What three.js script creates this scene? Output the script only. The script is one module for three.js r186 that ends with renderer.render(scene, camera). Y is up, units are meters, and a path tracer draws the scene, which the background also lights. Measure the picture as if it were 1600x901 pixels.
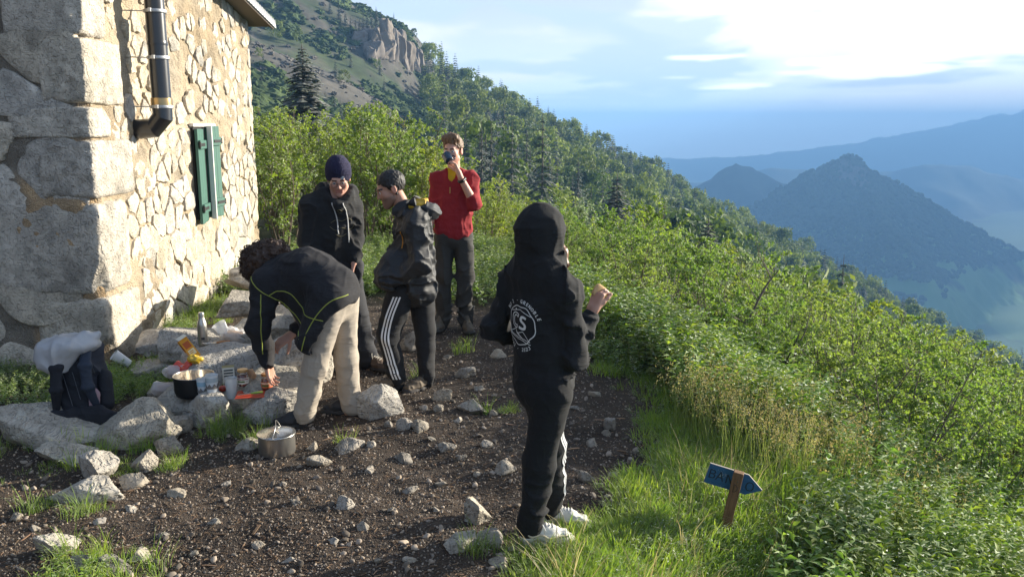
import * as THREE from 'three';
import { mergeGeometries, mergeVertices } from 'three/addons/utils/BufferGeometryUtils.js';
import { RoundedBoxGeometry } from 'three/addons/geometries/RoundedBoxGeometry.js';

// ---------- camera ----------
const scene = new THREE.Scene();
const W = 1024, H = 576;
const PITCH = 0.1867, FOC = 1323;                       // focal length in pixels of the 1600 px wide frame
const camera = new THREE.PerspectiveCamera(2 * Math.atan(450.5 / FOC) * 180 / Math.PI, W / H, 0.05, 30000);
const EYE = new THREE.Vector3(0, 2, 0);
camera.position.copy(EYE);
camera.rotation.set(-PITCH, 0, 0);
const renderer = new THREE.WebGLRenderer({ antialias: true });
renderer.setSize(W, H);
renderer.toneMapping = THREE.LinearToneMapping;
renderer.toneMappingExposure = 2.55;
renderer.shadowMap.enabled = true;

// ---------- noise ----------
function rng(seed) { let a = seed >>> 0; return () => { a = (a + 0x6D2B79F5) | 0; let t = Math.imul(a ^ (a >>> 15), 1 | a); t = (t + Math.imul(t ^ (t >>> 7), 61 | t)) ^ t; return ((t ^ (t >>> 14)) >>> 0) / 4294967296; }; }
function hash(x, y, z) { let h = Math.imul(x, 374761393) ^ Math.imul(y, 668265263) ^ Math.imul(z, 2147483647 ^ 0x5bd1e995); h = Math.imul(h ^ (h >>> 13), 1274126177); h = Math.imul(h ^ (h >>> 16), 0x85ebca6b); return ((h ^ (h >>> 15)) >>> 0) / 2147483648 - 1; }
function noise(x, y = 0, z = 0) {
  const X = Math.floor(x), Y = Math.floor(y), Z = Math.floor(z); x -= X; y -= Y; z -= Z;
  const u = x * x * (3 - 2 * x), v = y * y * (3 - 2 * y), w = z * z * (3 - 2 * z), L = (a, b, t) => a + (b - a) * t;
  return L(L(L(hash(X, Y, Z), hash(X + 1, Y, Z), u), L(hash(X, Y + 1, Z), hash(X + 1, Y + 1, Z), u), v),
    L(L(hash(X, Y, Z + 1), hash(X + 1, Y, Z + 1), u), L(hash(X, Y + 1, Z + 1), hash(X + 1, Y + 1, Z + 1), u), v), w);
}
function fbm(x, y, z, n = 4) { let s = 0, a = 0.5; for (let i = 0; i < n; i++) { s += a * noise(x, y, z); x = x * 2.03 + 7.1; y = y * 2.03 + 3.3; z = z * 2.03 + 1.7; a *= 0.5; } return s; }
const clamp = (x, a = 0, b = 1) => Math.min(b, Math.max(a, x));
const smooth = (a, b, x) => { const t = clamp((x - a) / (b - a)); return t * t * (3 - 2 * t); };
const mix = (a, b, t) => a + (b - a) * t;
const mix3 = (a, b, t) => [mix(a[0], b[0], t), mix(a[1], b[1], t), mix(a[2], b[2], t)];
const V = (x, y, z) => new THREE.Vector3(x, y, z);
function lerpTable(T, x) { if (x <= T[0][0]) return T[0][1]; for (let i = 1; i < T.length; i++) if (x <= T[i][0]) { const t = (x - T[i - 1][0]) / (T[i][0] - T[i - 1][0]); return mix(T[i - 1][1], T[i][1], t * t * (3 - 2 * t) * 0.5 + t * 0.5); } return T[T.length - 1][1]; }

// ---------- sky and sun ----------
const SUN_AZ = 65 * Math.PI / 180, SUN_EL = 15.5 * Math.PI / 180;      // to the right of straight ahead, above the horizon
const sunDir = V(Math.sin(SUN_AZ) * Math.cos(SUN_EL), Math.sin(SUN_EL), -Math.cos(SUN_AZ) * Math.cos(SUN_EL));
{
  const w = 3072, h = 1536, data = new Float32Array(w * h * 4);
  for (let j = 0; j < h; j++) {
    const el = ((j + 0.5) / h - 0.5) * Math.PI, y = Math.sin(el), c = Math.cos(el), E = el * 180 / Math.PI;
    for (let i = 0; i < w; i++) {
      const ro = ((i + 0.5) / w - 0.5) * 2 * Math.PI, x = Math.cos(ro) * c, z = Math.sin(ro) * c, o = (j * w + i) * 4;
      const cs = x * sunDir.x + y * sunDir.y + z * sunDir.z;
      const up = clamp(y);
      const t = Math.pow(1 - up, 6);
      let r = mix(0.22, 1.40, t), g = mix(0.33, 1.50, t), b = mix(0.54, 1.62, t);
      const glow = Math.pow(clamp(cs * 0.5 + 0.5), 6);
      r += 0.42 * glow; g += 0.40 * glow; b += 0.32 * glow;
      if (E > -1 && E < 60) {
        // broad altocumulus sheet, streaked along the horizon, bright where it is thin and backlit
        const sx = x / (y + 0.16), sz = z / (y + 0.16);
        const wob = fbm(x * 5, E * 0.25, z * 5, 3);
        const lay = fbm(sx * 1.6 + 4, E * 0.5 + wob * 1.2, sz * 1.6 + 2, 5);
        const big = fbm(sx * 0.55 + 9.3, E * 0.11, sz * 0.55 + 2.2, 3);
        const sunny = smooth(0.45, 0.85, cs);
        const white = smooth(-0.10, 0.22, lay * 0.8 + big + 0.36 * sunny + 0.02) * smooth(3.0, 5.4, E + lay * 4.0) * (1 - smooth(22, 45, E));
        const lit = 1.25 + 0.55 * sunny;
        r = mix(r, lit * 1.02, white * 0.8); g = mix(g, lit, white * 0.8); b = mix(b, lit * 0.98, white * 0.8);
        // darker slate streaks
        const st = fbm(x * 7 + 1.7, E * 0.85 + wob * 1.6, z * 7 + 4.1, 5);
        const dark = smooth(-0.04, 0.2, st + 0.14 * Math.exp(-Math.pow((E - 3.7) / 1.3, 2)) - 0.04) * smooth(1.0, 2.6, E) * (1 - smooth(9, 16, E)) * 0.75;
        r = mix(r, 0.74, dark); g = mix(g, 0.90, dark); b = mix(b, 1.12, dark);
        // thin bright streaks under the sheet
        const br = smooth(0.2, 0.38, fbm(x * 6 + 7.7, E * 1.9 + wob, z * 6 + 0.6, 4)) * smooth(1.8, 2.6, E) * (1 - smooth(4.2, 6, E));
        r = mix(r, 2.3, br * 0.75); g = mix(g, 2.25, br * 0.75); b = mix(b, 2.15, br * 0.75);
      }
      data[o] = r; data[o + 1] = g; data[o + 2] = b; data[o + 3] = 1;
    }
  }
  const sky = new THREE.DataTexture(data, w, h, THREE.RGBAFormat, THREE.FloatType);
  sky.mapping = THREE.EquirectangularReflectionMapping; sky.magFilter = THREE.LinearFilter; sky.needsUpdate = true;
  scene.background = sky; scene.environment = sky;
  scene.backgroundIntensity = scene.environmentIntensity = 0.42;
}
const sun = new THREE.DirectionalLight(new THREE.Color().setRGB(1.0, 0.92, 0.77), 5);
sun.name = 'sun_light'; sun.position.copy(sunDir).multiplyScalar(60); sun.castShadow = true; sun.shadow.radius = 1.5;
sun.shadow.mapSize.set(4096, 4096); Object.assign(sun.shadow.camera, { left: -25, right: 25, top: 25, bottom: -25, near: 1, far: 160 });
scene.add(sun, sun.target);
scene.fog = new THREE.FogExp2(new THREE.Color().setRGB(0.27, 0.56, 1.0), 0.00030);

// ---------- naming and tagging ----------
const used = new Map();
function numbered(n) { const k = used.get(n) ?? 0; used.set(n, k + 1); return k ? n + '_' + String(k).padStart(3, '0') : n; }
function tag(o, label, category, group, kind) { o.userData = {}; if (label) o.userData.label = label; if (category) o.userData.category = category; if (group) o.userData.group = group; if (kind) o.userData.kind = kind; return o; }
function thing(name, label, category, p = [0, 0, 0], turn = 0, group) { const o = new THREE.Group(); o.name = numbered(name); o.position.set(...p); o.rotation.y = turn; scene.add(o); return tag(o, label, category, group); }
function part(name, geometry, material, parent, label) { const m = new THREE.Mesh(geometry, material); m.name = name; parent.add(m); if (label) m.userData.label = label; return m; }
function single(name, geometry, material, label, category, p = [0, 0, 0], group) { const m = new THREE.Mesh(geometry, material); m.name = numbered(name); m.position.set(...p); scene.add(m); return tag(m, label, category, group); }
function struct(name, geometry, material) { const m = new THREE.Mesh(geometry, material); m.name = numbered(name); scene.add(m); m.userData.kind = 'structure'; return m; }
function copy(o, label, group) { const c = o.clone(); c.name = numbered(o.name.replace(/_\d{3}$/, '')); c.userData = { ...o.userData }; if (label) c.userData.label = label; if (group) c.userData.group = group; scene.add(c); return c; }

// ---------- material and geometry helpers ----------
const rgb = (r, g, b) => new THREE.Color().setRGB(r, g, b);
const std = (c, rough = 0.9, more = {}) => new THREE.MeshStandardMaterial({ color: Array.isArray(c) ? rgb(...c) : c, roughness: rough, ...more });
const phys = (c, rough = 0.9, more = {}) => new THREE.MeshPhysicalMaterial({ color: Array.isArray(c) ? rgb(...c) : c, roughness: rough, ...more });
function dataTex(n, f, srgb, repeat) {                       // f(u, v) returns [r, g, b] linear, 0..1 ; tiles because f gets wrapped coordinates
  const d = new Uint8Array(n * n * 4), enc = (x) => { x = clamp(x); return Math.round(255 * (srgb ? (x <= 0.0031308 ? 12.92 * x : 1.055 * Math.pow(x, 1 / 2.4) - 0.055) : x)); };
  for (let j = 0; j < n; j++) for (let i = 0; i < n; i++) { const c = f(i / n, j / n), o = (j * n + i) * 4; d[o] = enc(c[0]); d[o + 1] = enc(c[1]); d[o + 2] = enc(c[2]); d[o + 3] = 255; }
  const t = new THREE.DataTexture(d, n, n); t.wrapS = t.wrapT = THREE.RepeatWrapping; t.magFilter = THREE.LinearFilter; t.minFilter = THREE.LinearFilter;
  if (srgb) t.colorSpace = THREE.SRGBColorSpace; if (repeat) t.repeat.set(repeat, repeat); t.needsUpdate = true; return t;
}
// tiling noise: u, v in 0..1, whole number of cells per tile
function tnoise(u, v, cells, seed) { const x = u * cells, y = v * cells, X = Math.floor(x), Y = Math.floor(y), fx = x - X, fy = y - Y, s = fx * fx * (3 - 2 * fx), t = fy * fy * (3 - 2 * fy), m = (a) => ((a % cells) + cells) % cells;
  return mix(mix(hash(m(X), m(Y), seed), hash(m(X + 1), m(Y), seed), s), mix(hash(m(X), m(Y + 1), seed), hash(m(X + 1), m(Y + 1), seed), s), t); }
function tfbm(u, v, cells, seed, n = 4) { let s = 0, a = 0.5; for (let i = 0; i < n; i++) { s += a * tnoise(u, v, cells, seed + i); cells *= 2; a *= 0.5; } return s; }
function geo(pos, idx, col, uv) { const g = new THREE.BufferGeometry(); g.setAttribute('position', new THREE.Float32BufferAttribute(pos, 3)); if (col) g.setAttribute('color', new THREE.Float32BufferAttribute(col, 3)); if (uv) g.setAttribute('uv', new THREE.Float32BufferAttribute(uv, 2)); if (idx) g.setIndex(idx); g.computeVertexNormals(); return g; }
// tube through points with a radius per point
function tube(pts, rad, sides = 6, col) {
  const P = pts.map((p) => Array.isArray(p) ? V(...p) : p), n = P.length, pos = [], idx = [], cols = [], uv = [];
  let ref = V(0.31, 0.2, 0.93), run = 0;
  for (let i = 0; i < n; i++) {
    const d = P[Math.min(n - 1, i + 1)].clone().sub(P[Math.max(0, i - 1)]).normalize();
    const a = ref.clone().addScaledVector(d, -ref.dot(d)).normalize(), b = d.clone().cross(a); ref = a;
    const r = Array.isArray(rad) ? rad[i] : typeof rad === 'function' ? rad(i / (n - 1)) : rad;
    if (i) run += P[i].distanceTo(P[i - 1]);
    for (let k = 0; k < sides; k++) { const q = k / sides * 2 * Math.PI, c = Math.cos(q) * r, s = Math.sin(q) * r; pos.push(P[i].x + a.x * c + b.x * s, P[i].y + a.y * c + b.y * s, P[i].z + a.z * c + b.z * s); if (col) cols.push(...col); uv.push(k / sides, run); }
  }
  for (let i = 0; i < n - 1; i++) for (let k = 0; k < sides; k++) { const a = i * sides + k, b = i * sides + (k + 1) % sides; idx.push(a, b, a + sides, b, b + sides, a + sides); }
  for (const e of [0, n - 1]) { const c = pos.length / 3; pos.push(P[e].x, P[e].y, P[e].z); if (col) cols.push(...col); uv.push(0.5, e ? run : 0); for (let k = 0; k < sides; k++) { const a = e * sides + k, b = e * sides + (k + 1) % sides; e ? idx.push(a, b, c) : idx.push(b, a, c); } }
  return geo(pos, idx, col ? cols : null, uv);
}
function bezier(pts, n) { return new THREE.CatmullRomCurve3(pts.map((p) => Array.isArray(p) ? V(...p) : p)).getPoints(n); }
function merge(list) { return mergeGeometries(list.map((g) => { if (g.index && list.some((q) => !q.index)) g = g.toNonIndexed(); return g; }), false); }
// a turned profile: [radius, height] pairs
const lathe = (pts, seg = 32) => new THREE.LatheGeometry(pts.map(([r, y]) => new THREE.Vector2(r, y)), seg);
// the line of sight through a pixel of the 1600 x 901 photograph, only used to place things at their real distance
function ray(px, py) { const u = (px - 800) / FOC, v = (450.5 - py) / FOC, c = Math.cos(PITCH), s = Math.sin(PITCH); return V(u, v * c - s, -v * s - c); }
function at(px, py, depth) { const d = ray(px, py); return EYE.clone().addScaledVector(d, depth / -d.z); }   // depth = distance ahead along -z
const jig = (R, s = 1) => V((R() - 0.5) * 2 * s, (R() - 0.5) * 2 * s, (R() - 0.5) * 2 * s);

// says where a thing stands in the view by the nearest landmark, so that look-alikes can be told apart
function whereabouts(px, py, marks) {
  let best = null; for (const [x, y, name] of marks) { const d = Math.hypot(px - x, py - y); if (!best || d < best.d) best = { d, dx: px - x, dy: py - y, name }; }
  const a = Math.round(Math.atan2(best.dy, best.dx) / (Math.PI / 4)), dir = ['right of', 'below right of', 'below', 'below left of', 'left of', 'above left of', 'above', 'above right of'][(a + 8) % 8];
  return (best.d < 45 ? 'close ' : best.d < 95 ? '' : 'some way ') + dir + ' ' + best.name;
}
// ================= terrain =================
// path edge (x) against distance ahead
const PATH_EDGE = [[0, 0.0], [3.4, 0.15], [3.7, 0.28], [4.3, 0.84], [5.1, 1.15], [6, 1.08], [7, 0.82], [8, 0.4], [9.5, 0.1], [12, -0.3]];
const X0 = [[18, 1], [40, -12], [100, -36], [200, -44], [300, -30], [400, -6], [500, 8], [560, 6], [700, -40], [1000, -170], [2500, -700]];
function groundY(x, z) {
  const s = -z;
  let n = 0.03 * Math.max(0, s - 4.5);
  n = Math.min(n, 0.25);
  n += 0.05 * smooth(-1.8, -3.4, x);
  const edge = lerpTable(PATH_EDGE, s) + 0.08;
  const fall = Math.max(0, x - edge); n -= 0.48 * (Math.sqrt(fall * fall + 0.09) - 0.3);
  if (x < -6) n += 0.5 * (-6 - x);
  if (s > 11) n -= 0.22 * (s - 11) * smooth(11, 16, s) * smooth(-4, 1, x);
  const r = Math.hypot(x, z);
  n += 0.035 * fbm(x * 0.9, 0, z * 0.9, 3) * 2 + 0.012 * noise(x * 5, 3, z * 5) + 0.005 * noise(x * 14, 5, z * 14);
  if (r > 16) {
    const x0 = lerpTable(X0, s);
    let f = -0.5 * (x - x0) + 9 * fbm(x / 60, 0.5, z / 60, 4) * smooth(60, 200, r) + 1.2 * fbm(x / 9, 2, z / 9, 3);
    f += 21 * smooth(-36, -60, x) * smooth(330, 430, s);
    f = Math.min(f, 105 + 0.02 * Math.min(400, f - 105)); f = Math.max(f, -400 + 6 * noise(x / 400, 0, z / 400));
    if (s < 0) f = Math.min(f, n + 0.0) ;
    return mix(n, f, smooth(16, 38, r));
  }
  return n;
}
function soilMask(x, z) {                                 // 1 on bare path, 0 in the green
  const s = -z, wob = 0.35 * fbm(x * 1.3, 1, z * 1.3, 4);
  let m = 1 - smooth(-0.12, 0.22, x - lerpTable(PATH_EDGE, s) + wob * 0.9);
  m *= 1 - smooth(8.6, 9.8, s + wob);
  return m;
}
const detailTex = dataTex(1024, (u, v) => {
  const a = tfbm(u, v, 8, 11, 5), f = tnoise(u, v, 200, 31), f2 = tnoise(u, v, 400, 33), sp = smooth(0.55, 0.9, tnoise(u, v, 130, 71) + 0.3 * f);
  const k = 0.62 + 0.32 * a + 0.16 * f + 0.1 * f2 + 0.5 * sp; return [k, k * (0.98 + 0.04 * f), k * (0.96 + 0.06 * f2)];
}, true);
const detailBump = dataTex(1024, (u, v) => { const k = 0.5 + 0.3 * tfbm(u, v, 24, 51, 5) + 0.16 * tnoise(u, v, 230, 61); return [k, k, k]; }, false);
function groundColor(x, z, y) {
  const r = Math.hypot(x, z), s = -z;
  if (r < 40) {
    const m = soilMask(x, z), n = fbm(x * 2.2, 3, z * 2.2, 4);
    const soil = mix3([0.038, 0.025, 0.016], [0.092, 0.064, 0.043], clamp(0.45 + n));
    return mix3(mix3([0.05, 0.055, 0.02], [0.085, 0.09, 0.03], clamp(0.5 + n)), soil, m);
  }
  // meadow, scree and rock on the mountainside
  const meadow = mix3([0.032, 0.056, 0.014], [0.065, 0.095, 0.022], clamp(0.5 + fbm(x / 25, 0, z / 25, 4)));
  const along = y + 0.5 * x * 0;                          // scree runs down the fall line
  const band = fbm(z / 42 + 0.25 * y / 42, y / 260, 3.3, 4) + 0.25 * fbm(x / 9, y / 9, z / 9, 3);
  const high = smooth(2, 40, y);
  const scree = smooth(-0.05, 0.10, band + 0.10 * high - 0.05) * smooth(-6, 12, y);
  const rock = mix3([0.085, 0.075, 0.064], [0.16, 0.14, 0.118], clamp(0.5 + fbm(x / 7, y / 7, z / 7, 4) * 1.4));
  let c = mix3(meadow, rock, scree * 0.9);
  const forest = smooth(0, -20, y) * smooth(150, 300, s);
  c = mix3(c, [0.035, 0.045, 0.018], forest * 0.8);
  if (y < -340) { // valley meadows and hedges
    const f = hash(Math.floor((x + 0.35 * z) / 130 + 0.2 * noise(z / 90)), Math.floor((z - 0.3 * x) / 170), 5);
    c = mix3([0.07, 0.15, 0.03], [0.13, 0.23, 0.05], 0.5 + 0.5 * f);
  }
  return c;
}
{
  // one sheet in rings about the standpoint, finest in view; split into the near ground and the mountainside
  const ang = []; for (let a = -180; a < -62; a += 4) ang.push(a); for (let a = -62; a < 62; a += 0.27) ang.push(a); for (let a = 62; a <= 180; a += 4) ang.push(a);
  const rad = [0.4]; while (rad[rad.length - 1] < 6500) rad.push(rad[rad.length - 1] * (rad[rad.length - 1] < 14 ? 1.013 : rad[rad.length - 1] < 900 ? 1.016 : 1.05));
  const split = rad.findIndex((r) => r > 15);
  for (const [name, i0, i1, mat] of [
    ['ground', 0, split, new THREE.MeshStandardMaterial({ vertexColors: true, roughness: 0.97, map: detailTex, bumpMap: detailBump, bumpScale: 0.012 })],
    ['mountainside', split, rad.length - 1, new THREE.MeshStandardMaterial({ vertexColors: true, roughness: 1, map: (() => { const t = detailTex.clone(); t.repeat.set(0.06, 0.06); t.needsUpdate = true; return t; })() })]]) {
    const pos = [], col = [], uv = [], idx = [], n = ang.length;
    for (let i = i0; i <= i1; i++) for (const a of ang) {
      const t = a * Math.PI / 180, x = Math.sin(t) * rad[i], z = -Math.cos(t) * rad[i], y = groundY(x, z);
      pos.push(x, y, z); col.push(...groundColor(x, z, y)); uv.push(x, z);
    }
    for (let i = 0; i < i1 - i0; i++) for (let k = 0; k < n - 1; k++) { const a = i * n + k; idx.push(a, a + n, a + 1, a + 1, a + n, a + n + 1); }
    const g = geo(pos, idx, col, uv);
    // the faces must look up
    if (g.attributes.normal.getY(n * 3 + 5) < 0) { const I = g.index.array; for (let k = 0; k < I.length; k += 3) { const q = I[k + 1]; I[k + 1] = I[k + 2]; I[k + 2] = q; } g.computeVertexNormals(); }
    struct(name, g, mat);
  }
}
function onGround(px, py) { const d = ray(px, py); let t = 2; for (let i = 0; i < 60; i++) { const p = EYE.clone().addScaledVector(d, t); const gap = p.y - groundY(p.x, p.z); t += gap * 1.6; if (Math.abs(gap) < 0.0005 || t > 60) break; } const p = EYE.clone().addScaledVector(d, t); p.y = groundY(p.x, p.z); return p; }

function hitFar(px, py, from = 60) { const d = ray(px, py), k = 1 / -d.z; for (let s = from; s < 620; s += 1.5) if (2 + d.y * k * s < groundY(d.x * k * s, -s)) return V(d.x * k * s, 2 + d.y * k * s, -s); const s = 470; return V(d.x * k * s, groundY(d.x * k * s, -s), -s); }
// ---------- distant mountains ----------
function ridge(name, s, table, x0, x1, nx, depth, nz, slope, rough, colour, cell) {
  // table: skyline points as pixel pairs of the photograph, turned into x and height at the distance s
  const T = table.map(([px, py]) => { const p = at(px, py, s); return [p.x, p.y]; });
  const pos = [], col = [], idx = [];
  for (let j = 0; j <= nz; j++) for (let i = 0; i <= nx; i++) {
    const x = mix(x0, x1, i / nx), q = mix(-depth, depth, j / nz), z = -s + q;      // q > 0 is the near side
    const wig = cell * 0.9 * fbm(x / cell / 2.2, 1, s / 500, 3);
    const qq = Math.abs(q + wig * smooth(0, depth, Math.abs(q)) * 2);
    const gul = fbm(x / cell, q / cell / 2.5, s / 333, 5);
    let y = lerpTable(T, x + gul * cell * 0.12 + (q > 0 ? 0.16 * q + 90 * (fbm(q / 260, 7, s / 100, 3)) * smooth(0, 300, q) : 0)) - slope * qq + rough * gul * (0.15 + smooth(0, depth * 0.5, qq)) ;
    y += rough * 0.08 * noise(x / cell * 14, q / cell * 14, 4);
    y = Math.max(y, -402);
    pos.push(x, y, z); col.push(...colour(x, y, z, q, gul));
  }
  for (let j = 0; j < nz; j++) for (let i = 0; i < nx; i++) { const a = j * (nx + 1) + i; idx.push(a, a + nx + 1, a + 1, a + 1, a + nx + 1, a + nx + 2); }
  const m = struct(name, geo(pos, idx, col), new THREE.MeshStandardMaterial({ vertexColors: true, roughness: 1 })); m.userData.grid = undefined; delete m.userData.grid; return { pos, nx, nz };
}
const woodCol = (x, y, z, q, g) => { const n = fbm(x / 25, y / 25, z / 25, 4); return mix3([0.016, 0.028, 0.013], [0.036, 0.056, 0.021], clamp(0.5 + n * 1.2)); };
const PEAK_S = 2200;
const peak = ridge('wooded_peak', PEAK_S, [[900, 470], [1000, 410], [1100, 362], [1180, 318], [1220, 290], [1265, 266], [1300, 252], [1318, 244], [1330, 243], [1342, 251], [1354, 265], [1380, 276], [1420, 296], [1460, 320], [1500, 346], [1560, 376], [1600, 396], [1800, 500], [2000, 600]], 200, 2000, 300, 800, 140, 0.52, 60,
  (x, y, z, q, g) => { const p = at(1322, 270, PEAK_S); let c = mix3(woodCol(x, y, z, q, g), [0.10, 0.088, 0.08], smooth(1.1, 0.7, Math.hypot((x - p.x) / 52, (y - p.y) / 40) + 0.5 * fbm(x / 14, y / 14, 3, 3)) * smooth(-30, 10, q));
    if (y < -215) { const f = fbm(x / 90, y / 30, z / 90, 3); c = mix3(c, [0.085, 0.165, 0.035], smooth(-0.05, 0.12, f + smooth(-215, -330, y) * 0.35)); }
    return c; }, 170);
ridge('small_wooded_peak', 3100, [[850, 420], [950, 372], [1050, 322], [1105, 283], [1135, 261], [1150, 256], [1166, 259], [1190, 270], [1215, 284], [1300, 330], [1500, 420]], -200, 1800, 160, 700, 60, 0.5, 50, woodCol, 200);
ridge('far_hills', 4600, [[600, 250], [760, 262], [900, 290], [1000, 300], [1100, 284], [1200, 262], [1300, 268], [1390, 268], [1450, 257], [1500, 257], [1560, 272], [1640, 290], [1800, 300], [2200, 330]], -900, 4200, 200, 900, 50, 0.35, 60, woodCol, 420);
ridge('snowy_range', 7000, [[300, 250], [600, 255], [760, 250], [860, 246], [900, 238], [960, 246], [1050, 246], [1150, 244], [1240, 236], [1330, 224], [1400, 212], [1440, 203], [1480, 196], [1520, 186], [1560, 177], [1580, 179], [1600, 170], [1700, 172], [1900, 176], [2400, 196]], -2400, 6200, 400, 1500, 70, 0.42, 90,
  (x, y, z, q, g) => { const sn = smooth(0.0, 0.16, fbm(x / 120, y / 60, z / 120, 4) + 0.2) * smooth(105, 165, y + 60 * g); return mix3([0.06, 0.072, 0.05], [0.8, 0.82, 0.85], sn); }, 500);

const CL = at(1322, 270, PEAK_S);
{ // the wood on the peak: crowns too many and too far to count
  const R = rng(717), blob = () => { const g = new THREE.IcosahedronGeometry(1, 1), P = g.attributes.position; for (let i = 0; i < P.count; i++) { const x = P.getX(i), y = P.getY(i), z = P.getZ(i), n = 1 + 0.35 * noise(x * 2.3 + 5, y * 2.3, z * 2.3); P.setXYZ(i, x * n, y * n * 1.2, z * n); } g.computeVertexNormals(); return g; };
  const { pos, nx, nz } = peak, list = []; for (let t = 0; t < 60000 && list.length < 13000; t++) { const i = Math.floor(R() * nx), j = Math.floor(nz * (0.42 + 0.58 * R())), k = (j * (nx + 1) + i) * 3, a = R(), p = [pos[k] + (pos[k + 3] - pos[k]) * a, mix(pos[k + 1], pos[k + 4], a), pos[k + 2] + R() * 8]; if (p[1] < -300 && fbm(p[0] / 90, p[1] / 30, p[2] / 90, 3) > -0.06) continue; if (p[1] < -330 || Math.hypot((p[0] - CL.x) / 52, (p[1] - CL.y) / 40) < 0.8 && R() < 0.75) continue; list.push(p); }
  const I = new THREE.InstancedMesh(blob(), std([1, 1, 1], 1), list.length); I.name = 'mountain_wood'; tag(I, 'hazy woodland covering the distant peak', 'forest', null, 'stuff'); const M = new THREE.Matrix4(); list.forEach(([x, y, z], i) => { const s = 2.4 + 2.6 * R(); M.makeScale(s, s, s).setPosition(x, y + s * 0.5, z); I.setMatrixAt(i, M); const c = mix3([0.014, 0.026, 0.012], [0.04, 0.062, 0.02], R()); I.setColorAt(i, rgb(...c)); }); scene.add(I);
}
{ // the bank of cloud to the right, out of view, that keeps the sun off the far side of the valley
  const g = new THREE.IcosahedronGeometry(1, 24), P = g.attributes.position; for (let i = 0; i < P.count; i++) { const x = P.getX(i), y = P.getY(i), z = P.getZ(i), n = 1 + 0.5 * fbm(x * 2.2 + 3, y * 2.2, z * 2.2, 5); P.setXYZ(i, x * n * 520, y * n * 270, z * n * 850); } g.computeVertexNormals();
  const c = single('cloud', g, std([0.9, 0.9, 0.92], 1), 'bank of cloud over the valley to the right', 'cloud', [3650, 690, -3480]); c.userData.kind = 'stuff';
}
// ================= stone and rock materials =================
const stoneMap = dataTex(1024, (u, v) => {
  const a = tfbm(u, v, 6, 3, 6), b = tfbm(u, v, 18, 13, 4), pit = smooth(0.28, 0.6, tnoise(u, v, 70, 19) * 0.6 + tnoise(u, v, 160, 23) * 0.5), li = smooth(0.12, 0.32, tfbm(u, v, 10, 47, 5));
  let k = 0.84 + 0.24 * a + 0.22 * b - 0.25 * pit; let c = [k * 1.0, k * 0.95, k * 0.87];
  return mix3(c, [k * 0.62, k * 0.60, k * 0.55], li * 0.55);
}, true);
const stoneBump = dataTex(1024, (u, v) => { const k = 0.55 + 0.55 * tfbm(u, v, 10, 5, 6) - 0.35 * smooth(0.25, 0.6, tnoise(u, v, 64, 19)) - 0.2 * smooth(0.3, 0.7, tnoise(u, v, 150, 29)); return [k, k, k]; }, false);
const mortarMap = dataTex(1024, (u, v) => { const a = tfbm(u, v, 5, 61, 5), f = tnoise(u, v, 260, 63), sp = smooth(0.4, 0.8, tnoise(u, v, 120, 65)); const k = 0.82 + 0.28 * a + 0.16 * f + 0.22 * sp; return [k, k * (0.97 - 0.05 * a), k * (0.93 - 0.12 * a)]; }, true);
const mortarBump = dataTex(1024, (u, v) => { const k = 0.5 + 0.35 * tfbm(u, v, 16, 67, 5) + 0.25 * tnoise(u, v, 140, 69) + 0.12 * tnoise(u, v, 300, 70); return [k, k, k]; }, false);
const limestone = std([0.58, 0.545, 0.49], 0.92, { map: stoneMap, bumpMap: stoneBump, bumpScale: 0.02, vertexColors: true });
const mortar = std([0.45, 0.375, 0.275], 0.97, { map: mortarMap, bumpMap: mortarBump, bumpScale: 0.018, vertexColors: true });

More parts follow.
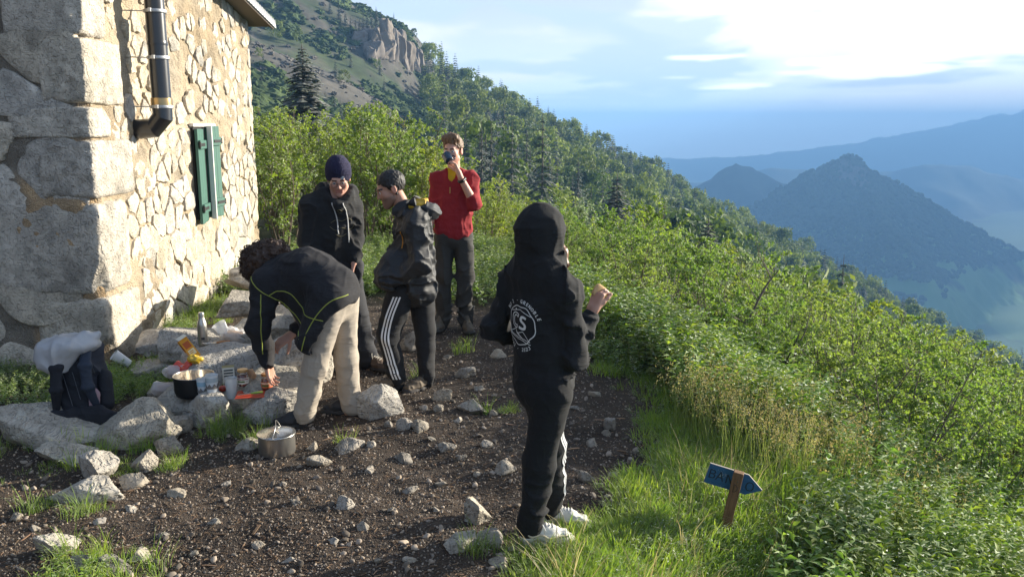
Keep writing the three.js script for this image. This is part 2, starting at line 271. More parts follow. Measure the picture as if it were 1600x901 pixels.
// an angular block of stone: a subdivided box, rounded, cut by random planes and roughened; uv in metres
function boulder(w, h, d, seed, { n = 10, k = 5, cuts = 7, cut = 0.82, rough = 0.05, tint = 0.12, flat = 0 } = {}) {
  const R = rng(seed), g = new THREE.BoxGeometry(2, 2, 2, n, n, n), P = g.attributes.position, planes = [];
  for (let i = 0; i < cuts; i++) { const a = V(R() * 2 - 1, (R() * 2 - 1) * (flat ? 0.5 : 1), R() * 2 - 1).normalize(); planes.push([a, cut * (0.72 + 0.5 * R())]); }
  const q = V(), col = [], uv = [], N = g.attributes.normal, off = R() * 50, tone = 1 + (R() - 0.5) * tint * 2, warm = (R() - 0.5) * tint;
  for (let i = 0; i < P.count; i++) {
    q.fromBufferAttribute(P, i); const L = Math.pow(Math.abs(q.x) ** k + Math.abs(q.y) ** k + Math.abs(q.z) ** k, 1 / k); q.divideScalar(L);
    for (const [a, e] of planes) { const o = q.dot(a) - e; if (o > 0) q.addScaledVector(a, -o * 0.985); }
    const s = 1 + rough * (0.9 * fbm(q.x * 1.7 + off, q.y * 1.7, q.z * 1.7, 5) + 0.45 * noise(q.x * 5 + off, q.y * 5, q.z * 5) + 0.3 * noise(q.x * 11 + off, q.y * 11, q.z * 11));
    P.setXYZ(i, q.x * w / 2 * s, q.y * h / 2 * s, q.z * d / 2 * s);
    const nx = Math.abs(N.getX(i)), ny = Math.abs(N.getY(i)); const X = P.getX(i), Y = P.getY(i), Z = P.getZ(i);
    uv.push(...(nx > 0.5 ? [Z + off, Y] : ny > 0.5 ? [X + off, Z] : [X + off, Y]));
    const t = tone * (1 + 0.22 * fbm(q.x * 2 + off, q.y * 2, q.z * 2 + 9, 4)); col.push(t * (1 + warm * 0.4), t, t * (1 - warm));
  }
  g.setAttribute('color', new THREE.Float32BufferAttribute(col, 3)); g.setAttribute('uv', new THREE.Float32BufferAttribute(uv, 2));
  // shared normals over the edges of the box faces
  const key = new Map(), acc = []; g.computeVertexNormals();
  for (let i = 0; i < P.count; i++) { const s = P.getX(i).toFixed(4) + P.getY(i).toFixed(4) + P.getZ(i).toFixed(4); if (!key.has(s)) { key.set(s, acc.length); acc.push(V()); } acc[key.get(s)].add(V().fromBufferAttribute(N, i)); }
  for (let i = 0; i < P.count; i++) { const s = P.getX(i).toFixed(4) + P.getY(i).toFixed(4) + P.getZ(i).toFixed(4), a = acc[key.get(s)]; N.setXYZ(i, ...a.clone().normalize().toArray()); }
  return g;
}

// ================= the hut =================
const WX = -3.3, WZ = -6.7, WEND = -11.0;               // plane of the sunlit wall, of the shaded wall, far end
const roofY = (z) => 3.27 + 0.16 * (z + 11.2);          // lower face of the roof sheet, falling away from the viewer
const hut = thing('stone_hut', 'old limestone rubble hut with green shutters and a black flue pipe', 'hut', [WX, 0, WZ]);
const HX = (x) => x - WX, HZ = (z) => z - WZ;           // into the hut's own axes
{
  // side wall (faces +x): a roughened sheet of mortar over a solid core
  const sheet = (nu, nv, f, flip) => { const pos = [], uv = [], col = [], idx = []; for (let j = 0; j <= nv; j++) for (let i = 0; i <= nu; i++) { const [p, t, c] = f(i / nu, j / nv); pos.push(...p); uv.push(...t); col.push(...c); } for (let j = 0; j < nv; j++) for (let i = 0; i < nu; i++) { const a = j * (nu + 1) + i, b = a + 1, c = a + nu + 1; flip ? idx.push(a, c, b, b, c, c + 1) : idx.push(a, b, c, b, c + 1, c); } return geo(pos, idx, col, uv); };
  const bumpy = (a, b, s) => 0.016 * fbm(a * 1.6, b * 1.6, s, 3) * 2 + 0.034 * fbm(a * 10, b * 10, s + 5, 4);
  const mortarTone = (a, b, s) => { const n = fbm(a * 1.1, b * 1.1, s, 4), k = 1 + 0.5 * n; return [k, k * (1 + 0.08 * n), k * (1 + 0.22 * n)]; };
  const side = part('wall', sheet(270, 210, (a, b) => { const z = mix(WZ, WEND, a), y = mix(-0.3, roofY(z), b); return [[bumpy(z, y, 1) - 0.008 - 0.06 * (1 - smooth(0, 0.025, a)), y, HZ(z)], [z, y], mortarTone(z, y, 3)]; }), mortar, hut, 'sunlit side wall of pale stones in tan mortar');
  const grime = std([0.40, 0.36, 0.30], 0.97, { map: mortarMap, bumpMap: mortarBump, bumpScale: 0.02, vertexColors: true });
  const front = part('wall', sheet(90, 90, (a, b) => { const x = mix(-7.2, WX, a), y = mix(-0.3, roofY(WZ), b), n = fbm(x * 1.7, y * 1.7, 8, 4), wet = smooth(0.0, 0.22, n + 0.15 * noise(x * 1.2, y * 0.9, 3)); const c = mix3([1.25, 1.0, 0.72], [0.62, 0.62, 0.62], wet); return [[HX(x), y, bumpy(x, y, 12) * 1.4 + 0.008 - 0.06 * smooth(0.98, 1, a)], [x, y], c]; }), grime, hut, 'shaded end wall of large blocks and stained mortar');
  // solid core, back and far end
  const core = new THREE.Shape([[-3.86, -0.4], [-0.05, -0.4], [-0.05, 3.2], [-3.86, 3.2]].map(([x, y]) => new THREE.Vector2(x, y)));
  const cg = new THREE.BoxGeometry(3.82, 3.5, 4.2); cg.translate(-1.96, 1.5, -2.16); void core;
  cg.setAttribute('color', new THREE.Float32BufferAttribute(new Array(cg.attributes.position.count * 3).fill(1), 3));
  part('wall', cg, mortar, hut);
  // quoins: big corner blocks, [y0, y1, length along the side wall, length along the end wall]
  const Q = [[2.70, 3.45, 0.40, 0.62], [2.19, 2.69, 0.66, 0.34], [1.93, 2.165, 0.34, 0.62], [1.455, 1.91, 0.70, 0.42], [0.68, 1.425, 0.52, 0.98], [0.0, 0.655, 0.62, 0.56]];
  Q.forEach(([y0, y1, ls, lf], i) => {
    const g = boulder(lf + 0.03, y1 - y0, ls + 0.03, 100 + i * 7, { n: 28, k: 14, cuts: 8, cut: 1.42, rough: 0.04, tint: 0.06 });
    g.translate(-lf / 2 + 0.022, (y0 + y1) / 2, -ls / 2 + 0.022); part('corner_stone', g, limestone, side);
  });
  // flat-faced rubble: shrunken cells of a Voronoi diagram
  const cellStones = (seeds, box, keepOut, shrink, place, parent, seed, proud) => {
    const R = rng(seed);
    seeds.forEach((s, si) => {
      let poly = [[box[0], box[1]], [box[2], box[1]], [box[2], box[3]], [box[0], box[3]]];
      for (const o of seeds) { if (o === s) continue; const dx = o[0] - s[0], dy = o[1] - s[1]; if (dx * dx + dy * dy > 1.6) continue; const mx = (s[0] + o[0]) / 2, my = (s[1] + o[1]) / 2, q = [];
        for (let i = 0; i < poly.length; i++) { const a = poly[i], b = poly[(i + 1) % poly.length], da = (a[0] - mx) * dx + (a[1] - my) * dy, db = (b[0] - mx) * dx + (b[1] - my) * dy; if (da <= 0) q.push(a); if ((da < 0) !== (db < 0)) { const t = da / (da - db); q.push([a[0] + (b[0] - a[0]) * t, a[1] + (b[1] - a[1]) * t]); } }
        poly = q; if (!poly.length) break; }
      if (poly.length < 3 || keepOut(s[0], s[1])) return;
      const k = shrink(s[0], s[1], R); if (k <= 0) return;
      const cx = poly.reduce((a, p) => a + p[0], 0) / poly.length, cy = poly.reduce((a, p) => a + p[1], 0) / poly.length, M = 34, ring = [];
      for (let m = 0; m < M; m++) { const t = m / M * 2 * Math.PI, dx = Math.cos(t), dy = Math.sin(t); let r = 9; for (let i = 0; i < poly.length; i++) { const a = poly[i], b = poly[(i + 1) % poly.length], ex = b[0] - a[0], ey = b[1] - a[1], den = dx * ey - dy * ex; if (Math.abs(den) < 1e-9) continue; const h = ((a[0] - cx) * ey - (a[1] - cy) * ex) / den; if (h > 0) r = Math.min(r, h); }
        r *= k * (1 + 0.30 * fbm(cx * 9 + dx * 1.9, cy * 9 + dy * 1.9, 4, 4)); ring.push([dx * Math.min(r, 0.36), dy * Math.min(r, 0.36)]); }
      const H = proud * (0.6 + 0.8 * R()), pos = [], uv = [], col = [], idx = [], off = R() * 40, tone = 0.94 + 0.2 * R(), warm = (R() - 0.35) * 0.16, tx = (R() - 0.5) * 0.10, ty = (R() - 0.5) * 0.12;
      [[1.015, -0.03], [1.0, 0.3], [0.95, 0.8], [0.6, 1], [0, 1]].forEach(([f, e], ri) => { for (let m = 0; m < (f ? M : 1); m++) { const a = ring[m][0] * f, b = ring[m][1] * f, n = fbm((cx + a) * 13, (cy + b) * 13, si, 4); const d = (ri ? e * H : -0.02) + (ri > 0 ? n * 0.016 + a * tx + b * ty : 0); pos.push(...place(cx + a, cy + b, d)); uv.push(cx + a + off, cy + b); const t = tone * (1 + 0.3 * n); col.push(t * (1 + warm * 0.5), t, t * (1 - warm)); } });
      for (let r = 0; r < 3; r++) for (let m = 0; m < M; m++) { const a = r * M + m, b = r * M + (m + 1) % M; idx.push(a, b, a + M, b, b + M, a + M); }
      for (let m = 0; m < M; m++) idx.push(3 * M + m, 3 * M + (m + 1) % M, 4 * M);
      part('stone', geo(pos, idx, col, uv), limestone, parent);
    });
  };
  // side wall seeds: (distance along the wall, height); smaller and sparser higher up and toward the far end
  const R = rng(77), S = [];
  for (let tries = 0; tries < 9000 && S.length < 330; tries++) {
    const a = R() * 4.25 + 0.05, y = R() * 3.45 - 0.1, m = mix(0.25, 0.15, smooth(0.1, 1.7, y)) * (0.55 + 0.8 * R());
    if (S.every((q) => Math.hypot(q[0] - a, (q[1] - y) * 0.85) > m)) S.push([a, y]);
  }
  const wz = (z) => WZ - z;
  const inQuoin = (a, y) => Q.some(([y0, y1, ls]) => y > y0 - 0.05 && y < y1 + 0.05 && a < ls + 0.06);
  cellStones(S, [0, -0.15, 4.28, 3.5], (a, y) => inQuoin(a, y) || (a > 2.02 && a < 3.0 && y > 0.98 && y < 2.1) || y > roofY(wz(a)) - 0.06,
    (a, y, r) => { const bare = smooth(1.0, 2.4, y) * 0.33 + 0.22 * smooth(-0.1, 0.25, fbm(a * 0.9, y * 0.9, 40, 3)); if (r() < bare * 0.8) return 0; return 1.02 - 0.16 * smooth(0.6, 2.2, y) - 0.12 * r(); },
    (a, y, d) => [d, y, -a], side, 501, 0.010);
  // end wall seeds: only the strip beside the corner is near, larger blocks
  const F = [[-0.95, 1.68], [-0.56, 1.72], [-0.72, 1.60], [-0.72, 1.83], [-1.0, 0.42], [-0.85, 2.42], [-0.55, 2.92], [-0.98, 2.95], [-0.62, 2.32], [-0.48, 2.56], [-1.35, 1.1], [-1.4, 1.7], [-1.4, 2.4], [-1.5, 0.4], [-0.8, 0.08], [-1.9, 0.9], [-1.9, 1.9], [-1.95, 2.8], [-2.4, 0.4], [-2.5, 1.4], [-2.5, 2.3], [-3.1, 0.8], [-3.1, 1.9], [-3.2, 2.8], [-0.7, 0.52], [-1.15, 1.42]];
  cellStones(F, [-3.8, -0.1, 0, 3.4], (x, y) => Q.some(([y0, y1, , lf]) => y > y0 - 0.02 && y < y1 + 0.02 && x > -lf - 0.04), (x, y, r) => 0.97 - 0.1 * r(), (x, y, d) => [x, y, d], front, 601, 0.035);

  // roof: ribbed metal on boards, with a pale flashing along the near edge
  const tin = std([0.42, 0.43, 0.45], 0.5, { metalness: 0.6 }), board = std([0.12, 0.10, 0.085], 0.9);
  const roof = (() => { const pos = [], idx = [], nx = 260, nz = 6; for (let s = 0; s < 2; s++) for (let j = 0; j <= nz; j++) for (let i = 0; i <= nx; i++) { const x = mix(-7.5, -3.02, i / nx), z = mix(-6.3, -11.2, j / nz); pos.push(HX(x), roofY(z) + 0.045 + (s ? 0 : 0.012) + 0.012 * Math.sin(x * 2 * Math.PI / 0.076), HZ(z)); }
    const n = (nx + 1) * (nz + 1); for (let s = 0; s < 2; s++) for (let j = 0; j < nz; j++) for (let i = 0; i < nx; i++) { const a = s * n + j * (nx + 1) + i, b = a + nx + 1; s ? idx.push(a, a + 1, b, a + 1, b + 1, b) : idx.push(a, b, a + 1, a + 1, b, b + 1); } return geo(pos, idx); })();
  const rf = part('roof', roof, tin, hut, 'ribbed metal roof edge above the wall');
  const deck = (x0, x1, y0, y1, mat, name, par) => { const g = new THREE.BoxGeometry(x1 - x0, y1 - y0, 4.9, 1, 1, 12), P = g.attributes.position; g.translate((x0 + x1) / 2 - WX, (y0 + y1) / 2, 0); for (let i = 0; i < P.count; i++) { const z = P.getZ(i) - 8.75; P.setY(i, P.getY(i) + roofY(z)); P.setZ(i, HZ(z)); } g.computeVertexNormals(); return part(name, g, mat, par); };
  deck(-7.5, -3.06, 0.0, 0.03, board, 'roof_board', rf);
  deck(-3.058, -3.034, -0.03, 0.055, board, 'verge_board', rf);
  { // flashing: a folded strip with small ribs
    const pos = [], idx = [], n = 420; for (let i = 0; i <= n; i++) { const z = mix(-6.28, -11.22, i / n), y = roofY(z), r = 0.004 * Math.sign(Math.sin(z * 2 * Math.PI / 0.09)); pos.push(HX(-3.2), y + 0.105, HZ(z), HX(-3.02) + r, y + 0.085, HZ(z), HX(-3.012) + r, y - 0.012, HZ(z), HX(-3.028) + r, y - 0.014, HZ(z)); }
    for (let i = 0; i < n; i++) for (let k = 0; k < 3; k++) { const a = i * 4 + k, b = a + 4; idx.push(a, b, a + 1, a + 1, b, b + 1); }
    part('flashing', geo(pos, idx), std([0.27, 0.28, 0.29], 0.6, { metalness: 0.3 }), rf);
  }
  // shutters: two leaves of upright boards, slightly ajar
  const greenMap = dataTex(256, (u, v) => { const a = tfbm(u, v, 6, 5, 4), s = tnoise(u * 1, v, 40, 9), w = smooth(0.28, 0.5, tfbm(u, v, 12, 17, 4)); const k = 0.9 + 0.25 * a + 0.1 * s; return mix3([k, k, k], [1.0, 0.95, 0.85], w * 0.4); }, true);
  const green = std([0.042, 0.125, 0.095], 0.65, { map: greenMap }), iron = std([0.03, 0.03, 0.03], 0.6, { metalness: 0.5 }), pale = std([0.62, 0.60, 0.56], 0.7);
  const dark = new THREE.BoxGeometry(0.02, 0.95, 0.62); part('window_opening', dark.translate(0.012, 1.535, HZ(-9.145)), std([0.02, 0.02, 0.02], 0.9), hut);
  const frameG = merge([new THREE.BoxGeometry(0.04, 0.03, 0.66).translate(0.02, 2.035, HZ(-9.14)), new THREE.BoxGeometry(0.05, 0.99, 0.022).translate(0.085, 1.535, HZ(-9.14))]);
  part('window_frame', frameG, pale, hut);
  for (const [zh, dir, ajar, drop] of [[-8.81, -1, 0.14, -0.03], [-9.47, 1, 0.08, 0.0]]) {
    const leaf = new THREE.Group(); leaf.name = 'shutter'; hut.add(leaf); leaf.position.set(0.06, 1.535 + drop, HZ(zh)); leaf.rotation.y = dir * ajar * -1;
    for (let b = 0; b < 3; b++) part('board', new RoundedBoxGeometry(0.03, 0.98 - 0.006 * b, 0.1, 2, 0.004).translate(0.0, 0.003 * b, dir * (0.052 + b * 0.103)), green, leaf);
    for (const y of [-0.33, 0.33]) { part('batten', new RoundedBoxGeometry(0.024, 0.09, 0.29, 2, 0.004).translate(0.0275, y, dir * 0.157), green, leaf); part('hinge', merge([new THREE.BoxGeometry(0.006, 0.03, 0.2).translate(0.043, y, dir * 0.1), new THREE.CylinderGeometry(0.012, 0.012, 0.06, 10).translate(0.035, y, 0)]), iron, leaf); }
  }
  // flue pipe with a mitred elbow into the wall, clamps on rods and a heat-tinted collar
  const px = -3.06, pz = -7.56, r = 0.082, black = phys([0.012, 0.012, 0.014], 0.28, { clearcoat: 0.4, clearcoatRoughness: 0.25 }), steel = std([0.42, 0.42, 0.42], 0.5, { metalness: 0.9 });
  const flue = part('flue_pipe', lathe([[r, 2.17], [r, 2.70], [r + 0.004, 2.705], [r + 0.004, 2.735], [r, 2.74], [r, 4.7], [r - 0.01, 4.7]], 40).translate(HX(px), 0, HZ(pz)), black, hut, 'glossy black flue pipe on the sunlit wall');
  { const ring = (c, d, rr) => { const a = V(0, 0, 1), b = V().crossVectors(d, a).normalize(), o = []; for (let k = 0; k < 40; k++) { const t = k / 40 * 2 * Math.PI; o.push(c.clone().addScaledVector(a, Math.cos(t) * rr).addScaledVector(b, Math.sin(t) * rr)); } return o; };
    const O = V(HX(px), 0, HZ(pz)), c = (x, y) => V(O.x + x, y, O.z), rings = [ring(c(0, 2.19), V(0, -1, 0), r + 0.003), ring(c(0, 2.10), V(-0.38, -0.92, 0).normalize(), r * 1.06), ring(c(-0.085, 2.005), V(-0.92, -0.38, 0).normalize(), r * 1.06), ring(c(-0.2, 1.995), V(-1, 0, 0), r + 0.003), ring(c(-0.3, 1.995), V(-1, 0, 0), r + 0.003)];
    const pos = [], idx = []; for (let i = 0; i < rings.length - 1; i++) for (let k = 0; k < 40; k++) { const A = rings[i][k], B = rings[i][(k + 1) % 40], C = rings[i + 1][k], D = rings[i + 1][(k + 1) % 40], b = pos.length / 3; pos.push(...A.toArray(), ...B.toArray(), ...C.toArray(), ...D.toArray()); idx.push(b, b + 2, b + 1, b + 1, b + 2, b + 3); }
    let g = geo(pos, idx); part('elbow', g, black, flue); }
  part('collar', lathe([[r + 0.004, 2.175], [r + 0.008, 2.18], [r + 0.008, 2.255], [r + 0.004, 2.26]], 40).translate(HX(px), 0, HZ(pz)), std([0.42, 0.29, 0.14], 0.3, { metalness: 0.9 }), flue, 'heat-tinted bronze collar');
  for (const y of [2.185, 2.60, 2.985]) part('clamp', merge([lathe([[r + 0.006, y - 0.014], [r + 0.013, y - 0.012], [r + 0.013, y + 0.012], [r + 0.006, y + 0.014]], 40).translate(HX(px), 0, HZ(pz)), tube([[HX(px) - r, y, HZ(pz) + 0.03], [-0.02, y + 0.005, HZ(pz) + 0.03]], 0.005, 8), new THREE.BoxGeometry(0.02, 0.03, 0.035).translate(HX(px), y, HZ(pz) + r + 0.02)]), steel, flue);
  // rusty iron tie hanging on the shaded wall
  part('iron_hook', tube(bezier([[-0.74, 3.2, 0.06], [-0.735, 2.9, 0.055], [-0.72, 2.74, 0.06], [-0.69, 2.70, 0.05]], 14), 0.014, 8), std([0.045, 0.032, 0.026], 0.85, { metalness: 0.3 }), hut);
}

{ // the pale rock outcrop on the skyline
  const RB = rng(44), blocks = []; for (const [px, py, w, h] of [[578, 68, 12, 12], [592, 60, 13, 17], [605, 58, 11, 19], [617, 66, 10, 19], [628, 78, 10, 18], [640, 86, 10, 16], [652, 94, 11, 14], [668, 102, 11, 12], [684, 113, 10, 10], [700, 124, 9, 8], [566, 50, 9, 8]]) for (let k = 0; k < 3; k++) blocks.push([px + (RB() - 0.5) * 16, py + (RB() - 0.3) * 14, w * (0.5 + 0.5 * RB()), h * (0.55 + 0.55 * RB())]);
  const col = std([0.17, 0.142, 0.115], 0.95, { vertexColors: true });
  const gs = blocks.map(([px, py, w, h], i) => { const p = hitFar(px, py + 14, 200), g = boulder(w, h * 1.5, w, 4000 + i * 9, { n: 14, k: 6, cuts: 10, cut: 0.85, rough: 0.16, tint: 0.1 }); g.rotateY(i); g.translate(p.x, p.y - h * 0.12, p.z); return g; });
  struct('cliff', merge(gs), col);
}
// ================= rocks, gravel and wood chips =================
const rockMat = std([0.50, 0.475, 0.435], 0.93, { map: stoneMap, bumpMap: stoneBump, bumpScale: 0.03, vertexColors: true });
const smallRock = rockMat.clone(); smallRock.color.setRGB(0.37, 0.34, 0.30);
const rockMeshes = [];
let rockSeed = 900;
// a rock seen at a pixel: base of its visible front edge, width and height in pixels
function rockAt(name, label, px, py, w, h, o = {}) {
  const mat = w < 50 ? smallRock : rockMat, p = onGround(px, py), k = Math.hypot(p.x, p.z) * 1.02 / FOC, wm = w * k * 1.08, hm = h * k * (o.tall ?? 1.0), dm = (o.deep ?? 0.8) * wm;
  const g = boulder(wm, hm * 1.5, dm, rockSeed += 13, { n: o.n ?? (w > 50 ? 22 : 14), k: o.k ?? 6, cuts: o.cuts ?? 16, cut: o.cut ?? 0.84, rough: o.rough ?? 0.06, tint: 0.1 });
  const m = single(name, g, mat, label, 'rock', [p.x, p.y + hm * (w < 50 ? 0.06 : 0.17) + (o.lift ?? 0), p.z - dm * 0.42], o.group); m.rotation.set(o.rx ?? 0, o.turn ?? 0, o.rz ?? 0); rockMeshes.push(m); return m;
}
const BIG = [
  ['wide pale limestone slab under the left side of the backpack', 55, 700, 150, 60, { deep: 0.7 }],
  ['broad pale boulder right of the backpack hanging straps', 205, 700, 120, 68, { deep: 0.8 }],
  ['flat grey stone in the grass just below the backpack', 98, 728, 82, 28, {}],
  ['pointed angular rock in front of the flat stone below the backpack', 141, 752, 70, 46, { cut: 0.7 }],
  ['long flat pale rock with moss on the dirt at far left', 124, 788, 98, 30, { deep: 0.5 }],
  ['small squarish stone right of the pointed rock', 201, 766, 44, 24, {}],
  ['two-lobed stone below the boulder right of the backpack', 218, 737, 44, 36, { cut: 0.7 }],
  ['narrow upright stone between the backpack boulder and the picnic block', 256, 712, 44, 36, {}],
  ['rounded stone resting on top of the narrow upright stone', 266, 682, 46, 26, { lift: 0.02 }],
  ['large rounded front block of the picnic pile, on the left', 318, 672, 80, 56, { deep: 0.9 }],
  ['pale front block of the picnic pile beside the tan trousers', 412, 664, 100, 54, { deep: 0.8, cut: 0.74 }],
  ['small flat stone left of the steel pot on the ground', 384, 704, 34, 20, {}],
  ['large angular boulder with dark cracks behind the tan trousers', 584, 662, 88, 84, { cut: 0.68, k: 3.6, deep: 0.9, tall: 1.05 }],
  ['upright pale rock behind the striped track pants', 640, 550, 36, 38, { cut: 0.72 }],
  ['low stone between the black cooking pot and the backpack boulder', 262, 624, 60, 28, {}],
  ['peaked limestone rock on the path left of the white sneakers', 742, 822, 60, 46, { cut: 0.66, k: 3.5 }],
  ['low broken stone below the peaked path rock', 716, 862, 52, 30, {}],
  ['rounded grey stone right of the low broken stone', 766, 855, 44, 28, {}],
  ['wedge-shaped rock with a grass tuft right of the brown hiking boots', 736, 646, 46, 30, { cut: 0.7 }],
  ['bluish stone just right of the jacket man boots', 692, 626, 34, 22, {}],
  ['pale rock on the path between the red fleece man and the hooded woman', 726, 590, 32, 18, {}],
  ['rock half in grass at the bottom left corner, largest there', 78, 870, 56, 28, { cut: 0.7 }],
  ['rounded pale stone in the weeds at the bottom left', 122, 892, 38, 26, {}],
  ['rough pale stone at the bottom edge left of centre weeds', 166, 901, 48, 24, {}],
  ['low angular stone just behind the steel pot toward the tan trousers', 541, 708, 48, 28, { cut: 0.72 }],
  ['grey rounded rock by the grass edge right of the white sneakers', 881, 892, 28, 18, {}],
  ['upright pale stone where the path meets the green bank', 956, 672, 22, 22, {}],
];
for (const [label, ...a] of BIG) rockAt('rock', label, ...a);
// picnic table of stones: placed by hand, tops rising toward the wall
for (const [label, x, y, z, w, h, d, turn, rz, rx] of [
  ['flat slab of the picnic pile under the black cooking pot', -2.28, 0.08, -5.85, 0.62, 0.28, 0.5, 0.2, 0.02, 0.06],
  ['broad flat slab of the picnic pile under the jam jars', -1.80, 0.10, -5.82, 0.60, 0.32, 0.55, -0.2, -0.02, 0.1],
  ['tilted middle slab of the picnic pile between pot and bottle', -2.12, 0.17, -6.2, 0.68, 0.34, 0.5, 0.5, 0.04, 0.18],
  ['upper slab of the picnic pile under the steel bottle', -2.48, 0.22, -6.62, 0.72, 0.36, 0.55, -0.3, 0.02, 0.1],
  ['pale block of the picnic pile under the bread bag', -2.02, 0.28, -6.75, 0.52, 0.36, 0.5, 0.3, -0.05, 0.1],
  ['dark cracked block of the picnic pile behind the jam jars', -1.72, 0.22, -6.3, 0.42, 0.42, 0.42, 0.1, 0.06, 0.05],
  ['upright block of the picnic pile beside the reaching arm', -1.50, 0.22, -6.35, 0.22, 0.5, 0.3, 0.2, 0.05, 0],
  ['small slab in the dirt left of the bread rolls', -2.86, 0.06, -6.5, 0.42, 0.2, 0.36, 0.6, 0, 0],
  ['grey slab against the weeds below the corner of the hut', -2.95, 0.18, -6.95, 0.40, 0.22, 0.4, 0.2, 0.08, 0],
  ['long flat stone on the ledge under the wall, lower one', -2.35, 0.42, -7.55, 0.75, 0.2, 0.45, 0.15, 0.03, 0],
  ['long flat stone on the ledge under the wall, upper one', -2.45, 0.52, -8.0, 0.7, 0.18, 0.45, -0.2, 0.04, 0],
  ['squared ledge stone right of the bread bag', -1.85, 0.38, -7.2, 0.42, 0.28, 0.4, 0.4, 0, 0.05],
  ['farthest ledge stone behind the curly hair', -2.5, 0.5, -8.7, 0.8, 0.26, 0.5, 0.1, 0, 0],
  ['cream rock of the ledge beside the black sleeve', -1.62, 0.34, -6.85, 0.36, 0.36, 0.36, 0.8, 0.1, 0],
]) { const g = boulder(w, h, d, rockSeed += 13, { n: 20, k: 7, cuts: 14, cut: 0.94, rough: 0.06, tint: 0.1 }); const m = single('rock', g, rockMat, label, 'rock', [x, y + groundY(x, z) * 0.3, z]); m.rotation.set(rx, turn, rz); rockMeshes.push(m); }
// small rocks of the path that can be picked out singly
{
  const G = 'small rocks lying on the dirt path', MARKS = [[426, 700, 'the steel pot'], [584, 625, 'the cracked boulder'], [742, 800, 'the peaked path rock'], [840, 850, 'the white sneakers'], [736, 632, 'the wedge rock'], [665, 610, 'the jacket wearer\'s shoes'], [712, 518, 'the brown boots at the back'], [124, 776, 'the long flat rock'], [78, 858, 'the bottom-left rock'], [956, 660, 'the upright stone at the bank'], [500, 672, 'the tan trousers']];
  for (const [px, py, w, h] of [[683, 644, 22, 14], [777, 561, 30, 15], [487, 704, 22, 16], [498, 730, 42, 20], [540, 796, 30, 20], [400, 858, 30, 14], [566, 829, 26, 16], [626, 722, 42, 16], [656, 675, 40, 20], [634, 672, 30, 22], [700, 706, 32, 14], [211, 878, 30, 16], [270, 777, 32, 12], [925, 698, 24, 12], [918, 755, 30, 18], [790, 741, 32, 22], [986, 726, 22, 12], [948, 681, 22, 12], [782, 890, 42, 20], [605, 668, 26, 16], [575, 740, 24, 10], [460, 790, 22, 10], [330, 820, 20, 9], [520, 850, 20, 10], [640, 770, 26, 10], [690, 760, 22, 10], [760, 700, 26, 12], [770, 650, 24, 12], [655, 600, 20, 10], [750, 610, 18, 9], [720, 720, 18, 9], [580, 700, 22, 12], [610, 800, 16, 8], [440, 760, 18, 9], [350, 760, 18, 8], [250, 840, 18, 9], [20, 815, 22, 10], [50, 830, 18, 9], [300, 870, 18, 9], [450, 880, 20, 9], [640, 880, 22, 10], [590, 880, 18, 8], [900, 640, 18, 9], [930, 620, 20, 10], [880, 700, 18, 9], [960, 745, 18, 9], [850, 590, 16, 8], [700, 560, 18, 8], [660, 640, 14, 8], [715, 660, 18, 9], [675, 690, 16, 8], [745, 745, 20, 9], [680, 800, 18, 8], [200, 800, 22, 9], [150, 820, 18, 8]])
    rockAt('rock', (w < 19 ? 'tiny' : w < 27 ? 'small' : 'fist-sized') + (h / w > 0.58 ? ' lumpy' : ' flat') + ' pale rock ' + whereabouts(px, py, MARKS), px, py, w, h, { group: G, turn: (px * 7) % 6, cut: 0.72, n: 9 });
}
const rockCaster = new THREE.Raycaster();
function drop(x, z, from = 1.2) { scene.updateMatrixWorld(true); rockCaster.set(V(x, from, z), V(0, -1, 0)); const h = rockCaster.intersectObjects(rockMeshes, false); return Math.max(groundY(x, z), h.length ? h[0].point.y : -9); }
// gravel, chips and twigs: nobody could count these
function scatter(name, label, category, protos, mat, n, seed, pick, place) {
  const R = rng(seed), G = new THREE.Group(); G.name = numbered(name); scene.add(G); tag(G, label, category, null, 'stuff');
  const per = protos.map(() => []), M = new THREE.Matrix4(), Q = new THREE.Quaternion(), E = new THREE.Euler();
  let got = 0; for (let t = 0; t < n * 12 && got < n; t++) { const p = pick(R); if (!p) continue; const e = place(p, R); E.set(...e.rot); Q.setFromEuler(E); M.compose(V(...e.pos), Q, V(...e.scale)); per[Math.floor(R() * protos.length)].push([M.clone(), e.col]); got++; }
  protos.forEach((g, i) => { if (!per[i].length) return; const I = new THREE.InstancedMesh(g, mat, per[i].length); I.name = name + '_mass'; I.userData.kind = 'stuff'; per[i].forEach(([m, c], k) => { I.setMatrixAt(k, m); if (c) I.setColorAt(k, c); }); G.add(I); });
  return G;
}
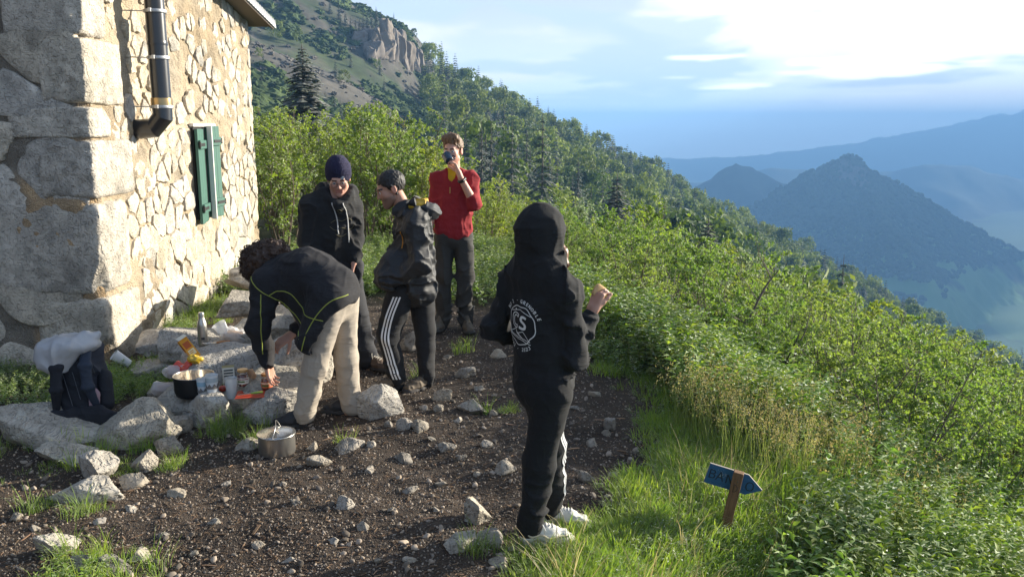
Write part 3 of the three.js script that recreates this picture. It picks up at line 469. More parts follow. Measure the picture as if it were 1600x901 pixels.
// a point of the ground seen by the camera, more of them close by
function pathPoint(R, wide = 1) { const s = 2.9 + 7.2 * Math.pow(R(), 1.6), x = mix(-0.66 * s - 0.6, Math.min(0.66 * s, 1.9), R()); const z = -s; if (x < -3.2 && s > 6.4) return null; if (soilMask(x, z) < R() * wide) return null; return [x, z]; }
{
  const protos = []; for (let i = 0; i < 8; i++) { const g = boulder(1, 0.6, 0.8, 3000 + i * 11, { n: 3, k: 3.5, cuts: 8, cut: 0.7, rough: 0.1 }); protos.push(g); }
  scatter('gravel', 'loose pale gravel and pebbles strewn over the dark path', 'gravel', protos, std([0.34, 0.285, 0.23], 0.95, { vertexColors: true }), 34000, 41, (R) => pathPoint(R), ([x, z], R) => { const q = R(), s = 0.005 + 0.009 * R() + (q > 0.9 ? 0.016 * R() : 0) + (q > 0.985 ? 0.02 : 0); const t = R() < 0.45 ? 0.25 + 0.25 * R() : 0.55 + 0.6 * R(); return { pos: [x, groundY(x, z) + s * 0.12, z], rot: [R() * 0.6, R() * 6.3, R() * 0.6], scale: [s * (0.8 + 0.7 * R()), s, s], col: rgb(t, t * 0.97, t * 0.94) }; });
  const chip = [0, 1, 2].map((i) => { const g = new THREE.BoxGeometry(1, 0.09, 0.16 + 0.06 * i, 3, 1, 1), P = g.attributes.position; for (let k = 0; k < P.count; k++) { P.setY(k, P.getY(k) + 0.06 * Math.sin(P.getX(k) * 3 + i)); P.setZ(k, P.getZ(k) * (1 - 0.7 * Math.abs(P.getX(k)))); } g.computeVertexNormals(); return g; });
  scatter('wood_chips', 'brown bark chips and slivers of wood on the path', 'wood chips', chip, std([0.13, 0.085, 0.055], 0.9), 30000, 43, (R) => pathPoint(R), ([x, z], R) => { const s = 0.012 + 0.028 * R() * R() + (R() > 0.99 ? 0.05 : 0), t = R() < 0.12 ? 2.6 : 0.35 + R() * 0.9; return { pos: [x, groundY(x, z) + 0.003, z], rot: [(R() - 0.5) * 0.5, R() * 6.3, (R() - 0.5) * 0.5], scale: [s, s * 0.7, s * 0.7], col: rgb(t, t * (0.9 + 0.1 * R()), t * 0.85) }; });
}
// ================= plants =================
const leafMat = phys([1, 1, 1], 1.0, { vertexColors: true, transmission: 0.6, clearcoat: 0.12, clearcoatRoughness: 0.4, side: THREE.DoubleSide });
const farLeafMat = phys([1, 1, 1], 1.0, { vertexColors: true, transmission: 0.4, side: THREE.DoubleSide });
const leafTints = [leafMat, [0.92, 0.94, 0.85], [0.78, 0.86, 0.74], [1.0, 0.93, 0.72]].map((c) => { if (!Array.isArray(c)) return c; const m = leafMat.clone(); m.color.setRGB(...c); return m; });
const twigMat = std([0.13, 0.10, 0.075], 0.9), barkMat = std([0.10, 0.085, 0.07], 0.95);
class Leaves {
  constructor() { this.p = []; this.c = []; this.i = []; }
  // a folded leaf: base b, direction d (unit), normal-ish n (unit), length l, width w, colour c
  leaf(b, d, n, l, w, c, droop = 0.15) {
    const s = d.clone().cross(n).normalize(), u = s.clone().cross(d).normalize(), k = this.p.length / 3, f = w * 0.35;
    const A = (q, x, y) => this.p.push(b.x + d.x * q + s.x * x + u.x * y, b.y + d.y * q + s.y * x + u.y * y, b.z + d.z * q + s.z * x + u.z * y);
    A(0, 0, 0); A(l * 0.45, -w / 2, f * 0.6); A(l * 0.45, w / 2, f * 0.6); A(l, 0, -l * droop); A(l * 0.5, 0, -0.02 * l);
    for (let q = 0; q < 5; q++) this.c.push(...c); this.i.push(k, k + 4, k + 1, k + 1, k + 4, k + 3, k, k + 2, k + 4, k + 4, k + 2, k + 3);
  }
  // a grass blade of three pieces bending over
  blade(b, az, l, w, lean, bend, c) {
    const dx = Math.cos(az), dz = Math.sin(az), k = this.p.length / 3; let x = b.x, y = b.y, z = b.z, a = lean;
    for (let i = 0; i <= 3; i++) { const ww = w * (i === 3 ? 0.1 : 1 - i * 0.18) / 2; this.p.push(x - dz * ww, y, z + dx * ww, x + dz * ww, y, z - dx * ww); this.c.push(...c, ...c); x += dx * Math.sin(a) * l / 3; z += dz * Math.sin(a) * l / 3; y += Math.cos(a) * l / 3; a += bend; }
    for (let i = 0; i < 3; i++) { const q = k + i * 2; this.i.push(q, q + 1, q + 2, q + 1, q + 3, q + 2); }
  }
  quad(c0, a, b, col) { const k = this.p.length / 3; for (const [s, t] of [[-1, -1], [1, -1], [1, 1], [-1, 1]]) this.p.push(c0.x + a.x * s + b.x * t, c0.y + a.y * s + b.y * t, c0.z + a.z * s + b.z * t); for (let q = 0; q < 4; q++) this.c.push(...col); this.i.push(k, k + 1, k + 2, k, k + 2, k + 3); }
  tri(a, b, c, col) { const k = this.p.length / 3; this.p.push(...a, ...b, ...c); for (let q = 0; q < 3; q++) this.c.push(...col); this.i.push(k, k + 1, k + 2); }
  build() { return geo(this.p, this.i, this.c); }
}
const GREENS = { hazel: [[0.17, 0.26, 0.02], [0.36, 0.43, 0.045]], beech: [[0.12, 0.23, 0.025], [0.27, 0.38, 0.045]], small: [[0.16, 0.26, 0.025], [0.34, 0.42, 0.06]], grey: [[0.20, 0.26, 0.12], [0.40, 0.46, 0.27]], herb: [[0.13, 0.26, 0.018], [0.32, 0.43, 0.04]] };
function shrubShape(seed, { h = 2.4, w = 1.0, stems = 9, subs = 9, leaves = 3200, leaf = 0.055, cols = 'hazel', up = 0.5, bare = 0.25, spire = 0 }) {
  const R = rng(seed), L = new Leaves(), T = [], subsP = [], C = GREENS[cols];
  for (let i = 0; i < stems; i++) {
    const a = R() * 6.283, r0 = 0.12 * w * R(), r1 = w * Math.sqrt(R()) * 0.85, top = h * (0.62 + 0.38 * R()) * (1 - 0.3 * (r1 / w) * (r1 / w));
    const b = V(Math.cos(a) * r0, -0.1, Math.sin(a) * r0), e = V(Math.cos(a) * r1, top, Math.sin(a) * r1), m = b.clone().lerp(e, 0.5).add(V(-Math.cos(a) * r1 * 0.12, h * 0.05, -Math.sin(a) * r1 * 0.12)).add(jig(R, 0.06 * h));
    const pts = new THREE.CatmullRomCurve3([b, m, e]).getPoints(7); T.push(tube(pts, (t) => (0.006 + 0.0035 * h) * (1 - 0.8 * t), 5));
    for (let k = 0; k < subs; k++) {
      const t = mix(bare, 1, Math.pow((k + R()) / subs, 0.85)), p = pts[Math.min(6, Math.floor(t * 7))].clone().lerp(pts[Math.min(7, Math.floor(t * 7) + 1)], (t * 7) % 1);
      const az = R() * 6.283, len = h * (0.12 + 0.16 * R()) * (1.15 - 0.6 * t), d = V(Math.cos(az), up + 0.5 * (R() - 0.3) + spire * t, Math.sin(az)).normalize(), q = p.clone().addScaledVector(d, len).add(V(0, -0.08 * len, 0));
      const mid = p.clone().lerp(q, 0.5).add(V(0, 0.06 * len, 0)); subsP.push([p, mid, q]); T.push(tube([p, mid, q], [0.004 + 0.0012 * h, 0.003, 0.0012], 3));
    }
  }
  for (let i = 0; i < leaves; i++) {
    const [p, m, q] = subsP[Math.floor(R() * subsP.length)], t = Math.pow(R(), 0.7) * 1.06, a = p.clone().lerp(m, t), b = m.clone().lerp(q, t), c = a.lerp(b, t), along = q.clone().sub(p).normalize();
    const d = jig(R).addScaledVector(along, 0.9).add(V(0, -0.1, 0)).normalize(), n = V(0, 1, 0).add(jig(R, 0.9)).normalize(), s = leaf * (0.6 + 0.75 * R()), v = clamp(0.5 + 0.6 * (R() - 0.5) + 0.35 * noise(c.x * 3, c.y * 3, c.z * 3 + seed));
    const col = mix3(C[0], C[1], v); c.add(jig(R, leaf * 0.5)); L.leaf(c, d, n, s, s * (0.6 + 0.15 * R()), col, 0.1 + 0.25 * R());
  }
  return { foliage: L.build(), stem: merge(T), h, w };
}
const SHRUBS = {
  hazel: [1, 2, 3].map((i) => shrubShape(10 + i, { h: 3.2, w: 0.95, stems: 9, subs: 11, leaves: 2500, leaf: 0.072, cols: 'hazel', bare: 0.15, up: 0.75 })),
  beech: [1, 2, 3].map((i) => shrubShape(20 + i, { h: 2.6, w: 1.15, stems: 10, subs: 12, leaves: 5200, leaf: 0.056, cols: 'beech', bare: 0.12, up: 0.35, spire: 0.3 })),
  small: [1, 2, 3].map((i) => shrubShape(30 + i, { h: 1.7, w: 1.0, stems: 12, subs: 12, leaves: 6000, leaf: 0.036, cols: 'small', bare: 0.1, up: 0.4 })),
  grey: [1, 2].map((i) => shrubShape(40 + i, { h: 2.2, w: 0.9, stems: 9, subs: 10, leaves: 3200, leaf: 0.05, cols: 'grey', bare: 0.15, up: 0.6 })),
};
function makeShrub(shape, label, p, scale, turn, group, sy = 1) {
  const o = thing('shrub', label, 'shrub', p, turn, group); part('stem', shape.stem, twigMat, o); part('foliage', shape.foliage, leafTints[Math.floor(turn * 7.3) % 4], o); o.scale.set(scale, scale * sy, scale); return o;
}
// the upper edge of the thicket in the photograph; taller growth stays under it where it stands
const THICKET = [[380, 165], [440, 150], [520, 160], [600, 128], [660, 165], [700, 215], [760, 262], [830, 290], [900, 302], [960, 300], [1020, 296], [1060, 318], [1120, 345], [1200, 385], [1260, 425], [1340, 455], [1400, 470], [1450, 500], [1520, 540], [1600, 585], [1700, 640]];
function project(p) { const d = p.clone().sub(EYE), c = Math.cos(PITCH), s = Math.sin(PITCH), y = d.y * c + d.z * -s * 1, f = -(d.z * c) - d.y * s; const yy = d.y * c - d.z * s; return [800 + FOC * d.x / f, 450.5 - FOC * yy / f, f]; }
{
  const R = rng(2024), placed = []; const MARKS = [[845, 400, 'the hooded person'], [932, 478, 'the raised hand'], [1105, 545, 'the fallen dark branch'], [1190, 490, 'the thin bare branch'], [1150, 770, 'the blue sign'], [712, 300, 'the person in red'], [530, 300, 'the knitted hat'], [620, 290, 'the jacket wearer'], [471, 130, 'the hut spruce'], [1225, 650, 'the grey root stump'], [1440, 740, 'the pale arching stalk'], [1108, 350, 'the thicket spruce'], [400, 300, 'the hut\'s far edge'], [1330, 460, 'the thicket crest'], [1500, 560, 'the right thicket edge']];
  const add = (x, z, kind, hWanted, label, group) => {
    const y = groundY(x, z), e = V(x, y, z), [px] = project(e), lim = lerpTable(THICKET, px) - 26 * R() * R() * R() + 34 * R() - 6;
    const d = ray(px, lim), topY = 2 + d.y * (-z / -d.z); let h = Math.min(hWanted, topY - y); if (h < 0.3) return false;
    { const q = project(V(x, y + h * 0.7, z)); label += ' ' + whereabouts(q[0], q[1], MARKS); } const list = SHRUBS[kind], s = list[Math.floor(R() * list.length)], sc = clamp(h / s.h, 0.32, 1.6); makeShrub(s, label, [x, y - 0.03, z], Math.max(sc, 0.45), R() * 6.28, group, sc / Math.max(sc, 0.45)); placed.push([x, z]); return true;
  };
  // behind the path, between the hut and the man in red
  for (let t = 0, n = 0; t < 600 && n < 34; t++) { const s = 11 + 8 * Math.pow(R(), 1.3), x = mix(-0.305 * s - 0.25, -0.02 * s, R()); const z = -s; if (s < 11.3 + (x + 3.3) * 0.46) continue; if (placed.some((q) => Math.hypot(q[0] - x, q[1] - z) < 0.8)) continue;
    if (add(x, z, R() < 0.8 ? 'hazel' : 'small', 2.8 + 2.2 * R(), 'tall yellow-green shrub behind the group,', 'hazel shrubs behind the standing men')) n++; }
  // the thicket on the slope right of the path
  for (let t = 0, n = 0; t < 4000 && n < 285; t++) {
    const s = 5.6 + 36 * Math.pow(R(), 1.35), edge = lerpTable(PATH_EDGE, s), x = edge + (s < 9 ? 1.05 : 0.4) + R() * (0.72 * s - edge), z = -s; if (x > 0.72 * s) continue;
    if (s < 6.6 && x < 2.3) continue;
    const gap = (s < 11 ? 0.5 : 0.62) + 0.022 * s; if (placed.some((q) => Math.hypot(q[0] - x, q[1] - z) < gap)) continue;
    const near = s < 11, q = R(), kind = near ? (q < 0.62 ? 'small' : q < 0.9 ? 'beech' : 'grey') : (q < 0.2 ? 'hazel' : q < 0.78 ? 'beech' : q < 0.9 ? 'small' : 'grey');
    const hw = near ? 0.55 + 0.3 * (x - edge) + 0.6 * R() : 2.0 + 2.6 * R();
    if (add(x, z, kind, hw, (near ? 'low ' : 'tall ') + { hazel: 'yellow-green', beech: 'deep green', small: 'small-leaved', grey: 'grey-green' }[kind] + (near ? ' shrub on the bank' : ' thicket shrub'), near ? 'shrubs on the bank right of the path' : 'shrubs of the thicket down the slope')) n++;
  }
}
// ---------- grass and herbs ----------
function tuft(seed, n, l, w, spread, cols, lean = 0.25) { const R = rng(seed), L = new Leaves(); for (let i = 0; i < n; i++) { const a = R() * 6.283, r = spread * Math.sqrt(R()); L.blade(V(Math.cos(a) * r, -0.01, Math.sin(a) * r), a + (R() - 0.5) * 2, l * (0.45 + 0.65 * R()), w * (0.7 + 0.6 * R()), lean * R(), 0.12 + 0.5 * R(), mix3(cols[0], cols[1], R())); } return L.build(); }
const grassCols = [[0.15, 0.28, 0.02], [0.34, 0.46, 0.05]];
const grassProtos = [1, 2, 3, 4].map((i) => tuft(60 + i, 34, 0.30, 0.006, 0.10, grassCols));
const shortProtos = [1, 2, 3].map((i) => tuft(70 + i, 40, 0.10, 0.005, 0.08, grassCols, 0.5));
const greenPoint = (s0, s1, pw) => (R) => { const s = s0 + (s1 - s0) * Math.pow(R(), pw), x = mix(-0.66 * s - 0.4, 0.7 * s, R()), z = -s; if (x < -3.25 && s > 6.6) return null; return [x, z]; };
const anyUp = (p, R, sc, sy = 1) => ({ pos: [p[0], groundY(p[0], p[1]) - 0.005, p[1]], rot: [(R() - 0.5) * 0.2, R() * 6.28, (R() - 0.5) * 0.2], scale: [sc, sc * sy, sc], col: (() => { const v = clamp(0.98 + 0.3 * (R() - 0.4) + 0.25 * noise(p[0] * 1.7, 4, p[1] * 1.7), 0.6, 1.25); return rgb(v * (0.92 + 0.2 * R()), v, v * 0.85); })() });
scatter('grass', 'lush green grass on the bank around the wooden sign', 'grass', grassProtos, leafMat, 4300, 81, (R) => { const p = greenPoint(3.0, 11, 1.5)(R); if (!p || p[0] < 0.1) return null; const m = 1 - soilMask(p[0], p[1]); return R() < m * m ? p : null; }, (p, R) => { const k = smooth(0.95, 2.1, p[0] + 0.25 * (-p[1] - 4.2) + 0.25 * noise(p[0] * 3, p[1] * 3)); const c = 0.6 + 0.5 * smooth(-0.2, 0.3, noise(p[0] * 2.2 + 3, p[1] * 2.2)); return anyUp(p, R, mix(0.3, 0.95, k) * (0.55 + 0.75 * R()) * c); });
scatter('short_grass', 'short trodden grass at the border of the path', 'grass', shortProtos, leafMat, 5200, 82, (R) => { const p = greenPoint(2.9, 10, 1.6)(R); if (!p) return null; const e = p[0] - lerpTable(PATH_EDGE, -p[1]) + 0.3 * fbm(p[0] * 2, 1, p[1] * 2, 3); return e > -0.28 && e < 0.9 && R() < smooth(-0.3, 0.15, e) ? p : null; }, (p, R) => anyUp(p, R, 0.5 + 0.8 * R()));
{ // grass tufts and weeds on the left: by the rocks, at the foot of the wall, in the bottom left corner
  const spots = [[350, 678, 0.16, 14], [375, 668, 0.18, 20], [30, 715, 0.5, 30], [130, 708, 0.35, 16], [150, 650, 0.25, 16], [215, 602, 0.35, 45], [265, 500, 0.35, 50], [352, 485, 0.4, 45], [240, 500, 0.3, 30], [330, 500, 0.2, 16], [455, 580, 0.14, 22], [440, 655, 0.14, 10], [105, 800, 0.10, 6], [150, 796, 0.08, 5], [100, 872, 0.14, 9], [160, 872, 0.1, 7], [120, 900, 0.2, 14], [205, 895, 0.15, 10], [750, 645, 0.06, 6], [775, 850, 0.08, 8], [735, 860, 0.06, 5], [540, 690, 0.06, 6], [660, 590, 0.06, 5], [720, 550, 0.06, 5], [800, 640, 0.08, 6], [225, 690, 0.2, 18], [270, 730, 0.1, 8], [60, 800, 0.1, 5], [190, 735, 0.08, 8], [400, 690, 0.08, 8]];
  let i = 0; const list = []; const R0 = rng(5); for (const [px, py, r, n] of spots) { const c = onGround(px, py); for (let k = 0; k < n; k++) { const a = R0() * 6.28, q = r * Math.sqrt(R0()); list.push([c.x + Math.cos(a) * q, c.z + Math.sin(a) * q]); } }
  scatter('grass', 'small tufts of green grass among the stones by the hut', 'grass', [...grassProtos.slice(0, 2), ...shortProtos], leafMat, list.length, 83, () => list[i++], (p, R) => anyUp(p, R, 0.3 + 0.4 * R()));
}
const strawProtos = [1, 2].map((i) => tuft(120 + i, 14, 0.34, 0.005, 0.12, [[0.30, 0.25, 0.12], [0.46, 0.40, 0.22]], 0.7));
scatter('dry_straw', 'dead straw-coloured stalks among the green grass', 'straw', strawProtos, leafMat, 340, 89, (R) => { const p = greenPoint(3.1, 7.5, 1.3)(R); if (!p || p[0] < 0.1) return null; const m = 1 - soilMask(p[0], p[1]); return R() < m ? p : null; }, (p, R) => anyUp(p, R, 0.4 + 0.6 * R()));
// tall seeding grass: thin stalks with brownish heads
const seedProtos = [1, 2, 3].map((i) => { const R = rng(90 + i), L = new Leaves(); for (let k = 0; k < 16; k++) { const a = R() * 6.28, r = 0.14 * Math.sqrt(R()), l = 0.38 + 0.28 * R(), b = V(Math.cos(a) * r, 0, Math.sin(a) * r), az = R() * 6.28, le = 0.08 + 0.2 * R(); L.blade(b, az, l, 0.0035, le, 0.06, [0.22, 0.28, 0.06]);
  const t = V(b.x + Math.cos(az) * Math.sin(le + 0.06) * l, Math.cos(le + 0.06) * l, b.z + Math.sin(az) * Math.sin(le + 0.06) * l); for (let m = 0; m < 9; m++) { const d = jig(R).add(V(0, 0.9, 0)).normalize(); L.leaf(t.clone().add(V(0, -0.09 * R(), 0)).add(jig(R, 0.018)), d, jig(R).normalize(), 0.016, 0.007, mix3([0.26, 0.20, 0.09], [0.36, 0.33, 0.13], R())); } }
  return L.build(); });
scatter('meadow_grass', 'tall seeding grass with brownish heads behind the wooden sign', 'grass', seedProtos, leafMat, 170, 84, (R) => { const x = 1.1 + 1.9 * R(), s = 4.5 + 1.5 * R(); return Math.hypot((x - 2.05) / 0.95, (s - 5.2) / 0.7) < 1 ? [x, -s] : null; }, (p, R) => anyUp(p, R, 0.6 + 0.3 * R()));
// leafy herbs: upright stems with broad leaves, and low ground cover
function herb(seed, stems, h, leaf, pairs, cols) { const R = rng(seed), L = new Leaves(); for (let i = 0; i < stems; i++) { const a = R() * 6.28, r = 0.14 * Math.sqrt(R()), b = V(Math.cos(a) * r, -0.02, Math.sin(a) * r), H = h * (0.6 + 0.5 * R()), le = V(Math.cos(a) * 0.25 + (R() - 0.5) * 0.3, 1, Math.sin(a) * 0.25 + (R() - 0.5) * 0.3).normalize();
  for (const q of [0, 1]) { const o = V(q ? 0.003 : 0, 0, q ? 0 : 0.003), e = b.clone().addScaledVector(le, H); L.tri(b.clone().sub(o).toArray(), b.clone().add(o).toArray(), e.toArray(), [0.09, 0.13, 0.035]); }
  for (let k = 0; k < pairs; k++) { const t = 0.2 + 0.8 * (k + R() * 0.6) / pairs, c = b.clone().addScaledVector(le, H * Math.min(1, t)), az = k * 2.2 + R(); for (const q of [0, 3.1]) { const d = V(Math.cos(az + q), 0.25 + 0.5 * (t - 0.3) + (R() - 0.5) * 0.5, Math.sin(az + q)).normalize(), s = leaf * (1.25 - 0.6 * t) * (0.7 + 0.5 * R()); L.leaf(c, d, V((R() - 0.5) * 1.2, 1, (R() - 0.5) * 1.2).normalize(), s, s * (0.28 + 0.2 * R()), mix3(cols[0], cols[1], R()), 0.25); } } }
  return L.build(); }
const herbProtos = [1, 2, 3, 4].map((i) => herb(100 + i, 13, 0.55, 0.085, 12, GREENS.herb));
const lowProtos = [1, 2, 3].map((i) => herb(110 + i, 12, 0.2, 0.042, 8, GREENS.herb));
scatter('broad_leaved_weeds', 'clump of lush broad-leaved weeds right of the hooded woman', 'weeds', herbProtos, leafMat, 240, 85, (R) => { const s = 5.2 + 3.6 * R(), x = lerpTable(PATH_EDGE, s) + 0.18 + 1.6 * R() * R() + 0.15 * R(); return x < 2.6 ? [x, -s] : null; }, (p, R) => anyUp(p, R, 0.55 + 0.6 * R()));
scatter('broad_leaved_weeds', 'broad-leaved weeds in the grass at the bottom right', 'weeds', herbProtos, leafMat, 300, 86, (R) => { const s = 3.4 + 3.6 * R(), x = mix(1.2, 0.72 * s, R()); const p = project(V(x, groundY(x, -s), -s)); return p[0] > 1230 && R() < smooth(1200, 1420, p[0] + 40 * noise(x * 3, s * 3)) ? [x, -s] : null; }, (p, R) => anyUp(p, R, 0.5 + 0.55 * R()));
scatter('ground_cover', 'low leafy ground cover under the shrubs on the bank', 'ground cover', lowProtos, leafMat, 3400, 87, (R) => { const p = greenPoint(3.2, 15, 1.2)(R); if (!p) return null; const left = p[0] < -0.2; if (left && -p[1] < 9.0 + 0.5 * R()) return null; if (-p[1] < 6.4 && R() > smooth(2.4, 4.2, p[0] + 0.6 * (-p[1] - 4)) * 0.6) return null; const m = 1 - soilMask(p[0], p[1]); return R() < m * m ? p : null; }, (p, R) => anyUp(p, R, 0.7 + 1.1 * R()));
{ let i = 0; const list = []; const R0 = rng(8); for (const [px, py, r, n] of [[25, 620, 0.45, 55], [20, 560, 0.4, 40], [250, 512, 0.3, 50], [215, 590, 0.3, 40], [190, 610, 0.25, 26], [355, 485, 0.3, 34], [45, 590, 0.35, 30], [120, 895, 0.10, 4]]) { const c = onGround(px, py); for (let k = 0; k < n; k++) { const a = R0() * 6.28, q = r * Math.sqrt(R0()); const x = c.x + Math.cos(a) * q, z = c.z + Math.sin(a) * q; if (x < -3.2 && z < -6.6) continue; list.push([x, z]); } }
  scatter('broad_leaved_weeds', 'dark green weeds growing against the foot of the hut', 'weeds', lowProtos, leafMat, list.length, 88, () => list[i++], (p, R) => anyUp(p, R, 0.4 + 0.4 * R())); }

// ---------- dead branches in the thicket ----------
function branch(name, label, pts, r0, twigs, seed, mat) { const R = rng(seed), c = new THREE.CatmullRomCurve3(pts.map((p) => V(...p))), P = c.getPoints(24), o = thing(name, label, 'branch'); part('limb', tube(P, (t) => r0 * (1 - 0.75 * t) * (1 + 0.15 * noise(t * 14, seed)), 8), mat, o); const T = []; for (let i = 0; i < twigs; i++) { const k = 4 + Math.floor(R() * 19), d = jig(R).add(V(0, 0.5, 0)).normalize(), l = 0.2 + 0.5 * R(); T.push(tube([P[k], P[k].clone().addScaledVector(d, l * 0.5).add(jig(R, 0.03)), P[k].clone().addScaledVector(d, l)], [r0 * 0.3, r0 * 0.18, 0.001], 5)); } if (T.length) part('twigs', merge(T), mat, o); return o; }
const deadBark = std([0.105, 0.085, 0.07], 0.9);
const PT = (px, py, d) => at(px, py, d).toArray();
branch('dead_branch', 'dark fallen branch slanting through the shrubs right of the hooded woman', [PT(1045, 490, 7.6), PT(1085, 530, 7.3), PT(1120, 556, 7.0), PT(1165, 575, 6.8)], 0.022, 10, 3, deadBark);
branch('dead_branch', 'crooked dead limb with a hooked end beyond the weeds', [PT(1180, 582, 6.8), PT(1205, 578, 6.7), PT(1228, 566, 6.6), PT(1244, 566, 6.6), PT(1240, 575, 6.6)], 0.026, 3, 4, deadBark);
branch('dead_branch', 'thin bare branch rising above the thicket right of centre', [PT(1168, 570, 7.0), PT(1158, 520, 7.0), PT(1175, 490, 7.0), PT(1195, 450, 7.0), PT(1217, 422, 7.0)], 0.016, 7, 5, deadBark);
branch('tree_root', 'gnarled grey root stump under the shrubs right of the weeds', [PT(1195, 625, 6.0), PT(1225, 645, 5.9), PT(1240, 668, 5.8), PT(1252, 690, 5.75)], 0.045, 5, 6, std([0.11, 0.085, 0.065], 0.9));
branch('dead_branch', 'pale dry stalk arching over the shrubs at right', [PT(1385, 715, 5.6), PT(1420, 745, 5.5), PT(1465, 765, 5.5), PT(1500, 776, 5.5)], 0.006, 0, 7, std([0.35, 0.3, 0.2], 0.9));
{ const R = rng(66); const T = []; for (let i = 0; i < 70; i++) { const p = at(950 + 160 * R(), 470 + 60 * R(), 8.2 + 1.2 * R()), d = V((R() - 0.35), 0.9 + 0.6 * R(), (R() - 0.5)).normalize(), l = 0.5 + 0.7 * R(); T.push(tube([p.clone().addScaledVector(d, -l * 0.5), p.clone().add(jig(R, 0.05)), p.clone().addScaledVector(d, l * 0.5)], [0.006, 0.004, 0.0015], 4)); }
  single('bare_twigs', merge(T), std([0.20, 0.175, 0.15], 0.9), 'tangle of bare grey twigs behind the raised hand of the hooded woman', 'twigs'); }

// ---------- trees of the mountainside ----------
function broadTree(seed, h = 11) {
  const R = rng(seed), L = new Leaves(), tone = 0.05 + 0.6 * R(), lobes = [], w = h * 0.36, c0 = [0.07, 0.12, 0.016], c1 = [0.27, 0.33, 0.04];
  for (let i = 0; i < 22; i++) { const t = R(), y = h * (0.22 + 0.74 * t), rr = w * Math.sin(Math.PI * clamp(0.2 + 0.72 * t)) * (0.4 + 0.6 * Math.sqrt(R())), a = R() * 6.28; lobes.push([V(Math.cos(a) * rr, y, Math.sin(a) * rr), h * (0.075 + 0.07 * R()), R()]); }
  for (const [c, r, v] of lobes) for (let k = 0; k < 62; k++) { const d = jig(R).normalize(), p = c.clone().addScaledVector(d, r * (0.55 + 0.5 * R())), n = d.clone().add(jig(R, 0.7)).normalize(), a = n.clone().cross(jig(R)).normalize(), b = n.clone().cross(a), s = h * (0.012 + 0.014 * R()); L.quad(p, a.multiplyScalar(s), b.multiplyScalar(s * 0.7), mix3(c0, c1, clamp(tone + 0.3 * v + 0.3 * (R() - 0.5)))); }
  return { crown: L.build(), trunk: merge([tube([[0, -1, 0], [0.1, h * 0.35, 0], [0, h * 0.8, 0.1]], [0.17, 0.13, 0.04], 6), tube([[0.05, h * 0.3, 0], [w * 0.5, h * 0.55, 0.3]], [0.08, 0.03], 4), tube([[0.05, h * 0.35, 0], [-w * 0.5, h * 0.6, -0.3]], [0.08, 0.03], 4)]) };
}
function coniferTree(seed, h = 13, rows = 20, per = 11) {
  const R = rng(seed), L = new Leaves(), c0 = [0.014, 0.028, 0.010], c1 = [0.045, 0.07, 0.018];
  for (let i = 0; i < rows; i++) { const t = i / rows, y = h * (0.1 + 0.88 * t), r = h * 0.19 * Math.pow(1 - t, 0.85) * (0.75 + 0.4 * R()) + 0.12; for (let k = 0; k < per; k++) { const a = R() * 6.28, len = r * (0.65 + 0.5 * R()), dy = -len * (0.25 + 0.25 * R()), wd = len * 0.22 + 0.1, dx = Math.cos(a), dz = Math.sin(a), col = mix3(c0, c1, R());
    for (let m = 0; m < 3; m++) { const f0 = m / 3, f1 = (m + 1.15) / 3, x0 = dx * len * f0, z0 = dz * len * f0, x1 = dx * len * f1, z1 = dz * len * f1, yy0 = y + dy * f0 * f0, yy1 = y + dy * f1 * f1, ww = wd * (1.1 - 0.55 * f0); for (const s of [-1, 1]) L.tri([x0, yy0, z0], [x1, yy1 + 0.02, z1], [x0 + (x1 - x0) * 0.55 - dz * ww * s, (yy0 + yy1) / 2 - 0.12 * ww - 0.05, z0 + (z1 - z0) * 0.55 + dx * ww * s], col); } } }
  return { crown: L.build(), trunk: tube([[0, -1, 0], [0, h * 0.5, 0], [0, h * 0.99, 0]], [0.2, 0.12, 0.015], 6) };
}
const farTints = [[1, 1, 0.9], [0.8, 0.82, 0.75], [0.62, 0.7, 0.6]].map((c) => { const m = farLeafMat.clone(); m.color.setRGB(...c); return m; });
const broads = [1, 2, 3, 4, 5, 6].map((i) => broadTree(200 + i)), conifers = [1, 2, 3, 4].map((i) => coniferTree(220 + i));
function tree(kind, shape, label, p, sc, turn, group, sy = 1) { const o = thing(kind, label, 'tree', p, turn, group); part('trunk', shape.trunk, barkMat, o); part('crown', shape.crown, farTints[Math.floor(turn * 3.1) % 3], o); o.scale.set(sc, sc * sy, sc); return o; }
const sees = (x, y, z) => { for (let i = 1; i < 26; i++) { const t = Math.pow(i / 26, 1.5) * 0.985; if (t * -z < 12) continue; if (groundY(x * t, z * t) > mix(2, y, t)) return false; } return true; };
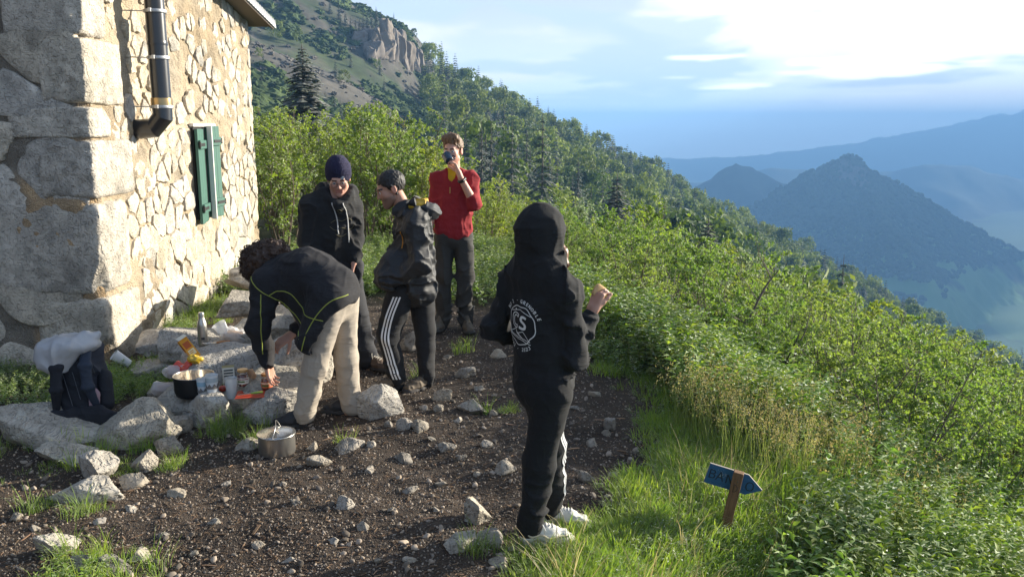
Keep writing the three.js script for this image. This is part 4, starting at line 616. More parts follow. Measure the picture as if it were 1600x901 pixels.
{
  const fine = coniferTree(240, 13, 44, 19);
  for (const [px, py, s, sy, label] of [[471, 66, 62, 1, 'tall dark spruce behind the hazel shrubs next to the hut'], [1108, 338, 60, 1, 'dark spruce standing out of the thicket right of centre'], [965, 268, 90, 0.9, 'dark spruce above the thicket right of the hooded woman']]) { const d = ray(px, py), top = 2 + d.y * s / -d.z, x = d.x * s / -d.z, y = groundY(x, -s), h = Math.max(4, top - y); tree('spruce_tree', fine, label, [x, y, -s], h / 13, px, undefined, 1).scale.multiply(V(1.7 * sy, 1, 1.7 * sy)); }
  for (const [px, py, h] of [[556, 52, 9], [562, 47, 8], [568, 44, 10], [574, 40, 9], [581, 38, 8], [588, 36, 10], [596, 36, 8], [604, 38, 7], [540, 34, 8], [548, 42, 7], [530, 26, 8], [639, 66, 6], [516, 16, 8], [690, 108, 5]]) { const p = hitFar(px, py + 6, 200); tree('spruce_tree', conifers[px % 4], 'small dark spruce on top of the pale cliff', [p.x, p.y - 0.5, p.z], h / 13, px, 'spruces on the cliff'); }
  const R = rng(3131), spots = [];
  for (let t = 0; t < 26000; t++) { const s = 90 + 480 * Math.pow(R(), 0.62), u = -0.36 + 1.0 * R(), x = u * s, z = -s, y = groundY(x, z);
    const line = x + 0.085 * s + 14 * fbm(x / 40, 2, z / 40, 3); const dens = line > 0 ? 1 : (y < 45 ? 0.02 : 0.006); if (R() > dens) continue; if (s < 200 && line > 0 && R() < 0.45) continue;
    const gap = 5.6 + 1.6 * R(); if (spots.some((q) => Math.abs(q[0] - x) < gap && Math.abs(q[2] - z) < gap && Math.hypot(q[0] - x, q[2] - z) < gap)) continue;
    if (!sees(x, y + 9, z)) continue; spots.push([x, y, z, line, R()]); }
  spots.sort((a, b) => b[2] - a[2]);
  const M = new THREE.Matrix4(), far = [...broads, ...conifers].map(() => []);
  spots.forEach(([x, y, z, line, q], i) => {
    const con = noise(x / 28, 3, z / 28) + (q - 0.5) * 1.3 + smooth(430, 500, -z) * 0.4 > 0.16, shapes = con ? conifers : broads, k = Math.floor(q * 997) % shapes.length, small = line < 0 ? 0.4 : 1, sc = (0.7 + 1.0 * Math.pow((q * 13) % 1, 1.4)) * small * (con ? 1.0 : 1.1), sy = 0.9 + 0.3 * ((q * 29) % 1);
    if (i < 280) tree(con ? 'spruce_tree' : 'broadleaf_tree', shapes[k], con ? 'dark spruce in the forest on the middle slope' : line < 0 ? 'small green tree scattered on the upper meadow' : 'round leafy tree in the forest on the middle slope', [x, y - 0.4, z], sc, q * 60, con ? 'spruces of the middle slope' : line < 0 ? 'small trees of the upper meadow' : 'leafy trees of the middle slope', sy);
    else far[(con ? broads.length : 0) + k].push(M.clone().compose(V(x, y - 0.4, z), new THREE.Quaternion().setFromAxisAngle(V(0, 1, 0), q * 60), V(sc, sc * sy, sc)));
  });
  const G = new THREE.Group(); G.name = 'forest'; scene.add(G); tag(G, 'dense mixed forest covering the far part of the green mountainside', 'forest', null, 'stuff');
  [...broads, ...conifers].forEach((s, k) => { if (!far[k].length) return; const I = new THREE.InstancedMesh(s.crown, farLeafMat, far[k].length); I.name = 'forest_crowns'; I.userData.kind = 'stuff'; far[k].forEach((m, n) => { I.setMatrixAt(n, m); const v = 0.6 + 0.45 * (hash(n, k, 3) * 0.5 + 0.5); I.setColorAt(n, rgb(v * 1.02, v, v * 0.85)); }); G.add(I); });
  console.log('trees', spots.length);
}

// scrub and boulders of the upper slope: one mass, nobody could count them
{
  const R = rng(818), pts = [], rocks = []; for (let t = 0; t < 60000 && pts.length < 5200; t++) { const s = 120 + 400 * R(), x = (-0.34 + 0.30 * R()) * s, z = -s, y = groundY(x, z); if (x + 0.085 * s > 6) continue; const n = fbm(x / 30, y / 30, z / 30, 4) + 0.25 * smooth(40, 0, y); const c = groundColor(x, z, y); if (c[0] > c[1] * 0.95) { if (R() < 0.25) rocks.push([x, y, z]); continue; } if (n < -0.02 + 0.2 * (R() - 0.5)) continue; pts.push([x, y, z]); }
  const blob = (seed, rough) => { const g = new THREE.IcosahedronGeometry(1, 2), P = g.attributes.position; for (let i = 0; i < P.count; i++) { const q = V().fromBufferAttribute(P, i), n = 1 + rough * noise(q.x * 2.1 + seed, q.y * 2.1, q.z * 2.1) + rough * 0.7 * noise(q.x * 5 + seed, q.y * 5, q.z * 5); P.setXYZ(i, q.x * n, q.y * n * 0.75, q.z * n); } g.computeVertexNormals(); return g; };
  const mass = (name, label, cat, list, g, size, cols) => { const I = new THREE.InstancedMesh(g, std([1, 1, 1], 1), list.length); I.name = name; tag(I, label, cat, null, 'stuff'); const M = new THREE.Matrix4(), Q = new THREE.Quaternion(); list.forEach(([x, y, z], i) => { const s = size[0] + (size[1] - size[0]) * Math.pow(R(), 2.2); M.compose(V(x, y + s * 0.15, z), Q.setFromAxisAngle(V(0, 1, 0), R() * 6), V(s * (0.8 + 0.5 * R()), s, s)); I.setMatrixAt(i, M); I.setColorAt(i, rgb(...mix3(cols[0], cols[1], R()))); }); scene.add(I); };
  mass('hillside_scrub', 'patches of low green scrub on the upper slope behind the hut', 'scrub', pts, blob(3, 0.5), [0.5, 2.6], [[0.022, 0.042, 0.010], [0.06, 0.09, 0.02]]);
  mass('scree', 'loose brown stones of the scree on the upper slope', 'scree', rocks.slice(0, 5000), blob(9, 0.6), [0.25, 1.3], [[0.07, 0.06, 0.05], [0.17, 0.15, 0.125]]);
}
// ================= people =================
// distance fields of smoothly joined tapered limbs, meshed with surface nets
class Field {
  constructor() { this.q = []; this.fold = null; }
  cap(a, b, ra, rb = ra, { side, flat = 1, k = 0.03, cut = false } = {}) { const e = [b[0] - a[0], b[1] - a[1], b[2] - a[2]]; this.q.push({ t: 0, a, e, i: 1 / Math.max(1e-9, e[0] ** 2 + e[1] ** 2 + e[2] ** 2), ra, dr: rb - ra, side, f: 1 - 1 / flat, k, cut, m: Math.max(ra, rb) * flat }); return this; }
  ball(c, r, k = 0.03, cut = false) { return this.cap(c, c, r, r, { k, cut }); }
  ell(c, r, { ax = [1, 0, 0], ay = [0, 1, 0], az = [0, 0, 1], k = 0.03, cut = false } = {}) { this.q.push({ t: 1, a: c, r, ax, ay, az, k, cut, e: [0, 0, 0], m: Math.max(...r) }); return this; }
  chain(pts, radii, o) { for (let i = 0; i < pts.length - 1; i++) this.cap(pts[i], pts[i + 1], radii[i], radii[i + 1], o); return this; }
  d(x, y, z) {
    let d = 1e3;
    for (const p of this.q) {
      let X = x - p.a[0], Y = y - p.a[1], Z = z - p.a[2], s;
      if (p.t === 0) { const t = Math.min(1, Math.max(0, (X * p.e[0] + Y * p.e[1] + Z * p.e[2]) * p.i)); X -= p.e[0] * t; Y -= p.e[1] * t; Z -= p.e[2] * t; if (p.side) { const w = (X * p.side[0] + Y * p.side[1] + Z * p.side[2]) * p.f; X -= w * p.side[0]; Y -= w * p.side[1]; Z -= w * p.side[2]; } s = Math.sqrt(X * X + Y * Y + Z * Z) - p.ra - p.dr * t; }
      else { const u = X * p.ax[0] + Y * p.ax[1] + Z * p.ax[2], v = X * p.ay[0] + Y * p.ay[1] + Z * p.ay[2], w = X * p.az[0] + Y * p.az[1] + Z * p.az[2], [a, b, c] = p.r; const k0 = Math.hypot(u / a, v / b, w / c), k1 = Math.hypot(u / a / a, v / b / b, w / c / c); s = k1 < 1e-6 ? -Math.min(a, b, c) : k0 * (k0 - 1) / k1; }
      if (p.cut) { s = -s; const h = Math.max(p.k - Math.abs(d - s), 0) / p.k; d = Math.max(d, s) + h * h * p.k / 4; }
      else { const h = Math.max(p.k - Math.abs(d - s), 0) / p.k; d = Math.min(d, s) - h * h * p.k / 4; }
    }
    if (this.fold && d < 0.06 && d > -0.06) d += this.fold(x, y, z);
    return d;
  }
  box(m = 0.03) { const lo = [1e9, 1e9, 1e9], hi = [-1e9, -1e9, -1e9]; for (const p of this.q) if (!p.cut) for (let c = 0; c < 3; c++) for (const v of [p.a[c], p.a[c] + p.e[c]]) { lo[c] = Math.min(lo[c], v - p.m - m); hi[c] = Math.max(hi[c], v + p.m + m); } return [lo, hi]; }
  mesh(h = 0.01, color, box) { const [lo, hi] = box ?? this.box(); return netMesh((x, y, z) => this.d(x, y, z), lo, hi, h, color); }
  // first point of the surface along a ray
  hit(o, dir, off = 0.002) { let t = 0; const n = Math.hypot(...dir), D = dir.map((v) => v / n); for (let i = 0; i < 90; i++) { const s = this.d(o[0] + D[0] * t, o[1] + D[1] * t, o[2] + D[2] * t); if (s < 0.0006) break; t += s * 0.7; if (t > 2) return null; } return [o[0] + D[0] * (t - off), o[1] + D[1] * (t - off), o[2] + D[2] * (t - off)]; }
}
function netMesh(f, lo, hi, h, color) {
  const N = [0, 1, 2].map((c) => Math.ceil((hi[c] - lo[c]) / h) + 2), [nx, ny, nz] = N, val = new Float32Array(nx * ny * nz).fill(1), B = 8, R = h * B * 0.87 * 1.35 + 0.012, at = (i, j, k) => (k * ny + j) * nx + i;
  for (let K = 0; K < nz; K += B) for (let J = 0; J < ny; J += B) for (let I = 0; I < nx; I += B) {
    const c = f(lo[0] + (I + B / 2) * h, lo[1] + (J + B / 2) * h, lo[2] + (K + B / 2) * h), skip = Math.abs(c) > R;
    for (let k = K; k < Math.min(nz, K + B); k++) for (let j = J; j < Math.min(ny, J + B); j++) for (let i = I; i < Math.min(nx, I + B); i++) val[at(i, j, k)] = skip ? Math.sign(c) : f(lo[0] + i * h, lo[1] + j * h, lo[2] + k * h);
  }
  const id = new Int32Array(nx * ny * nz).fill(-1), pos = [], idx = [];
  for (let k = 0; k < nz - 1; k++) for (let j = 0; j < ny - 1; j++) for (let i = 0; i < nx - 1; i++) {
    const b = at(i, j, k); let n = 0, x = 0, y = 0, z = 0; const v = [val[b], val[b + 1], val[b + nx], val[b + nx + 1], val[b + nx * ny], val[b + nx * ny + 1], val[b + nx * ny + nx], val[b + nx * ny + nx + 1]];
    let neg = 0; for (const q of v) if (q < 0) neg++; if (!neg || neg === 8) continue;
    for (const [p, q] of EDGES) if ((v[p] < 0) !== (v[q] < 0)) { const t = v[p] / (v[p] - v[q]); x += (p & 1) + t * ((q & 1) - (p & 1)); y += ((p >> 1) & 1) + t * (((q >> 1) & 1) - ((p >> 1) & 1)); z += (p >> 2) + t * ((q >> 2) - (p >> 2)); n++; }
    id[b] = pos.length / 3; pos.push(lo[0] + (i + x / n) * h, lo[1] + (j + y / n) * h, lo[2] + (k + z / n) * h);
  }
  const quad = (a, b, c, d, flip) => { if (a < 0 || b < 0 || c < 0 || d < 0) return; flip ? idx.push(a, c, b, a, d, c) : idx.push(a, b, c, a, c, d); };
  for (let k = 1; k < nz - 1; k++) for (let j = 1; j < ny - 1; j++) for (let i = 1; i < nx - 1; i++) { const b = at(i, j, k), s = val[b] < 0;
    if (s !== val[b + 1] < 0) quad(id[b - nx - nx * ny], id[b - nx * ny], id[b], id[b - nx], !s);
    if (s !== val[b + nx] < 0) quad(id[b - 1 - nx * ny], id[b - 1], id[b], id[b - nx * ny], !s);
    if (s !== val[b + nx * ny] < 0) quad(id[b - 1 - nx], id[b - nx], id[b], id[b - 1], !s); }
  const col = color ? [] : null; if (color) for (let i = 0; i < pos.length; i += 3) col.push(...color(pos[i], pos[i + 1], pos[i + 2]));
  const uv = []; for (let i = 0; i < pos.length; i += 3) uv.push(pos[i] * 0.8 + pos[i + 2] * 0.7, pos[i + 1]);
  return geo(pos, idx, col, uv);
}
const EDGES = [[0, 1], [2, 3], [4, 5], [6, 7], [0, 2], [1, 3], [4, 6], [5, 7], [0, 4], [1, 5], [2, 6], [3, 7]];
const A3 = { add: (a, b, s = 1) => [a[0] + b[0] * s, a[1] + b[1] * s, a[2] + b[2] * s], cross: (a, b) => [a[1] * b[2] - a[2] * b[1], a[2] * b[0] - a[0] * b[2], a[0] * b[1] - a[1] * b[0]], dot: (a, b) => a[0] * b[0] + a[1] * b[1] + a[2] * b[2], unit: (a) => { const n = Math.hypot(...a); return a.map((v) => v / n); }, lerp: (a, b, t) => a.map((v, i) => v + (b[i] - v) * t) };
const leftOf = (f) => A3.unit([f[2], 0, -f[0]]);
// cloth folds: ridged noise, fx fy fz set the direction the folds run
const folds = (amp, fx, fy, fz, seed) => (x, y, z) => { const w = 0.35 * noise(x * 5 + seed, y * 5, z * 5), n = noise(x * fx + seed + w, y * fy + w * 3, z * fz), m = noise(x * fx * 2.2 + seed, y * fy * 2.1 + 5, z * fz * 2.2); return -amp * 2.0 * (Math.pow(1 - Math.abs(n), 4) - 0.3) - amp * 0.5 * m; };

// ---- head: centre c, looking along f, crown toward u ----
function headField(c, f, u0 = [0, 1, 0], scale = 1) {
  f = A3.unit(f); const r = A3.unit(A3.cross(f, u0)), u = A3.cross(r, f), s = scale, P = (a, b, d) => [0, 1, 2].map((i) => c[i] + (r[i] * a + u[i] * b + f[i] * d) * s), ax = { ax: r, ay: u, az: f }, F = new Field(), R = (...v) => v.map((q) => q * s);
  F.ell(P(0, 0.038, -0.012), R(0.076, 0.086, 0.096), ax).ell(P(0, -0.04, 0.028), R(0.056, 0.072, 0.060), { ...ax, k: 0.03 * s });
  F.cap(P(-0.045, -0.06, 0.01), P(0, -0.1, 0.062), 0.022 * s, 0.02 * s, { k: 0.03 * s }).cap(P(0.045, -0.06, 0.01), P(0, -0.1, 0.062), 0.022 * s, 0.02 * s, { k: 0.03 * s });
  F.cap(P(-0.034, 0.022, 0.078), P(0.034, 0.022, 0.078), 0.013 * s, 0.013 * s, { k: 0.02 * s });
  for (const q of [-1, 1]) F.ball(P(0.037 * q, -0.022, 0.058), 0.027 * s, 0.025 * s);
  for (const q of [-1, 1]) F.ball(P(0.031 * q, 0.003, 0.101), 0.017 * s, 0.012 * s, true);
  for (const q of [-1, 1]) F.ball(P(0.031 * q, 0.002, 0.0775), 0.0125 * s, 0.002);
  F.cap(P(0, 0.016, 0.086), P(0, -0.03, 0.101), 0.0075 * s, 0.0115 * s, { k: 0.014 * s }); for (const q of [-1, 1]) F.ball(P(0.011 * q, -0.034, 0.093), 0.0085 * s, 0.008 * s);
  F.cap(P(-0.02, -0.059, 0.078), P(0.02, -0.059, 0.078), 0.0085 * s, 0.0085 * s, { k: 0.008 * s }).cap(P(-0.017, -0.071, 0.077), P(0.017, -0.071, 0.077), 0.0095 * s, 0.0095 * s, { k: 0.008 * s });
  F.cap(P(-0.024, -0.065, 0.092), P(0.024, -0.065, 0.092), 0.0025 * s, 0.0025 * s, { k: 0.004, cut: true });
  for (const q of [-1, 1]) { F.ell(P(0.079 * q, 0.0, -0.012), R(0.009, 0.033, 0.020), { ...ax, k: 0.01 }); F.ell(P(0.09 * q, 0.002, -0.008), R(0.006, 0.02, 0.011), { ...ax, k: 0.005, cut: true }); }
  return { F, P, r, u, f, s, c };
}
const SKIN = [0.50, 0.27, 0.19];
function headColor(H, { skin = SKIN, stubble = 0 } = {}) { return (x, y, z) => { const d = [x - H.c[0], y - H.c[1], z - H.c[2]], a = A3.dot(d, H.r) / H.s, b = A3.dot(d, H.u) / H.s, e = A3.dot(d, H.f) / H.s; let k = skin.slice();
  for (const q of [-1, 1]) { const m = Math.hypot(a - 0.031 * q, b - 0.002, e - 0.0775); if (m < 0.0138 && e > 0.0785) return Math.hypot(a - 0.031 * q, b - 0.001) < 0.0058 ? [0.03, 0.02, 0.015] : [0.62, 0.58, 0.55]; }
  if (e > 0.07 && Math.abs(a) < 0.026 && b > -0.08 && b < -0.051) k = mix3(k, [0.42, 0.15, 0.12], 0.75);
  k = mix3(k, [0.55, 0.22, 0.16], 0.35 * clamp(1 - Math.hypot(Math.abs(a) - 0.04, b + 0.02) / 0.03)); if (Math.abs(a) > 0.07) k = mix3(k, [0.56, 0.22, 0.16], 0.4);
  const eb = Math.abs(Math.abs(a) - 0.032); if (eb < 0.02 && Math.abs(b - 0.027 + eb * 0.15) < 0.0055 && e > 0.06) k = [0.04, 0.025, 0.018];
  if (stubble) { const t = smooth(-0.035, -0.055, b + 0.25 * (Math.abs(a) > 0.045 ? -(Math.abs(a) - 0.045) : 0)) * smooth(-0.03, 0.0, e); k = mix3(k, [0.10, 0.07, 0.055], stubble * t); } return k; }; }
// ---- hand: from the wrist w along d, palm facing n, thumb side by sign; curl per finger (radians per joint) ----
function handField(w, d, n, sign, curl = [0.35, 0.4, 0.45, 0.5], thumb = { out: 0.7, in: 0.4, bend: 0.25 }, scale = 1) {
  d = A3.unit(d); n = A3.unit(A3.add(n, d, -A3.dot(n, d))); const s = A3.cross(d, n).map((v) => v * sign), F = new Field(), P = (a, b, c) => [0, 1, 2].map((i) => w[i] + (d[i] * a + s[i] * b + n[i] * c) * scale), S = scale, tips = [];
  const off = [0.029, 0.010, -0.010, -0.028], base = [0.088, 0.092, 0.088, 0.080], len = [0.072, 0.080, 0.075, 0.058], rad = [0.0088, 0.0092, 0.0088, 0.0078];
  F.cap(P(-0.03, 0, 0), P(0.01, 0, 0), 0.026 * S, 0.026 * S, { side: s, flat: 1.15, k: 0.02 });
  for (let i = 0; i < 4; i++) F.cap(P(0.008, off[i] * 0.7, 0), P(base[i], off[i], 0.001), 0.0145 * S, 0.0115 * S, { k: 0.016 * S });
  for (let i = 0; i < 4; i++) { let p = P(base[i], off[i], 0.001), a = 0; const c = curl[i]; for (const [q, fr] of [[0, 0.45], [1, 0.31], [2, 0.24]]) { a += c * (q ? 1.15 : 0.9); const dir = [0, 1, 2].map((m) => d[m] * Math.cos(a) + n[m] * Math.sin(a) + s[m] * (i - 1.5) * -0.03), e = A3.add(p, dir, len[i] * fr * S); F.cap(p, e, rad[i] * (1 - q * 0.08) * S, rad[i] * (0.92 - q * 0.1) * S, { k: q ? 0.003 : 0.007 }); p = e; } tips.push(p); }
  let p = P(0.022, 0.022, 0.006), v = A3.unit([0, 1, 2].map((m) => d[m] * (1 - thumb.out * 0.5) + s[m] * thumb.out + n[m] * thumb.in)); for (const [l, r0, r1] of [[0.042, 0.0145, 0.0115], [0.031, 0.0112, 0.0098], [0.026, 0.0098, 0.0078]]) { const e = A3.add(p, v, l * S); F.cap(p, e, r0 * S, r1 * S, { k: 0.008 }); p = e; v = A3.unit(A3.add(A3.add(v, d, thumb.bend), n, thumb.bend * 0.6)); }
  return { F, tips, thumb: p, P };
}
const skinMat = phys([1, 1, 1], 0.55, { vertexColors: true });
const skinOf = (skin) => () => skin;
// ---- shoe: heel-to-toe direction, length; a group with upper, sole and laces ----
function shoe(root, name, ankle, dir, { len = 0.285, ground = 0, upper, sole, lace, high = 0.1, chunky = 1, label, pitch = 0, trim }) {
  const f = A3.unit([dir[0], 0, dir[2] ?? dir[1]]), l = leftOf(f), o = new THREE.Group(); o.name = name; if (label) o.userData.label = label; root.add(o);
  const heel = [ankle[0] - f[0] * 0.055, ground, ankle[2] - f[2] * 0.055], P = (a, b, c) => { const y = b + Math.max(0, pitch * (len * 0.68 - a)); return [heel[0] + f[0] * a + l[0] * c, heel[1] + y, heel[2] + f[2] * a + l[2] * c]; }, L = len, h = 0.026 * chunky;
  const S = new Field(), opt = { side: l, k: 0.03 };
  S.cap(P(0.045, h * 0.62, 0), P(L * 0.45, h * 0.62, 0.002), h * 0.75, h * 0.7, { ...opt, flat: 1.65 / chunky * 1.2 }).cap(P(L * 0.45, h * 0.62, 0), P(L - 0.055, h * 0.62, 0.004), h * 0.7, h * 0.72, { ...opt, flat: 2.1 / chunky * 1.15 }); S.cap(P(L * 0.66, h * 0.62, 0.004), P(L - 0.03, h * 0.72, 0.004), h * 0.7, h * 0.62, { ...opt, flat: 1.9 / chunky });
  S.fold = (x, y, z) => 0.0025 * Math.sign(Math.sin(((x - heel[0]) * f[0] + (z - heel[2]) * f[2]) * 260)) * (y - heel[1] < h * 0.4 ? 1 : 0);
  const U = new Field();
  U.cap(P(0.035, h + 0.02, 0), P(0.045, high, 0), 0.033, 0.034, { side: l, flat: 1.05, k: 0.03 }).cap(P(0.06, h + 0.028, 0), P(L * 0.52, h + 0.026, 0), 0.036, 0.034, { side: l, flat: 1.1, k: 0.03 }).cap(P(L * 0.5, h + 0.02, 0.003), P(L - 0.06, h + 0.010, 0.004), 0.034, 0.029, { side: l, flat: 1.3, k: 0.03 }).cap(P(0.07, high * 0.8, 0), P(L * 0.55, h + 0.04, 0), 0.03, 0.025, { k: 0.03 });
  if (high < 0.13) U.cap(P(0.05, high + 0.03, 0), P(0.06, high - 0.005, 0), 0.03, 0.026, { k: 0.008, cut: true });
  U.fold = folds(0.0035, 25, 30, 25, ankle[0] * 50);
  part('upper', U.mesh(0.006), upper, o); part('sole', S.mesh(0.006), sole, o);
  if (lace) { const T = []; for (let i = 0; i < 5; i++) { const a = L * (0.34 + 0.06 * i), p = [-1, 0, 1].map((q) => U.hit(P(a, 0.2, q * 0.02), [0, -1, 0], 0.002)).filter(Boolean); if (p.length === 3) T.push(tube(p, 0.0028, 5)); } const e = U.hit(P(L * 0.36, 0.2, 0.0), [0, -1, 0], 0.003); if (e) for (const q of [-1, 1]) T.push(tube(bezier([e, A3.add(A3.add(e, l, q * 0.025), [0, 0.012, 0]), A3.add(A3.add(A3.add(e, l, q * 0.045), f, 0.02), [0, -0.025, 0])], 8), 0.0025, 5)); if (T.length) part('laces', merge(T), lace, o); }
  if (trim) for (const q of [-1, 1]) { const pts = [[0.02, 0.07], [0.05, 0.045], [0.10, 0.05], [0.13, 0.035], [0.19, 0.034], [0.23, 0.03]].map(([a, y]) => U.hit(P(a, h + y - 0.01, q * 0.2), [-l[0] * q, 0, -l[2] * q], 0.001)).filter(Boolean); if (pts.length > 2) part('trim', tube(bezier(pts, 14), 0.006, 6), trim, o); }
  return o;
}
// a ribbon laid on a field: points with a common inward direction, half width along w
function ribbon(F, pts, inward, w, half, off = 0.0025) { const pos = [], idx = []; let n = 0; for (const p of pts) { const row = [-1, 0, 1].map((q) => F.hit(A3.add(p, w, q * half), inward, off)); if (row.some((r) => !r)) continue; const far = n && Math.hypot(...row[1].map((v, c) => v - pos[(n * 3 - 2) * 3 + c])) > 0.045; row.forEach((r) => pos.push(...r)); if (n && !far) for (let k = 0; k < 2; k++) { const a = (n - 1) * 3 + k; idx.push(a, a + 1, a + 3, a + 1, a + 4, a + 3); } n++; } return geo(pos, idx); }
const steps = (pts, n) => new THREE.CatmullRomCurve3(pts.map((p) => V(...p))).getPoints(n).map((p) => p.toArray());
const seam = (F, pts, inward, r, n = 30, off = 0) => { const q = steps(pts, n).map((p) => F.hit(p, inward, off)).filter(Boolean); return tube(q, r, 5); };
const footY = (root, p) => groundY(root.position.x + p[0], root.position.z + p[2]) - root.position.y;
const clothBump = dataTex(1024, (u, v) => { const w = 0.05 * tfbm(u, v, 4, 3, 3); let k = 0; for (const [c, a, s] of [[7, 0.5, 5], [15, 0.28, 6], [31, 0.14, 7]]) k += a * Math.pow(1 - Math.abs(tnoise((u + w + 0.5 * v * (c === 15 ? 1 : 0)) % 1, (v * 1 + w + 1) % 1, c, s)), 2.2); k = 0.2 + 0.75 * k + 0.03 * tnoise(u, v, 250, 9); return [k, k, k]; }, false, 1.6);
const cloth = (r, g, b, rough = 0.92, sheen = 0.15) => { const m = std([r * 0.85, g * 0.85, b * 0.85], rough + 0 * sheen, { bumpMap: clothBump, bumpScale: 0.010 }); return m; };

// ---------- the hooded woman, nearest, back to the viewer ----------
{
  const o = thing('person', 'person in a black hooded tracksuit and white sneakers, standing with their back turned', 'person', [0.14, 0, -3.84]);
  const f = [0.73, 0, -0.68], r = [0.68, 0, 0.73], blk = cloth(0.014, 0.014, 0.015, 0.95, 0.05), pnt = cloth(0.011, 0.011, 0.012, 0.95, 0.05);
  const shR = [0.105, 1.285, 0.105], elR = [0.145, 0.965, 0.10], wrR = [0.218, 1.12, -0.01], shL = [-0.135, 1.285, -0.11], elL = [-0.228, 1.05, -0.12], wrL = [-0.05, 0.97, -0.24];
  const hd = headField([0.0, 1.505, -0.01], [0.82, -0.08, -0.57]);
  const B = new Field().cap([0, 0.86, 0], [0, 1.24, 0], 0.09, 0.09, { side: r, flat: 1.35, k: 0.06 }).cap([0, 1.24, 0], [0, 1.46, -0.01], 0.05, 0.047).cap(shR, shL, 0.045).chain([shR, elR, wrR], [0.042, 0.035, 0.025]).chain([shL, elL, wrL], [0.042, 0.035, 0.025]).chain([[0.045, 0.80, 0.07], [-0.015, 0.45, 0.06], [-0.045, 0.07, 0.06]], [0.075, 0.048, 0.036]).chain([[0, 0.80, -0.07], [0.045, 0.46, -0.11], [0.058, 0.07, -0.18]], [0.075, 0.048, 0.036]);
  const hn = handField([0.235, 1.165, -0.025], [0.35, 0.9, -0.25], [0.72, -0.1, -0.68], -1, [0.75, 0.75, 0.7, 0.65], { out: 0.25, in: 0.35, bend: 0.12 }, 0.92);
  part('body', merge([B.mesh(0.014, skinOf(SKIN)), hd.F.mesh(0.004, headColor(hd)), hn.F.mesh(0.0035, skinOf(SKIN))]), skinMat, o);
  const J = new Field().cap([0.0, 0.90, 0], [-0.01, 1.22, 0], 0.108, 0.112, { side: r, flat: 1.36, k: 0.06 }).cap(shR, shL, 0.066, 0.066, { k: 0.07 }).cap([0, 0.835, 0], [0, 0.865, 0], 0.113, 0.113, { side: r, flat: 1.38, k: 0.012 })
    .chain([shR, elR, wrR], [0.062, 0.053, 0.042], { k: 0.035 }).chain([shL, elL, wrL], [0.062, 0.055, 0.046], { k: 0.035 })
    .cap([-0.02, 1.34, 0.0], [-0.012, 1.535, 0], 0.104, 0.113, { k: 0.05 }).ell([-0.012, 1.548, 0.0], [0.108, 0.119, 0.116], { k: 0.03 }).cap([0.02, 1.35, 0.06], [-0.08, 1.35, -0.06], 0.075, 0.075, { k: 0.05 })
    .ell([0.075, 1.50, -0.068], [0.085, 0.135, 0.09], { k: 0.02, cut: true }).cap([0.075, 1.57, 0.01], [0.06, 1.43, 0.04], 0.016, 0.016, { k: 0.02 });
  J.fold = (() => { const a = folds(0.010, 8, 15, 8, 3), b = folds(0.006, 14, 5, 14, 9); return (x, y, z) => a(x, y, z) * (x > 0.09 || x < -0.17 ? 1.2 : 0.35) + b(x, y, z) * (y > 1.35 ? 0.7 : 0.5); })();
  const hood = part('hoodie', J.mesh(0.0085), blk, o, 'black pullover with the hood up and a white round print');
  part('cuff', new Field().cap(A3.lerp(elR, wrR, 0.9), A3.lerp(elR, wrR, 1.12), 0.042, 0.038).mesh(0.006), blk, hood);
  const T = new Field().cap([0, 0.87, 0], [0, 0.80, 0], 0.116, 0.118, { side: r, flat: 1.3, k: 0.05 }).chain([[0.045, 0.80, 0.07], [-0.012, 0.45, 0.06], [-0.048, 0.115, 0.06]], [0.094, 0.074, 0.060], { k: 0.03 }).chain([[0, 0.80, -0.07], [0.045, 0.46, -0.11], [0.058, 0.115, -0.18]], [0.094, 0.074, 0.060], { k: 0.03 });
  T.fold = (() => { const a = folds(0.007, 6, 11, 6, 21); return (x, y, z) => a(x, y, z) * (0.5 + smooth(0.6, 0.2, y)); })();
  const tr = part('trousers', T.mesh(0.0085), pnt, o, 'black track trousers with white side stripes');
  const white = std([0.6, 0.6, 0.6], 0.8);
  for (const q of [-0.016, 0, 0.016]) { const D = [0.93, 0, 0.36], W = [-0.36, 0, 0.93]; part('stripe', ribbon(T, steps([[0.02, 0.76, -0.06], [0.03, 0.6, -0.09], [0.045, 0.46, -0.11], [0.052, 0.3, -0.15], [0.057, 0.17, -0.175]], 44).map((p) => A3.add(A3.add(p, D, 0.3), W, q)), D.map((v) => -v), W, 0.005), white, tr); }
  // print on the back
  const cv = document.createElement('canvas'); cv.width = cv.height = 512; const g = cv.getContext('2d'); g.clearRect(0, 0, 512, 512); g.strokeStyle = g.fillStyle = '#fff'; g.lineWidth = 8; g.lineJoin = 'round';
  g.beginPath(); for (let i = 0; i <= 60; i++) { const t = i / 60 * 2 * Math.PI, q = 165 * (1 + 0.025 * Math.sin(t * 9) + 0.02 * Math.sin(t * 5 + 1)); g[i ? 'lineTo' : 'moveTo'](256 + q * Math.cos(t), 256 + q * Math.sin(t)); } g.stroke();
  const arc = (s, rad, mid, span, flip) => { g.font = 'bold 42px sans-serif'; g.textAlign = 'center'; g.textBaseline = 'middle'; [...s].forEach((ch, i) => { const a = mid + (i / (s.length - 1) - 0.5) * span * (flip ? -1 : 1); g.save(); g.translate(256 + rad * Math.cos(a), 256 + rad * Math.sin(a)); g.rotate(a + (flip ? -Math.PI / 2 : Math.PI / 2)); g.fillText(ch, 0, 0); g.restore(); }); };
  arc('NT 2 · GRENOBLE', 208, -Math.PI / 2, 2.1, false); arc('2022 · 2023', 208, Math.PI / 2, 1.45, true);
